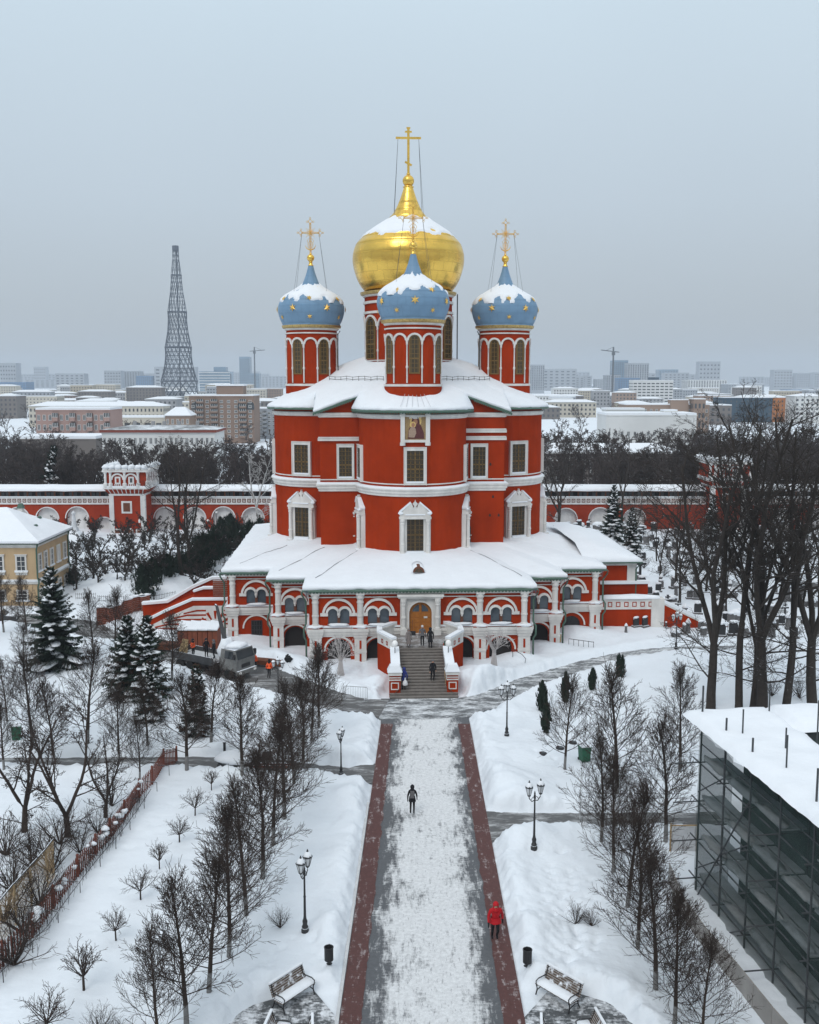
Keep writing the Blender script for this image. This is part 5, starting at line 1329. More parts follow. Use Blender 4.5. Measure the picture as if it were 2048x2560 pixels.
# roof: outer strip of planking with snow, sunken middle with a snowy mound, far rim
mb = MB().box(-.5, SL+.5, -.55, 3.4, SZ-.12, SZ).build('roof_deck', 'steel', scf)
def slab_snow(name, x0, x1, y0, y1, z, h, nxs, nys, amp, parent=scf):
    rows = []
    for j in range(nys+1):
        row = []
        for i in range(nxs+1):
            x = x0 + (x1-x0)*i/nxs; y = y0 + (y1-y0)*j/nys
            e = min(i, nxs-i, j, nys-j); xx = x + amp*.5*nz(x*2, y*2, 1); yy = y + amp*.5*nz(x*2, y*2, 5)
            row.append((xx, yy, z + (0 if e == 0 else h*(.8 if e == 1 else 1)) + (amp*nz(x, y, 7, .7) if e else 0)))
        rows.append(row)
    base = [[(p[0], p[1], z-.02) for p in rows[0]]]
    return loft(rows, name, 'snow', parent, True, False)
slab_snow('roof_snow', -.75, SL, -.75, 3.6, SZ, .32, 110, 16, .12)
slab_snow('rim_snow', -.7, 2.6, 3.4, BW+2, SZ+.05, .45, 10, 60, .12)
MB().box(-.4, 2.4, 3.4, BW+2, SZ-.35, SZ).build('rim_deck', 'steel', scf)
MB().box(2.2, 2.35, 3.4, BW, SZ-2.2, SZ-.36).build('rim_wall', 'netting', scf)
rows = []
for j in range(25):
    row = []
    for i in range(31):
        x = 2.5 + (SL-2.5)*i/30; y = 3.5 + (BW-3.5)*j/24
        row.append((x, y, SZ - 1.1 + 1.5*math.exp(-((y-9)/4.5)**2)*_ss((x-3)/5) + .12*nz(x, y, 6, .5)))
    rows.append(row)
loft(rows, 'inner_roof_snow', 'snow', scf, True, False)
for x, y, h in ((.3, 3.2, 1.2), (3.0, .6, 1.0), (5.0, 1.6, .8), (7.2, .5, 1.3), (9.2, 1.4, 1.1), (11.5, .4, 1.5), (14, 1.5, 1.1), (16.5, .5, 1.5), (4, 3.6, 1.6), (8.5, 3.5, 2.0), (13, 3.6, 1.8), (1.5, 8, 1.2), (1.8, 14, 1.2), (2.2, 5.5, 1.1)):
    MB().tube([(x, y, SZ-.2), (x+random.uniform(-.03, .03), y, SZ+.4+h)], .04, 6).build('roof_pole', 'steel', scf)
def spt(x, y, z=0): return Vector((c0.x + x*math.cos(sa) - y*math.sin(sa), c0.y + x*math.sin(sa) + y*math.cos(sa), z))
# grey site hoarding running beside the scaffold
mat('hoarding', (.34, .32, .30), .7, .2, .7, streak=.2)
hd = thing('site_hoarding', 'grey sheet hoarding running diagonally below the scaffolding', 'fence', (0, 0, 0))
hp = [(1672, 2205), (1705, 2290), (1760, 2370), (1840, 2465), (1930, 2580), (2050, 2720)]
hg = [gr(a, b, .3) for a, b in hp]
for i in range(len(hg)-1):
    a, b = hg[i], hg[i+1]; n = max(2, int((b-a).length/1.6))
    for k in range(n):
        p, q = a.lerp(b, k/n), a.lerp(b, (k+.97)/n); d = (q-p).normalized(); nn = Vector((-d.y, d.x, 0))*.03
        MB().add([p-nn, q-nn, q+nn, p+nn] + [v + Vector((0, 0, 1.0)) for v in (p-nn, q-nn, q+nn, p+nn)], [(0,3,2,1),(4,5,6,7),(0,1,5,4),(1,2,6,5),(2,3,7,6),(3,0,4,7)]).build('sheet', 'hoarding', hd)
sb = thing('site_gate_screen', 'pale mesh screen in a tan frame at the scaffold corner', 'screen', (0, 0, 0))
p, q = gr(1675, 2130, .3), gr(1742, 2130, .3)
MB().box(p.x, q.x, p.y, p.y+.04, .2, 1.7).build('screen_sheet', 'obelisk', sb)
for x in (p.x, q.x): MB().box(x-.04, x+.04, p.y-.05, p.y-.005, 0, 1.9).build('screen_post', 'mesh_tan', sb)
MB().box(p.x, q.x, p.y-.05, p.y-.004, 1.75, 1.82).build('screen_rail', 'mesh_tan', sb)
# ================================================================ the city behind
def cmat(name, c, **k): mat(name, c, .85, .12, .05, **k)
cmat('c_cream', (.50, .46, .39)); cmat('c_white', (.62, .62, .61)); cmat('c_grey', (.30, .30, .31)); cmat('c_greybrick', (.17, .15, .14)); cmat('c_pink', (.36, .24, .21))
cmat('c_brown', (.23, .16, .125)); cmat('c_panel', (.33, .35, .38)); cmat('c_blue', (.10, .19, .32)); cmat('c_dkblue', (.04, .07, .10)); cmat('c_orange', (.42, .16, .05)); cmat('c_tan', (.28, .20, .155)); cmat('c_yellow', (.40, .35, .27))
mat('c_glass', (.16, .24, .32), .25, .15, .05, spec=.6); mat('c_win', (.05, .055, .062), .3, .3, .3, spec=.5); mat('c_redtrim', (.20, .05, .035), .8)
def building(name, label, x0, x1, ytop, D, m, floors, cols, depth=None, indiv=False, band=None, roof='flat', winw=.5, winh=.5, snow=.5, group=None, gap0=.12, gap1=.1, balcony=None, zb=0.0, flank=True, extra=None):
    if D > 1100: D *= 1.4
    elif D > 700: D *= 1.25
    a, b = at(x0, ytop, D), at(x1, ytop, D); w = b.x - a.x; h = a.z
    depth = depth or w*.5
    th = thing(name, label, 'building', ((a.x+b.x)/2, D, 0), 0, group)
    hw = w/2
    MB().box(-hw, hw, 0, depth, -1, h).build('wall', m, th)
    zt, z0 = h*(1-gap1*.5), max(h*gap0, .5)
    if floors and cols:
        fh = (zt - z0)/floors; cw = w/cols
        if band:   # ribbon windows
            mb = MB()
            for f in range(floors): mb.box(-hw*.985, hw*.985, -.12*depth**.3, .0, z0+fh*(f+.3), z0+fh*(f+.3+winh))
            mb.build('ribbon_windows', band, th, kind='stuff')
        elif indiv:
            me1 = MB().box(-cw*winw/2, cw*winw/2, -.08, .02, 0, fh*winh); me1 = me1.mesh('window', 'c_win')
            mf = MB()
            for q in ((-cw*winw/2-.12, -cw*winw/2, 0, fh*winh), (cw*winw/2, cw*winw/2+.12, 0, fh*winh), (-.05, .05, 0, fh*winh), (-cw*winw/2-.12, cw*winw/2+.12, -.14, 0), (-cw*winw/2-.12, cw*winw/2+.12, fh*winh, fh*winh+.1)): mf.box(q[0], q[1], -.14, .0, q[2], q[3])
            mf = mf.mesh('window_frame', 'c_white')
            bm = None
            if balcony:
                bb = MB(); bb.k = 0; bb.box(-cw*.46, cw*.46, -1.1, .0, -fh*.12, fh*.28); bb.k = 1; bb.box(-cw*.44, cw*.44, -1.05, .0, fh*.3, fh*.72); bb.k = 2; bb.box(-cw*.48, cw*.48, -1.15, -.0, fh*.29, fh*.33)
                for e in (-.44, -.15, .15, .44): bb.box(cw*e-.05, cw*e+.05, -1.12, -1.06, fh*.33, fh*.72)
                bm = bb.mesh('balcony', [m, 'c_win', 'c_white'])
            for f in range(floors):
                for c in range(cols):
                    x = -hw + cw*(c+.5); z = z0 + fh*(f+.3)
                    if balcony and c in balcony: link('balcony', bm, th, (x, 0, z))
                    else:
                        wo = link('window', me1, th, (x, 0, z)); link('window_frame', mf, wo)
        else:
            mb = MB()
            for f in range(floors):
                for c in range(cols):
                    x = -hw + cw*(c+.5); z = z0 + fh*(f+.3); mb.box(x-cw*winw/2, x+cw*winw/2, -.1, .0, z, z+fh*winh)
            if flank:
                nc = max(2, int(depth/cw)); sg = 1 if a.x < 0 else -1
                for f in range(floors):
                    for c in range(nc):
                        y = depth*(c+.5)/nc; z = z0 + fh*(f+.3); mb.box(sg*hw-.1, sg*hw+.1, y-cw*winw/2, y+cw*winw/2, z, z+fh*winh)
            mb.build('windows', 'c_win', th, kind='stuff')
    if roof == 'flat':
        MB().box(-hw-.15, hw+.15, -.15, depth+.15, h, h+.3).build('parapet', m, th)
        if snow: MB().box(-hw, hw, .0, depth, h+.302, h+.3+snow).build('roof_snow', 'snow', th)
    else:
        rh = min(1.0 + w*.02, 2.2) if roof == 'low' else depth*.3
        MB().box(-hw-.4, hw+.4, -.5, depth+.5, h, h+.25).build('eaves', 'c_white', th)
        k = min(depth*.45, hw*.6)
        MB().add([(-hw-.5, -.6, h+.25), (hw+.5, -.6, h+.25), (hw+.5, depth+.6, h+.25), (-hw-.5, depth+.6, h+.25), (-hw+k, depth/2, h+.25+rh), (hw-k, depth/2, h+.25+rh)], [(0, 1, 5, 4), (1, 2, 5), (2, 3, 4, 5), (3, 0, 4)]).build('roof_snow', 'snow', th)
    return th, hw, h, depth
B = building
two_tone('roof_patchy', (.16, .165, .17), (.72, .75, .78), .40, .58, .12, (1, 1, 1), rough=.8, bump=.02)
# near blocks just behind the park
t, hw, h, dp = B('long_office', 'long pale three storey building with a dark red cornice left of the cathedral', 255, 537, 1084, 270, 'c_white', 3, 22, 14, True, winw=.42, winh=.5, snow=0)
MB().box(-hw-.5, hw+.5, -.5, dp+.5, h+.3, h+1.0).build('red_cornice', 'c_redtrim', t)
MB().add([(-hw-.6, -.6, h+1), (hw+.6, -.6, h+1), (hw+.6, dp+.6, h+1), (-hw-.6, dp+.6, h+1), (-hw+6, dp/2, h+2.0), (hw-6, dp/2, h+2.0)], [(0, 1, 5, 4), (1, 2, 5), (2, 3, 4, 5), (3, 0, 4)]).build('hip_roof_snow', 'roof_patchy', t)
for x in (-8, -3, 0, 4, 9): MB().box(x-.4, x+.4, dp/2-.5, dp/2+.4, h+1.2, h+3.0).build('chimney', 'c_grey', t)
t, hw, h, dp = B('pink_block', 'pink brick five storey apartment block with glazed balconies behind the park', 89, 275, 1027, 330, 'c_pink', 4, 13, 14, True, winw=.4, winh=.5, balcony=(3, 6, 9, 12), snow=.7)
t, hw, h, dp = B('brown_block', 'brown brick ten storey block with arched top windows beside the lattice tower', 473, 634, 992, 400, 'c_brown', 8, 9, 16, True, winw=.34, winh=.45, balcony=(1, 3, 7), snow=.6)
for x in (-hw*.82, hw*.62, hw*.9): 
    m = MB(); m.k = 0; m.prism(ring_poly(x, h-3.2, 1.45, 1.75, 10), -.25, .1); m.k = 1; m.prism(arch_poly(x, 2.9, h-5, h-3.2, 8), -.12, .0); m.build('arched_window', ['c_tan', 'c_win'], t)
MB().box(-hw*.22, hw*.62, 5, dp-3, h, h+4.2).build('penthouse', 'c_brown', t); MB().box(-hw*.25, hw*.65, 4.6, dp-3, h+4.2, h+4.8).build('penthouse_snow', 'snow', t)
MB().tube([(hw*.2, 8, h+4), (hw*.2, 8, h+9)], .12, 5).build('aerial', 'steel', t)
B('panel_block', 'grey panel block with loggias right of the brown brick block', 634, 712, 1024, 430, 'c_panel', 6, 7, 14, True, winw=.5, winh=.42, balcony=(2, 5))
B('beige_house', 'small beige house with a snowy hipped roof below the lattice tower', 413, 475, 1040, 380, 'c_tan', 3, 5, 10, True, roof='hip', winw=.32)
B('flat_shed', 'low flat roofed shed with snow in the bare park', 50, 240, 1100, 285, 'c_greybrick', 0, 0, 16, snow=.8)
B('cream_terrace', 'long cream three storey terrace with a snowy roof behind pink block', 72, 408, 1016, 540, 'c_cream', 3, 34, 16, roof='low', winw=.4)
B('cream_hall', 'low cream hall without windows in front of the lattice tower', 278, 410, 1046, 430, 'c_cream', 1, 5, 14, snow=.6)
B('white_clinic', 'white flat roofed clinic with few windows right of the cathedral', 1516, 1742, 1040, 330, 'c_white', 2, 14, 16, True, winw=.35, winh=.3, gap0=.12, gap1=.5, snow=.7)
B('clinic_tower', 'raised white stair block on the roof of the clinic', 1660, 1694, 1030, 336, 'c_white', 0, 0, 5, snow=.5)
B('clinic_annex', 'taller white annex behind the left end of the clinic', 1516, 1612, 1026, 352, 'c_white', 1, 4, 8, snow=.5, gap0=.7)
B('grey_brick_block', 'dark grey brick five storey block with snowy roof among bare trees', 1290, 1712, 1134, 225, 'c_greybrick', 5, 26, 12, True, winw=.34, winh=.48, roof='low')
B('tan_block', 'tan brick block with a raised middle behind the white clinic', 1566, 1774, 1014, 480, 'c_tan', 3, 15, 18, True, winw=.3, winh=.4, snow=.6)
B('tan_block_tower', 'tan brick stair tower of the block behind the clinic', 1678, 1722, 1002, 478, 'c_tan', 0, 0, 6, snow=.4)
B('tan_block_wing', 'right tan brick wing with a square end tower behind the clinic', 1735, 1765, 1000, 474, 'c_tan', 3, 3, 8, snow=.4)
B('dark_block', 'dark teal modern block with white lit windows near right edge', 1808, 1932, 996, 600, 'c_dkblue', 5, 9, 20, winw=.25, snow=.4)
B('orange_block', 'orange modern block between two dark teal ones', 1932, 1972, 996, 602, 'c_orange', 5, 4, 20, winw=.3, snow=.4)
B('dark_block', 'dark teal modern block right of the orange one', 1972, 2030, 996, 600, 'c_dkblue', 5, 5, 20, winw=.25, snow=.4)
B('glass_pavilion', 'grey glazed block left of the dark teal building', 1774, 1828, 986, 760, 'c_grey', 4, 6, 14, band='c_glass', snow=.4)
B('white_tower_block', 'white ten storey slab with dark balconies and dark roof plant', 1583, 1684, 952, 800, 'c_white', 7, 9, 18, winw=.7, winh=.4, snow=.5)
t, hw, h, dp = B('roof_plant', 'dark plant room on top of the white slab', 1625, 1648, 944, 806, 'c_dkblue', 0, 0, 8, snow=0)
# distant haze line
B('blue_office', 'bright blue office slab at the far left skyline', -30, 64, 956, 1250, 'c_blue', 6, 12, 40, winw=.7, winh=.3, snow=0)
B('striped_office', 'pale striped office below the blue slab at far left', -30, 33, 972, 1000, 'c_grey', 5, 8, 30, band='c_glass')
B('cream_block', 'cream block with small square windows at the far left', 20, 142, 992, 720, 'c_cream', 3, 14, 20, winw=.35, winh=.35)
B('grey_towers', 'row of dark grey apartment towers left of the stepped cream block', 131, 236, 976, 980, 'c_grey', 7, 14, 20, winw=.55)
B('stepped_block', 'tall stepped cream block with pale upper storeys', 236, 288, 962, 860, 'c_cream', 9, 8, 20, winw=.35)
B('stepped_block_wing', 'lower cream wing of the stepped block', 213, 327, 986, 850, 'c_cream', 6, 16, 16, winw=.35, winh=.4)
B('stepped_block_step', 'middle step of the stepped cream block', 288, 306, 976, 858, 'c_cream', 7, 3, 14, winw=.35)
B('grey_slab', 'grey slab behind the lattice tower with many balconies', 305, 412, 972, 1050, 'c_panel', 8, 18, 20, winw=.55, winh=.4)
B('hazy_tower', 'tall hazy tower with vertical ribs left of the lattice tower', 303, 350, 928, 1600, 'c_panel', 14, 7, 30, winw=.5, winh=.6, snow=0)
B('hazy_tower', 'hazy dark blue slab next to the ribbed tower', 340, 382, 940, 1550, 'c_blue', 9, 8, 30, winw=.5, snow=0)
B('hazy_tower', 'hazy stepped tower just left of the lattice tower', 372, 397, 938, 1750, 'c_panel', 12, 5, 30, winw=.5, snow=0)
t, hw, h, dp = B('glass_office', 'blue glass office with white floor lines right of the lattice tower', 498, 574, 929, 1250, 'c_glass', 8, 1, 40, band='c_glass', winh=.75, snow=0)
for f in range(9): MB().box(-hw-.3, hw+.3, -1.6, 0, h*f/8.5, h*f/8.5+1.2).build('floor_line', 'c_white', t)
MB().box(-hw*.1, hw*.7, 8, 30, h, h+8).build('roof_plant', 'c_glass', t)
t, hw, h, dp = B('glass_tower', 'slender hazy glass tower with a crane behind it', 598, 624, 892, 1700, 'c_glass', 16, 5, 30, winw=.7, winh=.4, snow=0)
B('glass_tower_wing', 'lower hazy glass wing of the slender tower', 618, 648, 934, 1690, 'c_glass', 10, 6, 30, winw=.7, winh=.4, snow=0)
B('ribbed_tower', 'hazy ribbed tower just right of the cathedral', 1330, 1362, 912, 1350, 'c_panel', 14, 6, 30, winw=.45, winh=.7, snow=0)
for i, (a_, b_, y_, D_) in enumerate(((1160, 1192, 912, 1800), (1363, 1374, 952, 2100), (1373, 1385, 940, 2300), (1389, 1416, 949, 1900), (1416, 1438, 958, 1850), (1437, 1465, 949, 1900), (1466, 1488, 966, 1900), (1489, 1517, 948, 1750))):
    B('hazy_tower', ['hazy tower top beside the right drum over the roof', 'narrow hazy tower close to the ribbed tower', 'pale tall hazy tower behind the ribbed one', 'first of twin round hazy towers on the right', 'low hazy block between the twin towers', 'second of twin round hazy towers on the right', 'low hazy block right of the twin towers', 'blue hazy slab left of the tall cluster'][i], a_, b_, y_, D_, 'c_panel' if i % 2 else 'c_glass', 10, 5, 30, winw=.55, winh=.4, snow=0)
B('cluster_tower', 'ribbed lower tower of the tall hazy cluster', 1516, 1552, 938, 1250, 'c_panel', 10, 7, 30, winw=.45, winh=.7, snow=0)
B('cluster_tower', 'tall unfinished tower with a crane in the cluster', 1533, 1571, 901, 1400, 'c_glass', 14, 7, 30, winw=.6, winh=.5, snow=0)
B('cluster_tower', 'tall white ribbed tower right of the crane', 1570, 1623, 908, 1350, 'c_panel', 14, 9, 30, winw=.5, winh=.7, snow=0)
B('cluster_tower', 'blue podium slab of the tall cluster', 1546, 1600, 945, 1200, 'c_blue', 8, 9, 30, winw=.6, winh=.5, snow=0)
B('hazy_tower', 'pale round topped hazy tower behind white slab', 1648, 1696, 924, 2000, 'c_glass', 10, 7, 40, winw=.5, snow=0)
B('hazy_tower', 'lower hazy tower right of the white slab', 1683, 1714, 944, 1800, 'c_panel', 10, 6, 40, winw=.5, snow=0)
B('pale_block', 'wide pale block with vertical stripes on the right skyline', 1720, 1818, 950, 1250, 'c_white', 9, 15, 40, winw=.5, winh=.7, snow=0)
B('blue_grey_block', 'wide blue grey block on the right skyline', 1822, 1911, 961, 1150, 'c_panel', 7, 14, 40, winw=.6, winh=.4, snow=.5)
B('far_block', 'low far blue block at the right edge', 1967, 2045, 974, 1500, 'c_blue', 4, 12, 40, winw=.6, snow=0)
B('far_block', 'pale far tower group at the right edge', 1985, 2060, 957, 2200, 'c_panel', 6, 10, 40, winw=.5, snow=0)
# unremarkable low blocks between them
rng = random.Random(5)
for i in range(110):
    Dr = rng.uniform(560, 1250); left = i % 2 == 0
    px_ = rng.uniform(-30, 690) if left else rng.uniform(1330, 2070); hgt = rng.choice((8, 10, 12, 15))*rng.uniform(.9, 1.1)*(1.0 if Dr < 900 else 1.25)
    y_ = 950 + (CAM_H - hgt)*FOC/Dr; wm = rng.uniform(13, 34); w_ = wm*FOC/Dr; m_ = rng.choice(('c_cream', 'c_yellow', 'c_greybrick', 'c_tan', 'c_panel', 'c_grey', 'c_white', 'c_brown'))
    fl = max(2, int(hgt/3))
    B('low_block', 'low %s city block with %d storeys, %s of the cathedral' % ({'c_cream': 'cream', 'c_yellow': 'pale yellow', 'c_greybrick': 'dark brick', 'c_tan': 'tan', 'c_panel': 'bluish grey', 'c_grey': 'grey', 'c_white': 'white', 'c_brown': 'brown'}[m_], fl, 'left' if left else 'right'), px_, px_+w_, y_, Dr/1.25 if Dr/1.25 > 700 else Dr, m_, fl, max(5, int(wm/2.6)), rng.uniform(12, 18), winw=.42, winh=.48, roof=rng.choice(('flat', 'low', 'low')), group='low city blocks ' + ('left' if left else 'right'), snow=.6, flank=False)
for i in range(46):
    D_ = rng.uniform(1500, 2900); px_ = rng.choice((rng.uniform(-10, 690), rng.uniform(1340, 2060))); hgt = rng.choice((24, 30, 36, 45)) * rng.uniform(.8, 1.15)
    y_ = 950 - (hgt*1.3 - CAM_H)*FOC/D_/1.4; w_ = rng.uniform(30, 90)*FOC/D_/1.4
    B('skyline_block', 'faint grey block in the mist along the skyline', px_, px_+w_, y_, D_, 'c_panel', 6, 6, 30, winw=.5, winh=.4, group='misty skyline blocks', snow=0, flank=False)
# lattice radio tower
TD = 950.0; tx = (453-1024)/FOC*TD
tw = thing('lattice_tower', 'tall conical steel lattice radio tower of stacked hyperbolic sections', 'tower', (tx, TD, 0))
SECT = [(0, 21.0), (24, 16.6), (55, 12.0), (87, 8.6), (120, 4.7), (142, 2.7)]
for k, ((za, ra), (zb_, rb)) in enumerate(zip(SECT[:-1], SECT[1:])):
    n = (16, 18, 18, 16, 12)[k]; m = MB(); th_ = .98; rr = (.28, .25, .22, .17, .14)[k]
    for i in range(n):
        a0 = TAU*i/n
        for sg in (-1, 1):
            a1 = a0 + sg*th_; m.tube([(ra*math.cos(a0), ra*math.sin(a0), za), (rb*math.cos(a1), rb*math.sin(a1), zb_)], rr, 4, False)
    S_ = m.build('lattice_section', 'tower_steel', tw, kind='stuff')
    nr = (5, 8, 8, 10, 5)[k]
    for j in range(nr):
        t_ = j/nr; c0_, c1_ = complex(ra, 0), complex(rb*math.cos(th_), rb*math.sin(th_)); r_ = abs(c0_ + (c1_-c0_)*t_)
        MB().tube([(r_*math.cos(TAU*q/24), r_*math.sin(TAU*q/24), za+(zb_-za)*t_) for q in range(25)], rr*.8 if j else rr*2.6, 4, False).build('ring', 'tower_steel', S_)
m = MB(); m.lathe([(2.7, 141), (3.0, 142), (3.0, 145.5), (2.7, 146)], 16); m.build('top_cabin', 'tower_steel', tw)
MB().tube([(1, 0, 0), (.5, 0, 142)], .6, 5).build('inner_mast', 'tower_steel', tw)
# tower cranes
for lab, px_, py_, D_, sp in (('thin tower crane over the tall hazy cluster', 1534, 873, 1400, -1), ('faint tower crane behind the slender glass tower', 636, 872, 1750, 1)):
    p = at(px_, py_, D_); cr_ = thing('tower_crane', lab, 'crane', (p.x, D_, 0))
    MB().tube([(0, 0, 0), (0, 0, p.z+3)], 1.1, 4).build('mast', 'steel', cr_); MB().tube([(sp*-8, 0, p.z-4), (sp*18, 0, p.z-2)] if sp > 0 else [(8, 0, p.z-4), (-17, 0, p.z-1)], .6, 4).build('jib', 'steel', cr_)
    MB().box(-2, 2, -2, 2, p.z-8, p.z-4).build('cab', 'steel', cr_)
    MB().tube([(0, 0, p.z+3), (sp*12 if sp > 0 else -11, 0, p.z-2)], .25, 3).build('stay', 'steel', cr_)
# ================================================================ trees
UP = Vector((0, 0, 1))
def _rv(rg): return Vector((rg.gauss(0, 1), rg.gauss(0, 1), rg.gauss(0, 1)))
def _turn(d, ang, rg):
    a = d.cross(_rv(rg)); 
    if a.length < 1e-5: a = d.orthogonal()
    return (Matrix.Rotation(ang, 3, a.normalized()) @ d).normalized()
def grow(mb, p, d, L_, r, lv, cfg, rg):
    """one limb with its side limbs; cfg rows: segments, wobble, upward pull, side limbs, from, angle, length ratio, radius ratio, sides"""
    ns, wob, trop, nch, t0, ang, lr, rr, sides = cfg[lv]
    pts = [p.copy()]; rad = [r]; tip = max(r*.35, cfg['min'])
    for i in range(ns):
        d = (d + _rv(rg)*wob + UP*trop).normalized(); p = p + d*(L_/ns); pts.append(p.copy()); rad.append(r + (tip-r)*(i+1)/ns)
    mb.tube(pts, rad, sides, False)
    if lv + 1 not in cfg: return
    n = nch if nch < 4 else int(nch*rg.uniform(.8, 1.2)+.5)
    for k in range(n):
        t = t0 + (1-t0)*(k + rg.random())/n; f = t*ns; i = min(int(f), ns-1); q = pts[i].lerp(pts[i+1], f-i); dd = (pts[i+1]-pts[i]).normalized()
        rl = L_*lr*rg.uniform(.7, 1.25)*(1.15-.55*t); rq = max(rad[i]*rr, cfg['min'])
        grow(mb, q, _turn(dd, ang*rg.uniform(.7, 1.3), rg), rl, rq, lv+1, cfg, rg)
def linden(seed, H=6.5, r=.11, spread=1.0, nb=30, m_tr='bark_linden'):
    rg = random.Random(seed); tr = MB(); cr = MB()
    n = 9; pts = [Vector((0, 0, -.4))]; rad = [r*1.15]; d = Vector((0, 0, 1))
    for i in range(n): d = (d + _rv(rg)*.025).normalized(); d.z = max(d.z, .95); pts.append(pts[-1] + d*(H*.86+.4)/n); rad.append(r*(1.1 - .85*(i+1)/n))
    fw = 2   # whitewashed foot
    tr.k = 1; tr.tube(pts[:fw+1], rad[:fw+1], 8, False); tr.k = 0; tr.tube(pts[fw:], rad[fw:], 8, False)
    cfg = {'min': .0075, 1: (5, .08, .075, 12, .16, R(38), .42, .5, 4), 2: (3, .1, .07, 5, .2, R(34), .5, .6, 3), 3: (2, .1, .05, 0, 0, 0, 0, 0, 3)}
    for k in range(nb):
        t = .24 + .74*(k + rg.random()*.6)/nb; f = t*n; i = min(int(f), n-1); q = pts[i].lerp(pts[i+1], f-i)
        az = k*2.399 + rg.uniform(-.4, .4); el = R(18 + 52*((t-.24)/.74)**.8 + rg.uniform(-9, 9))
        dd = Vector((math.cos(az)*math.cos(el), math.sin(az)*math.cos(el), math.sin(el)))
        L_ = H*spread*(.27*(1-((t-.24)/.8))**.75 + .11)*rg.uniform(.8, 1.15)
        grow(cr, q, dd, L_, max(.010, r*.27*(1.1-t*.7)), 1, cfg, rg)
    for k in range(9):   # upright whips of the cut top
        az = rg.uniform(0, TAU); dd = Vector((math.cos(az)*.25, math.sin(az)*.25, 1)).normalized(); grow(cr, pts[-1] - UP*rg.uniform(0, .5), dd, H*rg.uniform(.12, .2), .016, 2, cfg, rg)
    return tr.mesh('trunk', [m_tr, 'bark_grey'], True), cr.mesh('crown', 'twig', False)
def big_tree(seed, H=23, r=.42, fork=.3, nl=3, lean=.03, minr=.016, dense=1.0, mats=('bark', 'bark'), spread=.22, ang=38):
    rg = random.Random(seed); tr = MB(); cr = MB()
    n = 6; pts = [Vector((0, 0, -.6))]; rad = [r*1.25]; d = Vector((rg.uniform(-lean, lean), rg.uniform(-lean, lean), 1)).normalized()
    for i in range(n): d = (d + _rv(rg)*.035).normalized(); pts.append(pts[-1] + d*(H*fork+.6)/n); rad.append(r*(1.08 - .3*(i+1)/n))
    tr.tube(pts, rad, 10, False)
    cfg = {'min': minr, 1: (8, .06, .03, int(10*dense), .15, R(ang), .40 if ang > 40 else .36, .5, 7), 2: (6, .09, .03, int(8*dense), .2, R(42), .42, .52, 5), 3: (4, .13, .03, int(6*dense), .15, R(40), .48, .55, 3), 4: (3, .15, .02, int(4*dense), .2, R(38), .55, .7, 3), 5: (2, .15, .0, 0, 0, 0, 0, 0, 3)}
    for k in range(nl):
        az = TAU*k/nl + rg.uniform(-.5, .5); s_ = spread*rg.uniform(.7, 1.3) if nl > 1 else .05
        dd = Vector((math.cos(az)*s_, math.sin(az)*s_, 1)).normalized(); grow(cr, pts[-1] - d*.2, dd, H*(1-fork)*rg.uniform(.72, .92), r*.62, 1, cfg, rg)
    for k in range(3):   # low side limbs
        q = pts[3+k % 3]; az = rg.uniform(0, TAU); grow(cr, q, Vector((math.cos(az), math.sin(az), .35)).normalized(), H*.2, r*.22, 2, cfg, rg)
    return tr.mesh('trunk', mats[0], True), cr.mesh('crown', mats[1], False)
def bush(seed, H=1.3, n=16, minr=.008, mt='twig', foot=True):
    rg = random.Random(seed); tr = MB(); cr = MB()
    tr.tube([(0, 0, -.3), (0, 0, H*.32 if foot else .05)], [.03*H, .022*H] if foot else [.04, .03], 6, False)
    cfg = {'min': minr, 1: (4, .1, .06, 5, .3, R(36), .5, .6, 4), 2: (3, .14, .04, 3, .3, R(36), .55, .7, 3), 3: (2, .15, .02, 0, 0, 0, 0, 0, 3)}
    for k in range(n):
        az = rg.uniform(0, TAU); el = rg.uniform(R(30), R(78)); grow(cr, Vector((0, 0, H*.3 if foot else .0)), Vector((math.cos(az)*math.cos(el), math.sin(az)*math.cos(el), math.sin(el))), H*rg.uniform(.45, .72), .009*H+.003, 1, cfg, rg)
    return tr.mesh('trunk', mt), cr.mesh('crown', mt)
def plant(name, label, cat, meshes, p, rz=0, sc=1, group=None, parts=('trunk', 'crown')):
    t = thing(name, label, cat, p, rz, group, sc)
    q_ = random.Random(int(abs(p[0]*911 + p[1]*577))); w_ = q_.uniform(.86, 1.16); t.scale = (t.scale[0]*w_, t.scale[1]*w_*q_.uniform(.93, 1.07), t.scale[2]); t.rotation_euler[0] = q_.gauss(0, .02); t.rotation_euler[1] = q_.gauss(0, .02)
    for nm, me in zip(parts, meshes): link(nm, me, t)
    return t
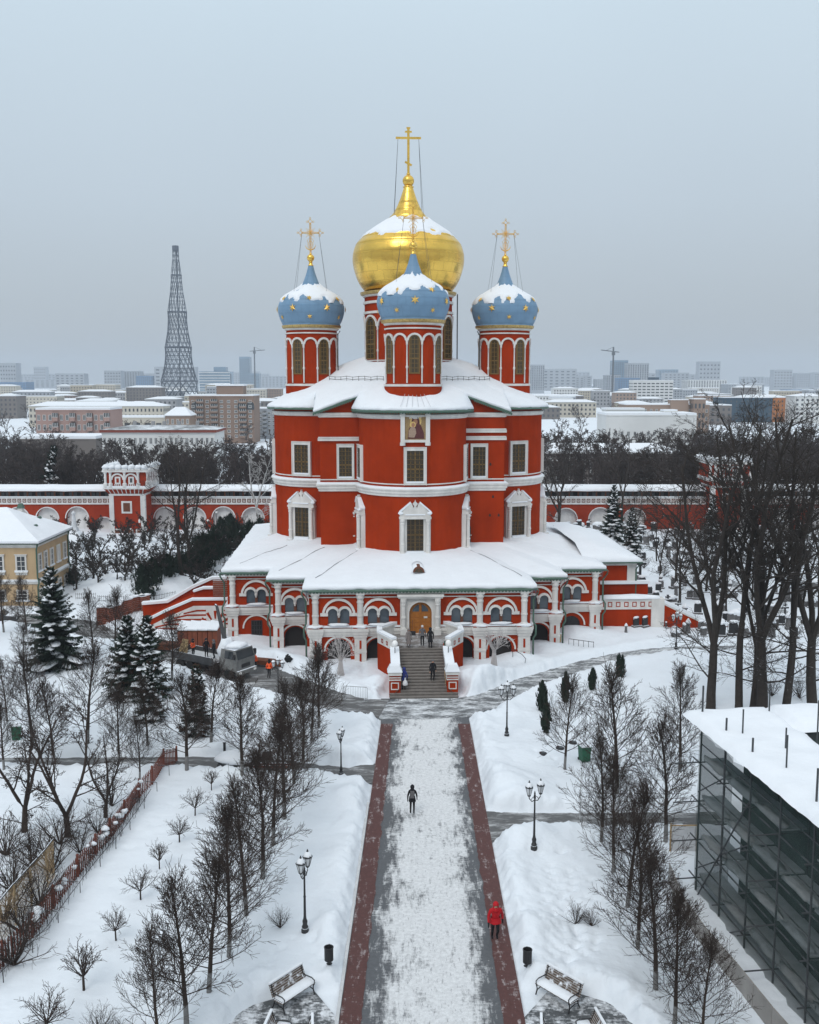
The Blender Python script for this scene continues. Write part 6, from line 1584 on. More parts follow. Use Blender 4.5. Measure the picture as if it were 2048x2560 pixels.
def spruce(seed, H=10.5, Rb=3.4, brown=0.0, snow_amt=1.0, wh=26):
    rg = random.Random(seed); tr = MB(); fo = MB(); sn = MB()
    tr.tube([(0, 0, -.4), (0, 0, H*.97)], [.2, .02], 7, False)
    for w in range(wh):
        t = (w + .3*rg.random())/wh; z00 = H*(.05 + .93*t); L_ = Rb*(1-t)**.85 + .18; n = max(6, int(15*(1-t)+6))
        for b in range(n):
            az = TAU*(b + rg.random()*.7)/n + w*1.3; el = R(10 - 28*(1-t) + rg.uniform(-8, 8) + 38*t); Lb = L_*rg.uniform(.5, 1.14); z = z00 + rg.uniform(-.8, .8)*H/wh*(.3 if t > .9 else 1)
            dx, dy = math.cos(az), math.sin(az); px_, py_ = -dy, dx
            m_k = 1 if rg.random() < brown*(1 if t < .85 else 2) else 0
            fo.k = m_k
            ns = 6; spine = []
            for i in range(ns+1):
                u = i/ns; spine.append(Vector((dx*Lb*u, dy*Lb*u, z + Lb*(math.sin(el)*u - .16*u*u + (.10*max(0, u-.7)/.3)))))
            for i in range(1, ns+1):    # sprays of needles left and right, hanging a little
                u = i/ns; wdt = Lb*.26*(1.15-u) + .12
                for sg in (-1, 1):
                    for q in range(2):
                        c = spine[i-1].lerp(spine[i], q*.5 + rg.random()*.4); o = Vector((px_, py_, 0))*sg; f_ = Vector((dx, dy, 0))
                        e = c + o*wdt*rg.uniform(.8, 1.2) + f_*wdt*.7 - UP*wdt*rg.uniform(.25, .6); k_ = wdt*.22
                        fo.add([c - f_*k_, c + f_*k_, e + f_*k_*.3, e - f_*k_*.5 - UP*.05], [(0, 1, 2, 3)])
                        fo.add([c, c + f_*k_, (c+e)/2 + f_*k_ - UP*wdt*.42, (c+e)/2 - UP*wdt*.5], [(0, 1, 2, 3)])
            e = spine[-1]; fo.add([spine[-2] + Vector((px_, py_, 0))*.1, spine[-2] - Vector((px_, py_, 0))*.1, e + Vector((dx, dy, 0))*.15], [(0, 1, 2)])
            if rg.random() < .5*snow_amt and t < .95:
                i0 = rg.choice((1, 2, 2, 3)); c = spine[i0].lerp(spine[min(i0+2, ns)], .5); a_ = Lb*rg.uniform(.10, .34); b_ = a_*rg.uniform(.45, .9) + .06
                v = []; nn = 9; hgt = .06 + .14*rg.random()
                v.append(tuple(c + UP*(hgt+.05)))
                for k in range(nn):
                    g = TAU*k/nn; rr = 1 + rg.uniform(-.3, .3); v.append(tuple(c + Vector((dx, dy, math.sin(el)*.6-.12))*a_*math.cos(g)*rr + Vector((px_, py_, 0))*b_*math.sin(g)*rr + UP*(hgt*.55 - .05*abs(math.sin(g)))))
                for k in range(nn):
                    q = Vector(v[1+k]); v.append(tuple(q + (q-c)*.1 - UP*.12))
                sn.add(v, [(0, 1+k, 1+(k+1) % nn) for k in range(nn)] + [(1+k, 1+nn+k, 1+nn+(k+1) % nn, 1+(k+1) % nn) for k in range(nn)])
    return tr.mesh('trunk', 'bark'), fo.mesh('needles', ['needle', 'needle_brown']), sn.mesh('snow', 'snow', True)
def thuja(seed, H=2.0, W=.45, cols=2, mt='yew'):
    rg = random.Random(seed); cr = MB()
    for c in range(cols):
        ox, oy = (rg.uniform(-.35, .35) if cols > 1 else 0), rg.uniform(-.15, .15); hh = H*rg.uniform(.75, 1.0)
        for i in range(330):
            t = rg.random(); z = hh*t; rr = W*.5*math.sin(PI*min(1, .12+t*.9))**.6*rg.uniform(.2, 1.3)*(1+.6*mnoise.noise(Vector((t*5, c*3+seed, i % 7)))); a = rg.uniform(0, TAU)
            p = Vector((ox + rr*math.cos(a), oy + rr*math.sin(a), z)); s_ = rg.uniform(.07, .2); n_ = Vector((math.cos(a), math.sin(a), .5)); tg = Vector((-math.sin(a), math.cos(a), 0))
            cr.add([p - tg*s_*.6, p + tg*s_*.6, p + UP*s_*1.8 + n_*s_*.4], [(0, 1, 2)])
    st = MB().tube([(0, 0, -.3), (0, 0, H*.5)], .05, 5)
    return st.mesh('stem', 'bark'), cr.mesh('foliage', mt)
LIN = [linden(11+i, 6.5, .105, rg_, nb_) for i, (rg_, nb_) in enumerate(((1.12, 31), (.98, 34), (1.2, 30), (1.05, 36)))]
def put_linden(px, py, ptop, i, label, group, name='linden_tree', meshes=None):
    p = on(px, py); h = CAM_H*(py-ptop)/(py-950); t = plant(name, label, 'tree', (meshes or LIN)[i % 4], p, i*1.7, h/6.15, group); return t
rowL = [(400, 2640, 2330), (467, 2575, 2178), (523, 2487, 2118), (572, 2390, 2004), (617, 2284, 1952), (657, 2195, 1860), (683, 2110, 1800), (710, 2045, 1765), (736, 1972, 1715), (757, 1918, 1675), (779, 1855, 1640), (797, 1818, 1612)]
for i, (a, b, c) in enumerate(rowL): put_linden(a, b, c, i, 'bare linden in the row left of the alley, %s from the near end' % ORD[i], 'lindens left of the alley')
rowR = [(1752, 2640, 2330), (1685, 2572, 2225), (1640, 2474, 2120), (1594, 2367, 2020), (1568, 2265, 1950), (1533, 2178, 1890), (1504, 2105, 1830)]
for i, (a, b, c) in enumerate(rowR): put_linden(a, b, c, i+2, 'bare linden in the row right of the alley, %s from the near end' % ORD[i], 'lindens right of the alley')
for i, (a, b, c, l) in enumerate(((1664, 2102, 1795, 'bare linden close to the scaffold corner by the right cross path'), (1412, 1923, 1690, 'bare linden right of the triple lamp with a thuja behind it'), (1699, 1927, 1665, 'bare linden on open snow just left of the scaffold top'), (1543, 1990, 1680, 'bare linden standing alone on the right lawn'))):
    put_linden(a, b, c, i+1, l, 'lindens on the right lawn')
park = [(10, 1580, 1440), (67, 1584, 1440), (60, 1698, 1560), (233, 1630, 1480), (83, 1872, 1640), (136, 1905, 1680), (219, 1865, 1620), (296, 1914, 1720), (370, 1869, 1700), (467, 1930, 1680), (528, 1867, 1670), (605, 1942, 1700), (18, 1800, 1640), (430, 1700, 1530), (290, 1660, 1480), (10, 1930, 1760), (350, 1950, 1790)]
whr = ['at the far left edge by the yellow house', 'in front of the yellow house corner', 'left of the big snowy spruce', 'right of the big snowy spruce', 'lower left beyond the cross path', 'lower left, second from the edge', 'in the middle of the left park', 'beside the cross path in the left park', 'in front of the paired spruces', 'beside the end of the red fence', 'right of the smallest spruce', 'beside the snow covered trailer', 'at the left edge of the park', 'left of the truck', 'behind the paired spruces', 'lowest at the left edge', 'left of the red fence end']
for i, (a, b, c) in enumerate(park): put_linden(a, b, c, i, 'bare young tree ' + whr[i], 'bare trees of the left park', 'park_tree')
# small pruned fruit trees in a line on the left lawn
FRU = [bush(60+i, 1.3, 18, .0045, 'twig') for i in range(3)]
for i, (a, b, h) in enumerate(((210, 2475, 1.75), (290, 2348, 1.3), (352, 2249, 1.25), (399, 2172, 1.25), (449, 2105, 1.2), (488, 2038, 1.25), (529, 1975, 1.15), (118, 2590, 1.6))):
    plant('fruit_tree', 'small bare fruit tree, %s from the near end of the left lawn' % ORD[(i+1) % 8], 'tree', FRU[i % 3], on(a, b), i*2.1, h/1.15, 'fruit trees in a line on the left lawn')
# tall old trees on the right
BIG = [big_tree(5, 24, .34, .22, 3, spread=.26, minr=.010, dense=.95, ang=46), big_tree(9, 24, .30, .28, 2, spread=.22, minr=.010, dense=.95, ang=46), big_tree(14, 24, .32, .24, 3, spread=.3, minr=.010, dense=.95, ang=46)]
bt = [(1775, 1772, 0, 1.0, 0.3, 'massive forked bare tree, first right of the path lamp'), (1848, 1778, 1, 1.02, 1.0, 'tall bare tree second from the left of the big group'), (1880, 1775, 2, .86, 2.2, 'slender bare tree in the middle of the big group'), (1908, 1790, 0, 1.08, 3.6, 'thickest tall bare tree of the big group'), (1962, 1785, 1, 1.0, 4.4, 'tall bare tree with low snowy limbs near right edge'), (2036, 1790, 2, 1.02, 5.2, 'leaning bare tree at the right edge'), (1690, 1480, 1, .62, .7, 'tall bare tree behind the side stairs'), (1800, 1470, 2, .6, 1.9, 'tall bare tree among the graves, left'), (1890, 1455, 0, .62, 2.6, 'tall bare tree among the graves, middle'), (1985, 1445, 1, .66, 3.1, 'tall bare tree among the graves, right'), (2050, 1560, 0, .7, 4.0, 'bare tree among graves at right edge')]
for i, (a, b, k, s_, rz, l) in enumerate(bt): plant('old_tree', l, 'tree', BIG[k], on(a, b), rz, s_, 'tall old trees on the right')
for i in range(16):   # slimmer trees among the graves
    a_, b_ = 1600 + 29*i + (13 if i % 2 else -9), 1350 + (i*53) % 190; p = on(a_, b_)
    if p.x < 25: p.x += 4
    plant('cemetery_tree', 'slim bare tree among the graves on the right, %s from the left' % ORD[i], 'tree', BIG[i % 3], p, i*1.3, .36 + .03*(i % 5), 'slim trees among the graves')
# two tall trees left of the cathedral
plant('old_tree', 'tall twin trunked bare tree left of the cathedral by the hedge', 'tree', BIG[1], on(455, 1465), 2.0, .74, 'tall trees left of the cathedral')
plant('old_tree', 'second tall bare tree left of the cathedral by the hedge', 'tree', BIG[2], on(470, 1452), 4.0, .70, 'tall trees left of the cathedral')
plant('birch_tree', 'pale birch beside the left wall of the cathedral', 'tree', big_tree(31, 12, .16, .3, 2, minr=.012, dense=.8, mats=('birch', 'birch')), on(650, 1345), 0, 1.35)
plant('old_tree', 'bare tree pressed against the right side of the cathedral', 'tree', BIG[0], on(1395, 1345), 1.2, .74, 'trees by the monastery wall')
plant('old_tree', 'bare tree in front of the right wall niche', 'tree', BIG[1], on(1555, 1330), 2.2, .7, 'trees by the monastery wall')
# spruces
SPR = [spruce(1, 10.5, 3.6), spruce(2, 9.0, 2.7, .15), spruce(3, 6.5, 1.6, .3, .9, 20)]
def put_spruce(px, py, ptop, k, l, rz=0, wide=1.0, h0=None):
    p = on(px, py); h = CAM_H*(py-ptop)/(py-950); s_ = h/{0: 10.4, 1: 8.9, 2: 6.4}[k]
    plant('spruce_tree', l, 'tree', SPR[k], p, rz, (s_*wide, s_*wide, s_), 'snowy spruces', ('trunk', 'needles', 'snow'))
put_spruce(142, 1668, 1412, 0, 'largest snowy spruce with a rusty tip in front of the yellow house', 0, .9)
put_spruce(318, 1738, 1532, 1, 'left one of the paired snowy spruces', 1, 1.0)
put_spruce(368, 1742, 1530, 1, 'right one of the paired snowy spruces', 2.4, 1.05)
put_spruce(378, 1800, 1640, 1, 'brownish spruce in front of the paired snowy ones', 4, .8)
put_spruce(489, 1838, 1654, 2, 'narrow small spruce with a snowy tip below the truck', 1, 1.0)
put_spruce(1530, 1372, 1222, 0, 'snowy spruce in front of the right monastery wall', 3, .75)
put_spruce(1580, 1385, 1270, 1, 'lower snowy spruce right of the wall spruce', 3, .9)
put_spruce(1775, 1360, 1235, 0, 'dark spruce hidden behind the old bare trees', 1, .8)
p = at(132, 1228, 182); plant('spruce_tree', 'lone snowy spruce behind the wall left of the red tower', 'tree', SPR[1], (p.x, 182, 0), 2, 1.55, 'snowy spruces', ('trunk', 'needles', 'snow'))
# clipped thujas
TH = [thuja(1, 2.0, .55, 2), thuja(2, 1.8, .5, 1), thuja(3, 2.0, .55, 3)]
for i, (a, b, k, s_, l) in enumerate(((1553, 1692, 0, .95, 'pair of small dark thujas on open snow, farther ones'), (1481, 1722, 2, .95, 'clump of small dark thujas on open snow, nearer one'), (1352, 1775, 0, 1.1, 'leaning dark thuja pair behind the triple lamp'), (1366, 1830, 1, 1.3, 'thick dark thuja just right of the triple lamp'), (1409, 1755, 1, 1.2, 'brown thuja standing behind the lawn linden'))):
    plant('thuja', l, 'shrub', TH[k], on(a, b), i, s_, 'thujas on the right lawn', ('stem', 'foliage'))
# dark yew hedge left of the cathedral: separate clipped shrubs
HG = [thuja(20+i, 2.6, 2.2, 3) for i in range(3)]
for i in range(15):
    t = i/14; a, b = 352 + (560-352)*t, 1488 - 100*t + (18 if i % 2 else 0); k = 1.0 + (.4 if i > 8 else 0)
    plant('yew_shrub', 'dark yew shrub in the hedge left of the cathedral, %s from the near end' % ORD[i], 'shrub', HG[i % 3], on(a, b), i, (k*1.1, k*1.1, k), 'yew hedge', ('stem', 'foliage'))
for i, (a, b, k) in enumerate(((548, 1360, 1.5), (590, 1372, 1.6), (625, 1362, 1.5), (655, 1352, 1.3), (570, 1342, 1.4), (185, 1470, .8))):
    plant('yew_shrub', ['dark evergreen beside the cathedral gallery roof, %s from the left' % ORD[i], 'small dark evergreen by the yellow house flank'][i == 5], 'shrub', HG[i % 3], on(a, b), i, k, 'evergreens beside the gallery', ('stem', 'foliage'))
# orchard between house, tower and cathedral
ORC = [big_tree(40+i, 4.2, .13, .22, 4, minr=.02, dense=.75, mats=('bark', 'bark'), spread=.8) for i in range(3)]
rg = random.Random(21); k = 0
for row in range(8):
    for c in range(11):
        Y_ = 117 + row*6.2 + rg.uniform(-1.5, 1.5); X_ = -46 + c*3.4*(1+row*.05) - row*1.2 + rg.uniform(-1, 1)
        if X_ > -17 or X_ < -Y_*.36: continue
        if math.hypot(X_+53, Y_-154) < 4: continue
        plant('orchard_tree', 'low spreading bare orchard tree in deep snow before the red tower', 'tree', ORC[k % 3], (X_, Y_, gz(X_, Y_)-.1), rg.uniform(0, 6), rg.uniform(.75, 1.2), 'orchard trees'); k += 1
# thicket in the lower left behind the red fence
THK = [bush(80+i, 3.6, 18, .0055, 'twig', False) for i in range(3)] ; WIL = [big_tree(90+i, 7.5, .16, .2, 3, minr=.012, dense=.72, mats=('bark_linden', 'twig'), spread=.5) for i in range(2)]
for i, (a, b, h, k) in enumerate(((30, 2230, 1.0, 0), (80, 2170, .9, 1), (130, 2180, 1.0, 2), (10, 2300, 1.1, 1), (60, 2330, 1.0, 2), (150, 2110, .8, 0), (200, 2130, .7, 1), (15, 2140, .9, 2), (245, 2080, .6, 0), (100, 2260, .9, 0), (280, 2010, .8, 1), (35, 2410, .9, 0))):
    plant('thicket_bush', 'tangled bare bush behind the red fence, lower left thicket', 'bush', THK[k], on(a, b), i, h, 'bushes of the lower left thicket')
plant('old_tree', 'dark bare tree leaning over the thicket behind the red fence', 'tree', WIL[0], on(172, 2090), .4, 1.0, 'trees behind the red fence')
plant('old_tree', 'bare tree close to the red fence in the lower left', 'tree', WIL[1], on(264, 2038), 1.4, .75, 'trees behind the red fence')
plant('old_tree', 'bent bare tree at the left edge of the thicket', 'tree', WIL[1], on(60, 2080), 3.4, .95, 'trees behind the red fence')
for i, (a, b, h) in enumerate(((700, 2315, .36), (1440, 2300, .42), (1480, 2310, .34), (250, 2580, .42), (300, 2620, .45))):
    plant('bare_shrub', ['low bare shrub beside the left double lamp', 'bare shrub on the right lawn, left one of two', 'bare shrub on the right lawn, right one of two', 'tall whippy shrub at the bottom left edge', 'dense shrub at the bottom edge by the linden row'][i], 'shrub', THK[i % 3], on(a, b), i, h, 'bare shrubs')
for i, (a, b, h) in enumerate(((180, 1450, .8), (215, 1465, .8), (265, 1470, .9), (300, 1455, .9), (330, 1470, .8), (400, 1440, .8), (1610, 1420, .7), (1660, 1440, .6), (1930, 1740, .7), (1700, 1370, .8), (2000, 1745, .7))):
    plant('bare_shrub', 'grey leafless shrub standing in deep snow', 'shrub', THK[i % 3], on(a, b), i, h, 'leafless shrubs in the snow')
# bare wood beyond the monastery wall
FOR = [big_tree(120+i, 15, .2, .25, 3, minr=.032, dense=.88, mats=('twig_far', 'twig_far'), spread=.28) for i in range(4)]
rg = random.Random(33); n = 0
for side in (-1, 1):
    for i in range(149):
        Y_ = 174 + 95*(i/149)**1.3 + rg.uniform(-3, 3); edge = Y_*.43
        X_ = side*(rg.uniform(.115*Y_, edge))
        if side < 0 and 250 < Y_ < 292 and -.32*Y_ < X_ < -.17*Y_: continue
        hh = rg.uniform(.62, .98) * (1.0 if side < 0 else 1.08)
        if side < 0 and Y_ > 200: hh *= .82
        if side > 0 and Y_ > 215: hh *= .85
        plant('wood_tree', 'bare tree in the dense wood beyond the monastery wall, %s side' % ('left' if side < 0 else 'right'), 'tree', FOR[rg.randrange(4)], (X_, Y_, .2), rg.uniform(0, 6), hh, 'bare wood beyond the wall, ' + ('left' if side < 0 else 'right'))
# darker wood still farther out
mb = MB(); rgf = random.Random(8)
far = bpy.data.meshes.new('far_wood')
vs, fs = [], []
src = big_tree(140, 15, .2, .25, 3, minr=.06, dense=.52, mats=('twig_dark', 'twig_dark'), spread=.3)[1]; co = np.empty(len(src.vertices)*3); src.vertices.foreach_get('co', co); co = co.reshape(-1, 3)
lp = np.empty(len(src.loops), int); src.loops.foreach_get('vertex_index', lp); quads = lp.reshape(-1, 4)
V, F = [], []
for i in range(240):
    Y_ = rgf.uniform(300, 900) if i < 110 else rgf.uniform(178, 300) if i < 190 else rgf.uniform(240, 330); s_ = rgf.choice((-1, 1)) if i < 190 else 1; X_ = s_*rgf.uniform(.13, .43)*Y_; sc_ = rgf.uniform(.6, .85); a_ = rgf.uniform(0, 6); c_, s2 = math.cos(a_), math.sin(a_)
    q = np.empty_like(co); q[:, 0] = (co[:, 0]*c_ - co[:, 1]*s2)*sc_*1.3 + X_; q[:, 1] = (co[:, 0]*s2 + co[:, 1]*c_)*sc_*1.3 + Y_; q[:, 2] = co[:, 2]*sc_
    F.append(quads + i*len(co)); V.append(q)
V = np.concatenate(V); F = np.concatenate(F)
far.vertices.add(len(V)); far.vertices.foreach_set('co', V.ravel()); far.loops.add(F.size); far.loops.foreach_set('vertex_index', F.ravel()); far.polygons.add(len(F)); far.polygons.foreach_set('loop_start', np.arange(0, F.size, 4)); far.polygons.foreach_set('loop_total', np.full(len(F), 4)); far.materials.append(M['twig_far']); far.update()
link('far_wood', far, label='far bare woods between the city blocks reading as one dark mass', cat='woods', kind='stuff')
# ================================================================ street lamps
def lantern(mb_glass, mb_iron, mb_snow, x, y, z, s=1.0):
    mb_iron.lathe([(.05*s, z-.06*s), (.1*s, z), (.1*s, z+.04*s)], 6, x, y)
    mb_glass.lathe([(.09*s, z+.04*s), (.19*s, z+.42*s)], 6, x, y)
    for i in range(6):
        a = TAU*i/6; mb_iron.tube([(x+.095*s*math.cos(a), y+.095*s*math.sin(a), z+.04*s), (x+.195*s*math.cos(a), y+.195*s*math.sin(a), z+.43*s)], .014*s, 4)
    mb_iron.lathe([(.22*s, z+.42*s), (.23*s, z+.46*s), (.1*s, z+.62*s), (.05*s, z+.66*s), (.05*s, z+.7*s), (.012*s, z+.8*s)], 6, x, y)
    mb_snow.lathe([(.2*s, z+.475*s), (.19*s, z+.52*s), (.1*s, z+.65*s), (.055*s, z+.68*s)], 8, x, y)
def lamp_meshes(kind):
    ir, gl, sn = MB(), MB(), MB(); H = 2.85
    ir.lathe([(.17, -.3), (.17, .12), (.13, .16), (.15, .24), (.1, .34), (.12, .5), (.075, .62), (.06, .75), (.05, 1.6), (.065, 1.64), (.045, 1.7), (.04, H-.2), (.07, H-.15), (.045, H-.05), (.06, H+.02)], 10)
    heads = [(-.36, 0, H+.08), (.36, 0, H+.26)] if kind == 2 else [(-.42, 0, H+.05), (.42, 0, H+.05), (0, 0, H+.3)]
    if kind == 2: heads = [(-.34, 0, H+.05), (.34, 0, H+.05)]
    for x, y, z in heads:
        if x: ir.tube([(0, 0, H-.25), (x*.5, 0, H-.3), (x*.95, 0, H-.12), (x, 0, z-.05)], .025, 6); ir.tube([(0, 0, H-.02), (x*.4, 0, H-.1), (x*.62, 0, H-.2)], .016, 5)
        else: ir.tube([(0, 0, H-.1), (0, 0, z-.05)], .03, 6)
        lantern(gl, ir, sn, x, y, z)
    if kind == 2: ir.lathe([(.03, H), (.05, H+.1), (.01, H+.25)], 6)
    sn.lathe([(.15, .17), (.12, .22), (.1, .24)], 8)
    return ir.mesh('lamp_post', 'iron'), gl.mesh('lantern_glass', 'lamp_glass'), sn.mesh('lamp_snow', 'snow', True)
LM = {2: lamp_meshes(2), 3: lamp_meshes(3)}
def street_lamp(px, py, ptop, kind, rz, label):
    p = on(px, py); h = CAM_H*(py-ptop)/(py-950)
    t = thing('street_lamp', label, 'street lamp', p, rz, 'black iron street lamps', min(h, 4.1)/3.75)
    for nm, me in zip(('lamp_post', 'lantern_glass', 'lamp_snow'), LM[kind]): link(nm, me, t)
street_lamp(763, 2328, 2118, 2, R(70), 'black double lamp left of the alley, nearest one')
street_lamp(853, 1922, 1798, 2, R(75), 'black double lamp left of the alley, farther one by the cross path')
street_lamp(1335, 2132, 1950, 2, R(25), 'black double lamp right of the alley beside the cross path')
street_lamp(1267, 1840, 1705, 3, R(8), 'black triple lamp right of the alley below the stairs')
street_lamp(1690, 1628, 1535, 3, R(20), 'black lamp at the bend of the path near the graves')
street_lamp(696, 1732, 1632, 3, R(-10), 'black triple lamp by the truck road')
street_lamp(295, 1478, 1415, 2, R(5), 'far double lamp between the yellow house and hedge')
street_lamp(1957, 1498, 1440, 2, R(15), 'far lamp among the graves on the right')
def globe_post(px, py, hh, label):
    t = thing('globe_lamp', label, 'lamp', on(px, py), 0, 'white globe lamps')
    MB().lathe([(.09, -.2), (.09, .1), (.04, .2), (.035, hh)], 8).build('stem', 'iron', t); MB().sphere((0, 0, hh+.2), .24, 14, 9).build('globe', 'globe', t, True)
globe_post(385, 1500, 1.1, 'white globe lamp beside the left side stairs'); globe_post(355, 1520, 1.2, 'white globe lamp behind the brown boards')
globe_post(542, 1322, 2.6, 'pale post lamp in front of the left wall niche'); globe_post(521, 1335, 2.0, 'second pale post lamp left of the wall niche')
# ================================================================ benches, bins
def bench_parts():
    P = []
    for i in range(5): P.append(('seat_slat', MB().box(-.95, .95, -.46+i*.1, -.385+i*.1, .42+.0*i - (.02 if i == 2 else 0), .46).mesh('seat_slat', 'bench_wood')))
    for i in range(6):
        y, z = .07 + i*.035, .5 + i*.085; P.append(('back_slat', MB().add([(-.95, y, z), (.95, y, z), (.95, y+.03, z+.07), (-.95, y+.03, z+.07), (-.95, y+.03, z-.01), (.95, y+.03, z-.01), (.95, y+.06, z+.06), (-.95, y+.06, z+.06)], [(0, 1, 2, 3), (7, 6, 5, 4), (3, 2, 6, 7), (0, 4, 5, 1), (0, 3, 7, 4), (1, 5, 6, 2)]).mesh('back_slat', 'bench_wood')))
    for sg in (-1, 1):
        m = MB(); m.T = T(sg*.86, 0, 0, 0)
        m.tube([(0, -.5, 0), (0, -.42, .2), (0, -.45, .38), (0, -.3, .41), (0, 0, .40), (0, .1, .5), (0, .27, 1.02)], .03, 6); m.tube([(0, .2, 0), (0, .1, .2), (0, .05, .4)], .032, 6); m.tube([(0, -.48, .4), (0, -.5, .6), (0, -.35, .66), (0, .12, .64)], .024, 6); m.tube([(0, -.42, .18), (0, -.1, .26), (0, .1, .2)], .022, 5)
        P.append(('end_frame', m.mesh('end_frame', 'iron')))
    rows = []
    for j, (y, z, k) in enumerate(((-.47, .462, 0), (-.44, .53, 1), (-.2, .54, 1), (.0, .55, 1), (.06, .5, 0))): rows.append([(-.95 + 1.9*i/24, y + .025*nz(i*.8, j, 3), z + (.03*nz(i*.5, j*.7, 8) if k else 0)) for i in range(25)])
    s = MB(); k = 25; s.add([p for r in rows for p in r], [(j*k+i, j*k+i+1, (j+1)*k+i+1, (j+1)*k+i) for j in range(4) for i in range(24)])
    P.append(('seat_snow', s.mesh('seat_snow', 'snow', True)))
    P.append(('back_snow', MB().box(-.95, .95, .24, .34, .99, 1.05).mesh('back_snow', 'snow')))
    return P
BP = bench_parts()
def bench(p, rz, label):
    t = thing('park_bench', label, 'bench', (p[0], p[1], .03), rz, 'park benches')
    for nm, me in BP: link(nm, me, t)
bench((gr(728, 2500).x, gr(728, 2500).y), R(52), 'snowy bench left of the alley, the whole one in view')
bench((gr(1400, 2500).x, gr(1400, 2500).y), R(-49), 'snowy bench right of the alley, the whole one in view')
bench((gr(682, 2628).x, gr(682, 2628).y), R(82), 'snowy bench cut off at the bottom, left niche, outer one')
bench((gr(763, 2638).x, gr(763, 2638).y), R(-84), 'snowy bench cut off at the bottom, left niche, alley side')
bench((gr(1490, 2623).x, gr(1490, 2623).y), R(-80), 'snowy bench cut off at the bottom, right niche, outer one')
bench((gr(1373, 2638).x, gr(1373, 2638).y), R(84), 'snowy bench cut off at the bottom, right niche, alley side')
for px_, py_, l in ((823, 2447, 'black cylindrical litter bin on the left of the alley'), (1318, 2445, 'black cylindrical litter bin on the right of the alley')):
    t = thing('litter_bin', l, 'bin', (gr(px_, py_).x, gr(px_, py_).y, max(0, gz(gr(px_, py_).x, gr(px_, py_).y))), 0, 'black litter bins')
    MB().lathe([(.17, .26), (.19, .28), (.19, .8), (.205, .82), (.205, .86), (.17, .86), (.16, .6)], 18, 0, 0, True).build('drum', 'iron', t, False); MB().tube([(0, .22, 0), (0, .22, .85)], .03, 6).box(-.1, .1, .18, .24, .5, .6).build('post', 'iron', t); MB().lathe([(.13, -.02), (.06, .02), (.03, .2)], 10, 0, .22).build('foot', 'iron', t)
for px_, py_, l in ((42, 1845, 'green wheeled bin in the snow of the left park'), (1461, 1902, 'green wheeled bin on the right lawn')):
    t = thing('wheeled_bin', l, 'bin', on(px_, py_), R(15), 'green wheeled bins')
    MB().frust(-.27, .27, -.3, .3, .06, .95, -.05, -.05).build('body', 'bin_green', t); MB().box(-.34, .34, -.38, .38, .95, 1.02).build('lid', 'bin_green', t); MB().box(-.32, .32, -.36, .36, 1.022, 1.1).build('lid_snow', 'snow', t)
    for sg in (-1, 1): m = MB(); m.T = T(sg*.28, .28, .1) @ Matrix.Rotation(R(90), 4, 'Y'); m.lathe([(.1, -.03), (.1, .03)], 10); m.build('wheel', 'rubber', t)
for px_, py_, l in ((1432, 1857, 'dark oval lid on the snow beside the lawn linden, right'), (1400, 1873, 'dark oval lid on the snow beside the lawn linden, left'), (1357, 1887, 'dark oval lid lying on the lawn near the triple lamp')):
    p = on(px_, py_); t = thing('ground_floodlight', l, 'floodlight', (p.x, p.y, p.z), 0, 'dark lids on the lawn'); MB().lathe([(.25, -.1), (.3, .02), (.27, .1), (.1, .13)], 16).build('housing', 'iron', t); MB().lathe([(.2, .131), (.03, .16)], 14).build('lens', 'glass', t)
p = on(1458, 2074); t = thing('plastic_barrier', 'orange and white road barrier block under snow by the right cross path', 'barrier', (p.x, p.y, 0), R(10))
MB().frust(-.3, .3, -.2, .2, 0, .3, .02, .04).build('lower_block', 'orange_vest', t); MB().frust(-.28, .28, -.16, .16, .301, .62, .05, .05).build('upper_block', 'white', t); MB().blob((0, 0, .66), .28, .2, .16, 3).build('cap_snow', 'snow', t, True)
p = on(1450, 2045); t = thing('marker_pole', 'thin pale pole standing on the edge of the right cross path', 'pole', p); MB().tube([(0, 0, -.3), (.02, 0, 3.3)], .03, 6).build('shaft', 'kerb', t); MB().tube([(.02, 0, 3.3), (.02, 0, 3.36)], .045, 6).build('cap', 'iron', t)
p = on(562, 1882); t = thing('marker_post', 'short black post standing behind the snowy trailer', 'post', p); MB().box(-.08, .08, -.06, .06, -.3, 1.1).build('shaft', 'iron', t); MB().box(-.1, .1, -.08, .08, 1.1, 1.16).build('cap', 'iron_snow', t)
# crowd barrier by the stairs
p = on(889, 1738); t = thing('crowd_barrier', 'grey steel crowd barrier standing in the snow left of the stairs', 'barrier', p, R(-12))
MB().tube([(-.95, 0, .0), (-.95, 0, 1.02), (-.88, 0, 1.1), (.88, 0, 1.1), (.95, 0, 1.02), (.95, 0, .0)], .024, 6).build('frame', 'grey_metal', t); MB().tube([(-.95, 0, .2), (.95, 0, .2)], .02, 6).build('lower_rail', 'grey_metal', t)
bm = MB().tube([(0, 0, .2), (0, 0, 1.1)], .012, 5).mesh('bar', 'grey_metal')
for i in range(13): link('bar', bm, t, (-.82 + 1.64*i/12, 0, 0))
for sg in (-1, 1): MB().tube([(sg*.8, -.3, -.02), (sg*.8, 0, .2), (sg*.8, .3, -.02)], .02, 6).build('foot', 'grey_metal', t)
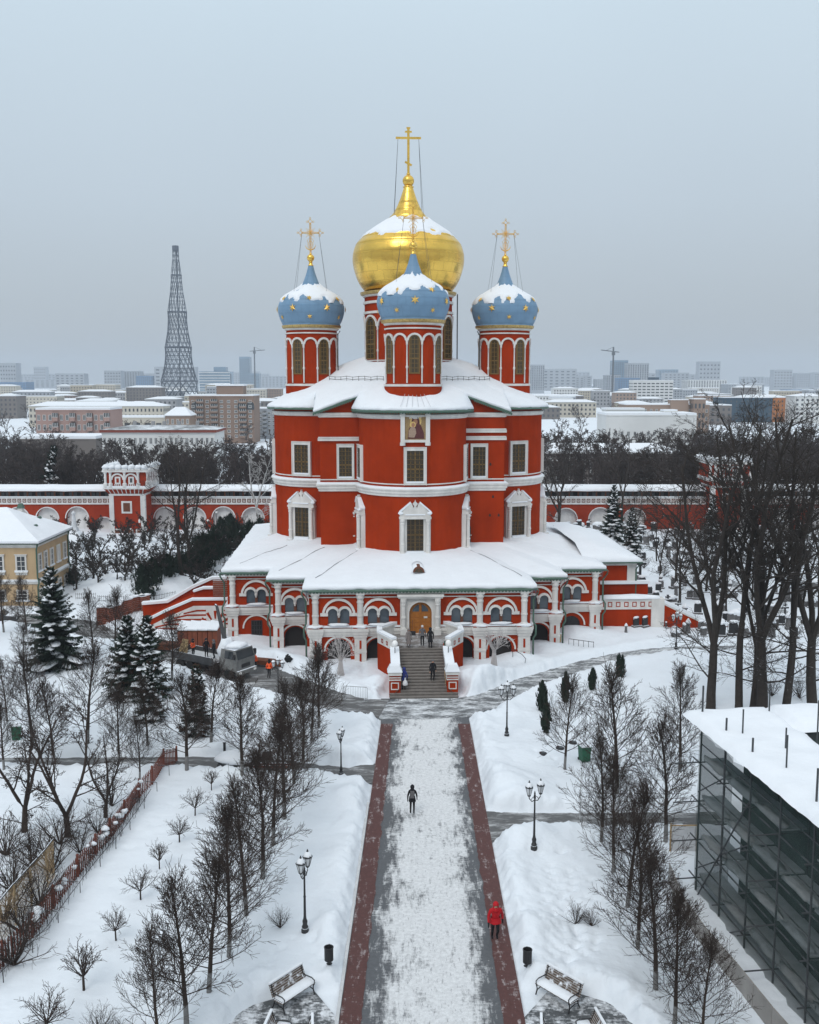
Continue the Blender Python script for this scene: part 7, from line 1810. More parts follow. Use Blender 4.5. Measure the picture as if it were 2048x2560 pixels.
# two decorative wire trees
def wire_tree(label, px_, py_, seed):
    rg = random.Random(seed); p = on(px_, py_); t = thing('wire_tree', label, 'light tree', p, 0, 'decorative wire trees'); tr, cr = MB(), MB(); n = 16
    cfg = {'min': .011, 1: (4, .09, .05, 5, .35, R(34), .5, .6, 4), 2: (3, .12, .03, 3, .3, R(36), .5, .7, 3), 3: (2, .12, 0, 0, 0, 0, 0, 0, 3)}
    for i in range(n):
        a = TAU*i/n; tr.tube([(.3*math.cos(a), .3*math.sin(a), -.2), (.2*math.cos(a), .2*math.sin(a), .5), (.13*math.cos(a), .13*math.sin(a), 1.15), (.16*math.cos(a), .16*math.sin(a), 1.4)], [.04, .035, .03, .028], 5)
        el = R(rg.uniform(22, 78)); grow(cr, Vector((.14*math.cos(a), .14*math.sin(a), 1.35)), Vector((math.cos(a)*math.cos(el), math.sin(a)*math.cos(el), math.sin(el))), rg.uniform(1.2, 1.75), .026, 1, cfg, rg)
    tr.build('trunk_cables', 'wire_tree', t); cr.build('wire_branches', 'wire_tree', t)
wire_tree('pale wire light tree left of the front stairs', 852, 1690, 1); wire_tree('pale wire light tree right of the front stairs', 1235, 1686, 2)
p0, p1 = on(1422, 1612), on(1484, 1622); t = thing('hand_rail', 'low black railing in the snow right of the gallery', 'railing', p0)
d = p1 - p0; MB().tube([(0, 0, .55), tuple(d + UP*.5)], .03, 5).build('top_rail', 'iron', t)
for k in range(6): q = d*(k/5); MB().tube([tuple(q - UP*.2), tuple(q + UP*.55)], .022, 5).build('post', 'iron', t)
p0 = on(1282, 1652); t = thing('hand_rail', 'bent black rail beside the right wire tree', 'railing', p0); MB().tube([(0, 0, .7), (.7, -.9, .5), (1.0, -1.3, .2), (.9, -1.6, -.1)], .028, 5).build('rail', 'iron', t); MB().tube([(0, 0, -.3), (0, 0, .7)], .028, 5).build('post', 'iron', t)
p0 = on(1391, 1608); t = thing('notice_board', 'beige board leaning on the gallery pier right of the stairs', 'board', (p0.x, p0.y, p0.z), R(3)); MB().box(-.45, .45, -.04, .0, .0, .75).build('panel', 'plywood', t); MB().box(-.47, .47, -.06, .04, .75, .85).build('cap_snow', 'snow', t)
# ================================================================ red iron fence on the left
fp = [(442, 1890), (410, 1921), (381, 1960), (349, 1992), (312, 2045), (276, 2094), (240, 2135), (195, 2187), (134, 2268), (81, 2341), (8, 2412), (-70, 2490)]
fg = [gr(a, b, .4) for a, b in fp]
fen = thing('iron_fence', 'rusty red picket fence running diagonally down the left side', 'fence')
pk = MB(); pk.box(-.025, .025, -.025, .025, 0, 1.15); pk.frust(-.025, .025, -.025, .025, 1.15, 1.28, .024, .024); pkm = pk.mesh('picket', 'fence_rust')
ps = MB(); ps.box(-.045, .045, -.045, .045, -.4, 1.3); ps.frust(-.06, .06, -.06, .06, 1.3, 1.38, .05, .05); psm = ps.mesh('post', 'fence_rust')
seg = [(fg[i], fg[i+1]) for i in range(len(fg)-1)]
for i, (a, b) in enumerate(seg):
    za, zb_ = gz(a.x, a.y)-.15, gz(b.x, b.y)-.15; L_ = math.hypot(b.x-a.x, b.y-a.y); an = math.atan2(b.y-a.y, b.x-a.x); n = int(L_/.22)
    link('post', psm, fen, (a.x, a.y, za), an)
    for k in range(1, n): q = k/n; link('picket', pkm, fen, (a.x+(b.x-a.x)*q, a.y+(b.y-a.y)*q, za+(zb_-za)*q), an)
    for h_ in (.3, 1.0): MB().tube([(a.x, a.y, za+h_), (b.x, b.y, zb_+h_)], .028, 4).build('rail', 'fence_rust', fen)
    d = Vector((b.x-a.x, b.y-a.y)).normalized(); nn = Vector((d.y, -d.x))*(1 if d.y < 0 or True else -1)
    if nn.x < 0: nn = -nn
    for q in (.5,): 
        c = a.lerp(b, q); MB().tube([(c.x, c.y, za+.75), (c.x+nn.x*.7, c.y+nn.y*.7, za+.72), (c.x+nn.x*.7, c.y+nn.y*.7, za+.1)], .022, 5).build('bracket', 'iron_snow', fen)
    if i > 2:
        for h2 in (.7,): MB().tube([(a.x+nn.x*.7, a.y+nn.y*.7, za+h2), (b.x+nn.x*.7, b.y+nn.y*.7, zb_+h2)], .02, 4).build('trellis_rail', 'iron_snow', fen)
rg = random.Random(4)
for i in range(26):
    a, b = seg[rg.randrange(3, 9)]; q = a.lerp(b, rg.random()); s_ = rg.uniform(.07, .19); m = MB(); m.blob((0, 0, 0), s_*1.2, s_, s_*.8, i, 8, 5, .4); m.build('snow_clump', 'snow', fen, True, loc=(q.x+rg.uniform(0, .3), q.y+rg.uniform(-.2, .2), gz(q.x, q.y)+rg.uniform(.7, 1.2)))
vn = MB()   # creeper stems tangled in the fence
for i in range(420):
    a, b = seg[rg.randrange(3, 11)]; q = a.lerp(b, rg.random()); z = gz(q.x, q.y); x, y = q.x+rg.uniform(-.1, .55), q.y+rg.uniform(-.1, .3)
    vn.tube([(x, y, z-.1), (x+rg.uniform(-.15, .15), y+rg.uniform(-.15, .15), z+rg.uniform(.3, .7)), (x+rg.uniform(-.3, .3), y+rg.uniform(-.3, .3), z+rg.uniform(.6, 1.3))], .008, 3, False)
vn.build('creeper_stems', 'twig_dark', fen, kind='stuff')
sc_ = thing('mesh_screen', 'tan chain link screen with snow on top, lower left behind the fence', 'fence')
tp = [gr(a, b, .4) for a, b in ((-70, 2440), (-5, 2370), (40, 2310), (80, 2262), (120, 2215), (138, 2190))]
for a, b in zip(tp[:-1], tp[1:]):
    z = gz(a.x, a.y); H_ = 2.0; m = MB(); n = 14
    for k in range(-6, n):
        for sg in (-1, 1):
            p0 = a.lerp(b, min(max(k/n, 0), 1)); p1 = a.lerp(b, min(max((k+6)/n, 0), 1))
            if (p1-p0).length < .05: continue
            m.tube([(p0.x, p0.y, z if sg > 0 else z+H_), (p1.x, p1.y, z+H_ if sg > 0 else z)], .007, 3, False)
    m.build('wire_mesh', 'mesh_tan', sc_, kind='stuff'); MB().tube([(a.x, a.y, z-.2), (a.x, a.y, z+H_)], .035, 6).build('post', 'mesh_tan', sc_); MB().tube([(a.x, a.y, z+H_), (b.x, b.y, z+H_)], .04, 5).build('top_rail', 'iron_snow', sc_)
# low black iron fences by the yellow house
for nm, pts in (('low black iron fence with snow behind the side stairs', ((375, 1505), (440, 1492))), ('low black iron fence running from the yellow house', ((190, 1500), (240, 1500))), ('low black iron fence between globe lamp and hedge', ((245, 1505), (310, 1506)))):
    a, b = on(*pts[0]), on(*pts[1]); t = thing('iron_railing', nm, 'fence', a, math.atan2(b.y-a.y, b.x-a.x), 'low black iron fences'); L_ = math.hypot(b.x-a.x, b.y-a.y); n = int(L_/.22); bmz = MB().tube([(0, 0, -.2), (0, 0, .75)], .018, 4).mesh('picket', 'iron')
    for k in range(n+1): link('picket', bmz, t, (L_*k/n, 0, 0))
    for h_ in (.15, .6): MB().tube([(0, 0, h_), (L_, 0, h_)], .02, 4).build('rail', 'iron', t)
# white pyramid monument near the wall
p = on(188, 1385); p = gr(188, 1378); t = thing('monument', 'white tapering monument on a snowy pyramid base before the wall', 'monument', (p.x, p.y, 0))
MB().box(-1.5, 1.5, -1.5, 1.5, -.5, 1.6).build('plinth', 'obelisk', t); MB().frust(-1.75, 1.75, -1.75, 1.75, 1.6, 3.0, 1.1, 1.1).build('roof_snow', 'snow', t); MB().frust(-.62, .62, -.62, .62, 2.95, 3.6, .2, .2).build('neck', 'obelisk', t); MB().lathe([(.42, 3.6), (.22, 5.4), (.32, 5.5), (.28, 5.75), (.03, 6.0)], 8).build('spire', 'obelisk', t)
# ================================================================ graves
def grave_slab(s=1, m='granite'):
    a = MB(); a.box(-.32*s, .32*s, -.1, .1, -.3, .85*s); a.prism([(-.32*s, .85*s), (.32*s, .85*s), (.2*s, 1.02*s), (0, 1.08*s), (-.2*s, 1.02*s)], -.1, .1); b = MB(); b.blob((0, 0, 1.05*s), .36*s, .16, .14, 2, 8, 5); c = MB().box(-.42*s, .42*s, -.25, .3, -.3, .2)
    return [('stone', a.mesh('stone', m)), ('cap_snow', b.mesh('cap_snow', 'snow', True)), ('plinth', c.mesh('plinth', 'granite'))]
def grave_cross(s=1):
    a = MB(); a.box(-.07*s, .07*s, -.06, .06, 0, 1.6*s); a.box(-.38*s, .38*s, -.061, .061, 1.05*s, 1.2*s); a.box(-.2*s, .2*s, -.062, .062, 1.36*s, 1.46*s); c = MB().frust(-.3*s, .3*s, -.3*s, .3*s, -.3, .4*s, .1, .1); b = MB(); b.blob((0, 0, 1.22*s), .36*s, .08, .07, 2, 8, 4)
    return [('cross', a.mesh('cross', 'granite_black')), ('base', c.mesh('base', 'granite')), ('arm_snow', b.mesh('arm_snow', 'snow', True))]
def grave_pillar(s=1, m='granite'):
    a = MB().frust(-.26*s, .26*s, -.26*s, .26*s, -.3, .3*s, .04, .04); a.frust(-.2*s, .2*s, -.2*s, .2*s, .3*s, 1.15*s, .04*s, .04*s); a.box(-.25*s, .25*s, -.25*s, .25*s, 1.15*s, 1.27*s); b = MB().lathe([(.32*s, 1.27*s), (.3*s, 1.4*s), (.12*s, 1.7*s), (.02, 1.8*s)], 8)
    return [('shaft', a.mesh('shaft', m)), ('cap_snow', b.mesh('cap_snow', 'snow', True))]
def grave_sarc(s=1):
    a = MB().frust(-.55*s, .55*s, -.3*s, .3*s, -.2, .55*s, -.1, -.06); b = MB(); b.blob((0, 0, .62*s), .72*s, .45*s, .38*s, 4, 10, 6, .2)
    return [('tomb', a.mesh('tomb', 'granite')), ('snow_heap', b.mesh('snow_heap', 'snow', True))]
GV = {'slab': grave_slab(), 'dark_slab': grave_slab(1, 'granite_black'), 'cross': grave_cross(), 'pillar': grave_pillar(), 'tomb': grave_sarc()}
GL = {'slab': 'grey gravestone with a snow cap among the bare trees', 'dark_slab': 'black gravestone with a snow cap among the bare trees', 'cross': 'dark cross on a grave among the bare trees', 'pillar': 'stone grave pillar with pointed snow cap among the bare trees', 'tomb': 'tomb buried under a snow heap among the bare trees'}
def grave(k, x, y, rz, s, label=None, group=None):
    t = thing('gravestone' if k != 'cross' else 'grave_cross', label or GL[k], 'grave', (x, y, gz(x, y)-.05), rz, group or 'graves, ' + k.replace('_', ' '), s)
    for nm, me in GV[k]: link(nm, me, t)
rg = random.Random(17); cnt = 0
for i in range(700):
    if cnt > 235: break
    px_, py_ = rg.uniform(1400, 2060), 1325 + (1600-1325)*rg.random()**1.3
    p = gr(px_, py_, .4)
    if p.x < 24.5 + (2 if p.y < 118 else 0): continue
    if p.y < 100 and px_ < 1700: continue
    if _dist(np.array([p.x]), np.array([p.y]))[0] < .8: continue
    grave(rg.choice(('slab', 'slab', 'dark_slab', 'cross', 'pillar', 'tomb', 'dark_slab')), p.x, p.y, rg.uniform(-.4, .4), rg.uniform(.75, 1.35)); cnt += 1
for i, (px_, py_, k, s_, l) in enumerate(((1565, 1582, 'pillar', .55, 'small dark urn stone standing lone in the snow'), (1578, 1562, 'cross', .7, 'grey stone anchor cross beside the gallery mound'), (1590, 1570, 'dark_slab', .95, 'dark tombstone with thick snow roof near the path'), (1612, 1570, 'dark_slab', 1.0, 'black statue like stone capped with snow near the path'), (1632, 1555, 'tomb', .85, 'stone sarcophagus under a rounded snow heap'), (1647, 1546, 'pillar', .8, 'reddish round urn stone in front of the sloping wall'), (1665, 1570, 'slab', .6, 'low grey stone between the sarcophagi'), (1688, 1592, 'tomb', 1.1, 'bowl shaped stone tomb under snow behind the path lamp'), (1710, 1585, 'slab', 1.0, 'square grey pedestal with snow cap near the old trees'), (1712, 1545, 'pillar', .9, 'pointed pillar stone with a snow cone'), (1672, 1540, 'pillar', .8, 'pointed white capped stone against the sloping wall'))):
    p = on(px_, py_); grave(k, p.x, p.y, .2*i, s_, l, 'old monuments beside the path')
for i, (px_, py_, s_, l) in enumerate(((1588, 1440, 1.9, 'large dark cross, left of two, beside the side wing'), (1600, 1450, 1.9, 'large dark cross, right of two, beside the side wing'), (1700, 1440, 1.3, 'dark cross on a tall plinth amid graves'), (1425, 1350, 1.2, 'dark cross close to the right cathedral wall'), (1445, 1345, 1.1, 'second dark cross close to the right cathedral wall'))):
    p = on(px_, py_); grave('cross', p.x, p.y, .1*i, s_, l, 'tall dark crosses')
# ================================================================ people
def skin_body(V, E, name, matfn, mats, sub=1):
    me = bpy.data.meshes.new(name); me.from_pydata([v[0] for v in V], E, [])
    o = bpy.data.objects.new(name, me); COL.objects.link(o)
    sk = o.modifiers.new('s', 'SKIN'); sk.use_smooth_shade = True; sk.branch_smoothing = .2
    for d, v in zip(me.skin_vertices[0].data, V): d.radius = v[1] if hasattr(v[1], '__len__') else (v[1], v[1]); d.use_root = False
    me.skin_vertices[0].data[0].use_root = True
    su = o.modifiers.new('u', 'SUBSURF'); su.levels = sub; su.render_levels = sub
    dg = bpy.context.evaluated_depsgraph_get(); ev = o.evaluated_get(dg); out = bpy.data.meshes.new_from_object(ev)
    bpy.data.objects.remove(o); bpy.data.meshes.remove(me)
    out.materials.clear()
    for m in mats: out.materials.append(M[m])
    out.polygons.foreach_set('material_index', [matfn(p.center) for p in out.polygons]); out.polygons.foreach_set('use_smooth', [True]*len(out.polygons))
    return out
def person(label, loc, rz=0, h=1.72, pose='walk', top='cloth_black', legs='cloth_black', glove='skin', coat=.0, hood=None, hat=None, hair='hair', bulk=1.0, face=True, lean=0.0, group=None):
    """faces -y; legs stride in the walk pose; returns the thing"""
    t = thing('person', label, 'person', loc, rz, group, h/1.74)
    st = {'walk': .16, 'stand': .02, 'steps': .10}[pose]; V, E = [], []
    def v(p, r, par=None):
        V.append(((p[0], p[1] - lean*max(p[2]-.9, 0), p[2]), r)); i = len(V)-1
        if par is not None: E.append((par, i))
        return i
    pel = v((0, 0, .93), (.15*bulk, .11*bulk)); sp = v((0, .01, 1.12), (.145*bulk, .105*bulk), pel); ch = v((0, .015, 1.33), (.17*bulk, .12*bulk), sp); nk = v((0, 0, 1.485), .06, ch); hd = v((0, -.025, 1.575), (.078, .088), nk); ht = v((0, -.015, 1.68), (.085, .095), hd)
    for sg in (-1, 1):
        f = sg*st
        sh = v((sg*.17*bulk, .01, 1.405), .072*bulk, ch); el = v((sg*.25*bulk, .03+f*.5, 1.12), .055*bulk, sh)
        if pose == 'pockets': wr = v((sg*.19, -.1, .98), .04, el)
        else:
            wr = v((sg*.26*bulk, -.07+f*.9, .89), .04, el); pa = v((sg*.262*bulk, -.09+f*.95, .815), (.042, .022), wr)
            for q, (dx, dz) in enumerate(((-.018, -.085), (-.006, -.095), (.008, -.09), (.02, -.07))): v((sg*(.262*bulk+dx), -.10+f*.95-.012*q, .815+dz), .0095, pa)
            v((sg*(.262*bulk-.03), -.135+f*.95, .79), .0105, pa)
        hp = v((sg*.09, 0, .87), .1, pel); kn = v((sg*.1, -.05-f*.7 if f < 0 else -.06-f*.3, .49), .068, hp); an = v((sg*.1, .02+(-f*1.3 if f < 0 else f*1.1)*.9*(1 if f > 0 else 1), .1 if f <= 0 else .12), .05, kn); v((sg*.105, V[an][0][1]-.15, .045), (.045, .04), an)
    def mf(c):
        x, y, z = c
        if z > 1.5: return 2
        if abs(x) > .2*bulk and z < .86: return 3
        return 1 if z < .93 else 0
    me = skin_body(V, E, 'body', mf, [top, legs, 'skin', glove]); b = link('body', me, t)
    dy = -lean*.7
    if face:
        m = MB(); m.k = 0; m.lathe([(.017, 1.57), (.013, 1.605), (.005, 1.63)], 6, 0, -.118+dy); m.k = 1
        for sg in (-1, 1): m.blob((sg*.033, -.108+dy, 1.632), .012, .008, .008, 1, 6, 4, 0); m.k = 0; m.blob((sg*.088, -.01+dy, 1.61), .012, .022, .035, 1, 6, 4, 0); m.k = 1
        m.k = 2; m.box(-.025, .025, -.113+dy, -.1+dy, 1.545, 1.555)
        m.build('face_features', ['skin', 'hair', 'cloth_red'], b, True)
    if hood or hat or hair:
        mt = hood or hat or hair; m = MB(); rx = .105 if not hood else .13; rows = []
        for j in range(9):
            ph = PI*j/8*.62; row = []
            for i in range(14):
                a = TAU*i/14; fr = max(0, -math.sin(a)); cut = (1 - .45*fr) if not hat else (1 - .2*fr)
                pp = ph*cut*1.3; row.append((rx*math.sin(pp)*math.cos(a), -.01+dy + (rx+.015)*math.sin(pp)*math.sin(a), 1.645 + rx*1.12*math.cos(pp)))
            rows.append(row)
        k = 14; m.add([q for r in rows for q in r], [(j*k+i, j*k+(i+1) % k, (j+1)*k+(i+1) % k, (j+1)*k+i) for j in range(8) for i in range(k)])
        m.build('hood' if hood else 'hat' if hat else 'hair', mt, b, True)
        if hood: MB().lathe([(.16, 1.40), (.15, 1.47), (.115, 1.53), (.1, 1.56)], 14, 0, .02+dy, False).build('collar', hood, b, True)
    if coat:
        m = MB(); rows = []
        for j in range(7):
            z = 1.06 - (coat+.06)*j/6; k_ = 1 + .28*j/6
            rows.append([(.168*bulk*k_*math.cos(TAU*i/16), .005 - lean*max(z-.9, 0) + .125*bulk*k_*math.sin(TAU*i/16)*(1+.25*st*4*j/6), z + .01*math.sin(i*2.1)) for i in range(16)])
        k = 16; m.add([q for r in rows for q in r], [(j*k+i, (j+1)*k+i, (j+1)*k+(i+1) % k, j*k+(i+1) % k) for j in range(6) for i in range(k)]); m.build('coat_skirt', top, b, True)
    return t, b
def stair_pt(px_, py_):
    """where a ray from the picture meets the staircase"""
    a, b_, d = ray(px_, py_); best = None
    for i in range(1200):
        Y_ = 76 + i*.012; X_ = a/b_*Y_; z = CAM_H + d/b_*Y_; ly = Y_ - 112 + .02
        f = (-28.1 - ly)/6.1; sz = LZ if f <= 0 else max(0, LZ - LZ*math.ceil(f*18)/18)
        if z <= sz: return Vector((X_, Y_, sz))
    return gr(px_, py_)
person('person in a long taupe coat stepping off the stair landing', stair_pt(1022, 1621), R(10), 1.7, 'steps', 'cloth_taupe', 'cloth_taupe', 'cloth_black', .6, hood='cloth_taupe')
person('person in a grey and white jacket on the stair landing', stair_pt(1056, 1619), R(-5), 1.78, 'steps', 'cloth_grey', 'cloth_black', 'cloth_black', .1, hat='kerb')
person('person in a long black coat on the right of the landing', stair_pt(1076, 1621), R(180), 1.78, 'stand', 'cloth_black', 'cloth_black', 'cloth_black', .45, hood='cloth_black')
person('person in a black jacket walking down the right of the stairs', stair_pt(1082, 1703), R(8), 1.8, 'walk', 'cloth_black', 'cloth_black', 'skin', .12, hair='cloth_grey', lean=.12)
pb = stair_pt(1010, 1724)
person('person in a bright blue hood climbing the left of the stairs', pb, R(172), 1.75, 'steps', 'cloth_blue', 'cloth_black', 'cloth_black', .2, hood='cloth_blue', lean=.25)
t = thing('carrier_bag', 'pale plastic bag carried by the person in the blue hood', 'bag', (pb.x+.1, pb.y-.28, pb.z+.45)); m = MB(); m.lathe([(.03, .52), (.05, .45), (.16, .32), (.22, .12), (.2, .0), (.1, -.04)], 12); m.build('sack', 'plastic_bag', t, True); MB().lathe([(.035, .5), (.06, .56), (.02, .62)], 8).build('knot', 'plastic_bag', t)
pw = gr(1031, 2034)
tw_, bw_ = person('person in black with a grey backpack walking away along the alley', (pw.x, pw.y, .035), R(178), 1.68, 'walk', 'cloth_black', 'cloth_black', 'cloth_black', .25, hood='cloth_black', bulk=1.05)
t = thing('backpack', 'grey backpack worn by the person walking up the alley', 'backpack', (pw.x, pw.y-.17, 1.2)); MB().frust(-.13, .13, -.08, .08, -.17, .24, .02, .03).build('bag', 'cloth_grey', t); MB().box(-.1, .1, -.12, -.08, -.14, .04).build('pocket', 'cloth_grey', t)
pr_ = gr(1238, 2353)
person('person in a red hooded jacket walking on the right brick strip', (pr_.x, pr_.y, .035), R(4), 1.86, 'walk', 'cloth_red', 'cloth_black', 'cloth_black', .18, hood='cloth_red', bulk=1.22, lean=.12)
# ================================================================ truck with loader crane, workers
tp = gr(545, 1682); ta = R(-33)
tk = thing('flatbed_truck', 'dirty white cab flatbed truck with a loader crane beside the side stairs', 'truck', (tp.x, tp.y, .03), ta)
MB().box(-4.3, 2.9, -.45, .45, .55, .85).build('chassis', 'truck', tk)
bd = MB().box(-4.4, .6, -1.2, 1.2, .95, 1.08).build('flatbed', 'truck', tk)
for a in ((-4.4, .6, -1.2, -1.14, 1.08, 1.6), (-4.4, .6, 1.14, 1.2, 1.08, 1.6), (-4.4, -4.34, -1.14, 1.14, 1.08, 1.6)): MB().box(*a).build('side_board', 'truck', bd)
MB().box(-4.2, .4, -1.1, 1.1, 1.09, 1.2).build('bed_snow', 'kerb', bd)
cab = MB().add([(1.4, -1.15, .8), (3.2, -1.15, .8), (3.2, 1.15, .8), (1.4, 1.15, .8), (1.4, -1.15, 1.75), (3.25, -1.15, 1.75), (3.25, 1.15, 1.75), (1.4, 1.15, 1.75), (1.5, -1.08, 2.6), (3.0, -1.08, 2.6), (3.0, 1.08, 2.6), (1.5, 1.08, 2.6)], [(0, 1, 5, 4), (1, 2, 6, 5), (2, 3, 7, 6), (3, 0, 4, 7), (4, 5, 9, 8), (5, 6, 10, 9), (6, 7, 11, 10), (7, 4, 8, 11), (8, 9, 10, 11), (0, 3, 2, 1)]).build('cab', 'truck_white', tk)
MB().add([(3.27, -1.02, 1.8), (3.27, 1.02, 1.8), (3.05, .97, 2.52), (3.05, -.97, 2.52)], [(0, 1, 2, 3)]).build('windscreen', 'glass', cab)
for sg in (-1, 1): MB().add([(1.9, sg*1.17, 1.82), (3.0, sg*1.17, 1.82), (2.85, sg*1.11, 2.48), (1.95, sg*1.11, 2.48)], [(0, 1, 2, 3) if sg < 0 else (3, 2, 1, 0)]).build('side_window', 'glass', cab)
for sg in (-1, 1): MB().box(3.0, 3.2, sg*1.3-.1, sg*1.3+.1, 1.9, 2.3).build('mirror', 'iron', cab)
MB().box(3.2, 3.42, -1.15, 1.15, .5, .85).build('bumper', 'truck_white', tk); MB().box(3.21, 3.29, -.5, .5, 1.05, 1.35).build('grille', 'iron', cab)
for sg in (-1, 1): MB().box(3.4, 3.46, sg*.9-.14, sg*.9+.14, .6, .76).build('headlight', 'globe', tk)
m = MB(); m.blob((2.25, 0, 2.72), .85, 1.05, .28, 5, 12, 5, .2); m.build('cab_snow', 'snow', cab, True)
m = MB(); m.blob((1.0, 0, 2.2), .6, .8, .9, 9, 12, 6, .25); m.build('crane_base_snow', 'snow', tk, True)
for x in (2.3, -2.2, -3.4):
    for sg in (-1, 1):
        m = MB(); m.T = T(x, sg*1.0, .48) @ Matrix.Rotation(R(90), 4, 'X'); m.lathe([(.3, -.15), (.46, -.15), (.48, -.1), (.48, .1), (.46, .15), (.3, .15)], 18); w_ = m.build('wheel', 'rubber', tk); m = MB(); m.T = T(x, sg*1.0, .48) @ Matrix.Rotation(R(90), 4, 'X'); m.lathe([(.28, -.1), (.28, .1)], 14); m.build('rim', 'grey_metal', w_)
cn = MB().box(.7, 1.3, -.5, .5, .9, 1.6).build('crane_base', 'truck', tk)
bmz = MB(); bmz.tube([(1.0, 0, 1.5), (1.0, 0, 2.7), (.6, .15, 3.5), (-.2, .5, 4.9), (-.6, .7, 5.6), (-.9, .8, 5.7)], [.24, .22, .2, .16, .13, .08], 6); bmz.tube([(1.1, .1, 2.2), (.2, .45, 4.2)], .07, 6); bmz.build('crane_boom', 'truck', tk)
MB().add([(-3.9, -.9, 1.2), (-2.7, -.9, 1.2), (-2.9, -.5, 2.6), (-3.6, -.5, 2.6)], [(0, 1, 2, 3), (3, 2, 1, 0)]).build('plywood_sheet', 'plywood', tk)
def tkp(x, y, z): c, s = math.cos(ta), math.sin(ta); return (tp.x + x*c - y*s, tp.y + x*s + y*c, z)
person('worker in an orange vest standing on the truck bed', tkp(-2.3, -.6, 1.2), R(60), 1.6, 'stand', 'orange_vest', 'cloth_black', 'cloth_black', .05, hood='cloth_black')
person('dark clothed worker on the truck bed, left of two', tkp(-1.2, -.1, 1.2), R(30), 1.68, 'stand', 'cloth_black', 'cloth_black', 'cloth_black', .2, hood='cloth_black', bulk=1.1)
person('dark clothed worker on the truck bed, right of two', tkp(-.4, .0, 1.2), R(-60), 1.66, 'stand', 'cloth_black', 'cloth_black', 'cloth_black', .15, hood='cloth_grey', bulk=1.1)
p = on(638, 1665); person('worker in an orange vest standing right of the truck cab', p, R(150), 1.62, 'stand', 'orange_vest', 'cloth_black', 'cloth_black', .08, hat='cloth_black')
p = on(673, 1684); person('worker with an orange vest bending by the dug trench', p, R(170), 1.6, 'steps', 'orange_vest', 'cloth_black', 'cloth_black', .05, hood='cloth_black', lean=.2)
p = gr(690, 1668); t = thing('timber_pile', 'long pile of dark boards lying beside the truck', 'boards', (p.x, p.y, .35), R(-18))
for i in range(9): MB().box(-2.6+.2*(i % 3), 2.4-.15*(i % 4), -.5+(i % 3)*.33, -.22+(i % 3)*.33, (i//3)*.13-.1, (i//3)*.13+.02).build('board', 'brown_wood', t)
p = on(720, 1665); t = thing('black_sack', 'small black sack on the snow at the end of the boards', 'sack', p); m = MB(); m.blob((0, 0, .2), .35, .28, .32, 8, 12, 8, .4); m.build('sack', 'rubber', t, True); MB().lathe([(.05, .45), (.1, .62)], 7).build('neck', 'rubber', t)
# brown site boards and huts left of the gallery
sf = thing('site_boards', 'zigzag row of tall red brown boards at the foot of the side stairs', 'boards')
bx = [(243, 1566), (270, 1562), (274, 1566), (302, 1558), (306, 1548), (330, 1542), (334, 1538), (352, 1534), (356, 1536), (376, 1530)]
for (a, b) in zip(bx[:-1], bx[1:]):
    p, q = gr(*a), gr(*b); L_ = math.hypot(q.x-p.x, q.y-p.y); an = math.atan2(q.y-p.y, q.x-p.x); m = MB(); m.T = T(p.x, p.y, 0, an); n = 9
    for k in range(n): m.box(0, L_, -.03 if k % 2 else -.035, .03, .1 + k*.2, .1 + (k+1)*.2 - .012)
    o_ = m.build('board_panel', 'panel_red', sf, kind='stuff'); m = MB(); m.T = T(p.x, p.y, 0, an); m.box(-.05, L_+.05, -.12, .5, 1.93, 2.03); m.build('panel_snow', 'snow', o_)
def hut(px0, px1, py, n, hgt, label):
    p, q = gr(px0, py), gr(px1, py); t = thing('site_hut', label, 'hut', (p.x, p.y, 0)); w = (q.x-p.x)/n
    for k in range(n):
        x = k*w; b = MB().box(x+.03, x+w-.03, .0, 1.9, -.2, hgt).build('box_body', 'panel_red', t)
        MB().box(x+w*.46, x+w*.5, -.04, .0, 0, hgt).build('batten', 'brown_wood', b); MB().box(x+.06, x+w-.06, -.04, .0, hgt-.15, hgt-.05).build('top_batten', 'brown_wood', b)
        MB().add([(x, -.1, hgt+.0), (x+w, -.1, hgt-.02), (x+w, 2, hgt+.15), (x, 2, hgt+.3), (x, -.1, hgt+.14), (x+w, -.1, hgt+.08), (x+w, 2, hgt+.35), (x, 2, hgt+.5)], [(0,3,2,1),(4,5,6,7),(0,1,5,4),(1,2,6,5),(2,3,7,6),(3,0,4,7)]).build('roof_snow', 'snow', b)
hut(444, 545, 1628, 4, 2.0, 'row of four red brown site huts with snowy lids behind the truck')
st_ = thing('timber_stack', 'stack of long dark planks left of the truck', 'planks', (gr(400, 1625).x, gr(400, 1625).y, .2), R(-8))
for i in range(12): MB().box(-2.2, 2.2, -.6+(i % 4)*.3, -.34+(i % 4)*.3, (i//4)*.2, (i//4)*.2+.15).build('plank', 'brown_wood', st_)
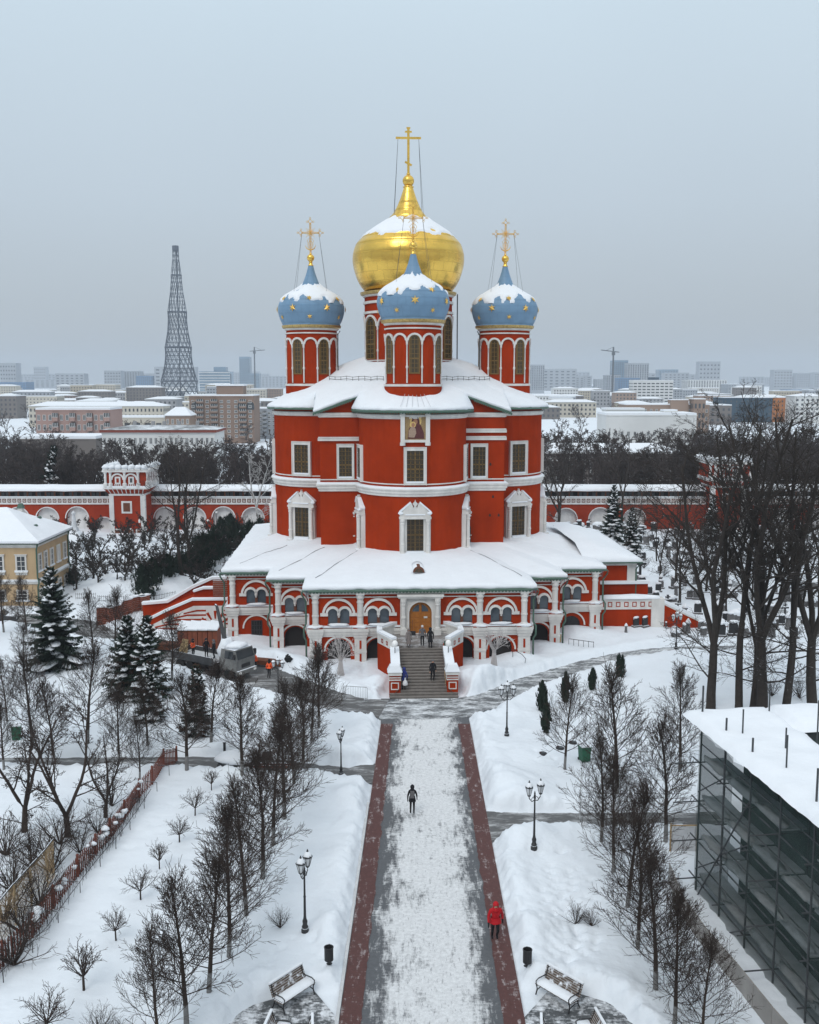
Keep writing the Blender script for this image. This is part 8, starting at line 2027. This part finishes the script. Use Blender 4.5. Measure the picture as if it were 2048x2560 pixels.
# snowed-in trailer beside the left cross path
p = gr(600, 1930); t = thing('cargo_trailer', 'snow covered flat trailer with rusty drawbar on the left cross path', 'trailer', (p.x, p.y, .02), R(-2))
MB().box(-1.3, 1.0, -.75, .75, .55, .72).build('bed', 'iron', t); MB().box(1.0, 3.4, -.09, .09, .5, .62).build('drawbar', 'fence_rust', t); MB().box(.9, 3.2, -.6, -.5, .52, .66).build('side_rail', 'fence_rust', t)
m = MB(); m.blob((-.25, 0, .95), 1.25, .9, .42, 7, 16, 7, .18); m.build('snow_load', 'snow', t, True)
for sg in (-1, 1):
    m = MB(); m.T = T(-.1, sg*.8, .34) @ Matrix.Rotation(R(90), 4, 'X'); m.lathe([(.18, -.1), (.33, -.1), (.35, 0), (.33, .1), (.18, .1)], 16); w_ = m.build('wheel', 'rubber', t); m = MB(); m.T = T(-.1, sg*.8, .34) @ Matrix.Rotation(R(90), 4, 'X'); m.lathe([(.17, -.07), (.17, .07)], 12); m.build('rim', 'grey_metal', w_)
MB().add([(1.3, .2, .7), (2.1, .2, .7), (2.0, .25, 1.35), (1.45, .25, 1.2)], [(0, 1, 2, 3), (3, 2, 1, 0)]).build('tail_board', 'iron', t)
# parked car at the left edge
p = gr(-8, 1560); t = thing('parked_car', 'dark snowy car parked before the yellow house at left edge', 'car', (p.x, p.y, .02), R(8))
prof = [(-2.1, .35), (2.1, .35), (2.15, .75), (1.95, .92), (1.1, 1.0), (.55, 1.42), (-1.1, 1.45), (-1.8, 1.0), (-2.12, .9)]
bo = MB().prism(prof, -.86, .86).build('body', 'truck', t)
for sg in (-1, 1): m = MB(); y0, y1 = sorted((sg*.862, sg*.872)); m.prism([(-1.5, 1.0), (.95, 1.02), (.5, 1.36), (-1.05, 1.38)], y0, y1); m.build('side_window', 'glass', bo)
MB().add([(1.13, -.75, 1.02), (1.13, .75, 1.02), (.6, .68, 1.42), (.6, -.68, 1.42)], [(0, 1, 2, 3)]).build('windscreen', 'glass', bo)
for sg in (-1, 1): MB().box(2.12, 2.17, sg*.62-.16, sg*.62+.16, .62, .78).build('headlight', 'lamp_glass', bo)
m = MB(); m.blob((-.3, 0, 1.48), .9, .8, .14, 4, 12, 5, .2); m.build('roof_snow', 'snow', bo, True)
for x in (-1.35, 1.35):
    for sg in (-1, 1):
        m = MB(); m.T = T(x, sg*.8, .32) @ Matrix.Rotation(R(90), 4, 'X'); m.lathe([(.2, -.1), (.31, -.1), (.33, 0), (.31, .1), (.2, .1)], 16); w_ = m.build('wheel', 'rubber', t); m = MB(); m.T = T(x, sg*.8, .32) @ Matrix.Rotation(R(90), 4, 'X'); m.lathe([(.19, -.08), (.19, .08)], 12); m.build('rim', 'grey_metal', w_)
# shovel and mat by the door
q = cath_pt(-.75, FY-.9, LZ); t = thing('snow_shovel', 'dark snow shovel leaning on the left door leaf', 'shovel', q); MB().tube([(0, 0, .05), (.02, .35, 1.3)], .02, 5).build('handle', 'brown_wood', t); MB().box(-.3, .3, -.08, -.04, .0, .4).build('blade', 'iron', t)
# ================================================================ the misty air
mh = bpy.data.materials.new('haze'); mh.use_nodes = True; nh = mh.node_tree; nh.nodes.clear()
oh = nh.nodes.new('ShaderNodeOutputMaterial'); pv = nh.nodes.new('ShaderNodeVolumePrincipled')
pv.inputs['Color'].default_value = (.58, .635, .70, 1); pv.inputs['Density'].default_value = .00021; pv.inputs['Anisotropy'].default_value = 0.0
nh.links.new(pv.outputs[0], oh.inputs['Volume'])
MB().box(-5500, 5500, -150, 6200, -2.5, 154).build('haze', mh, kind='stuff')
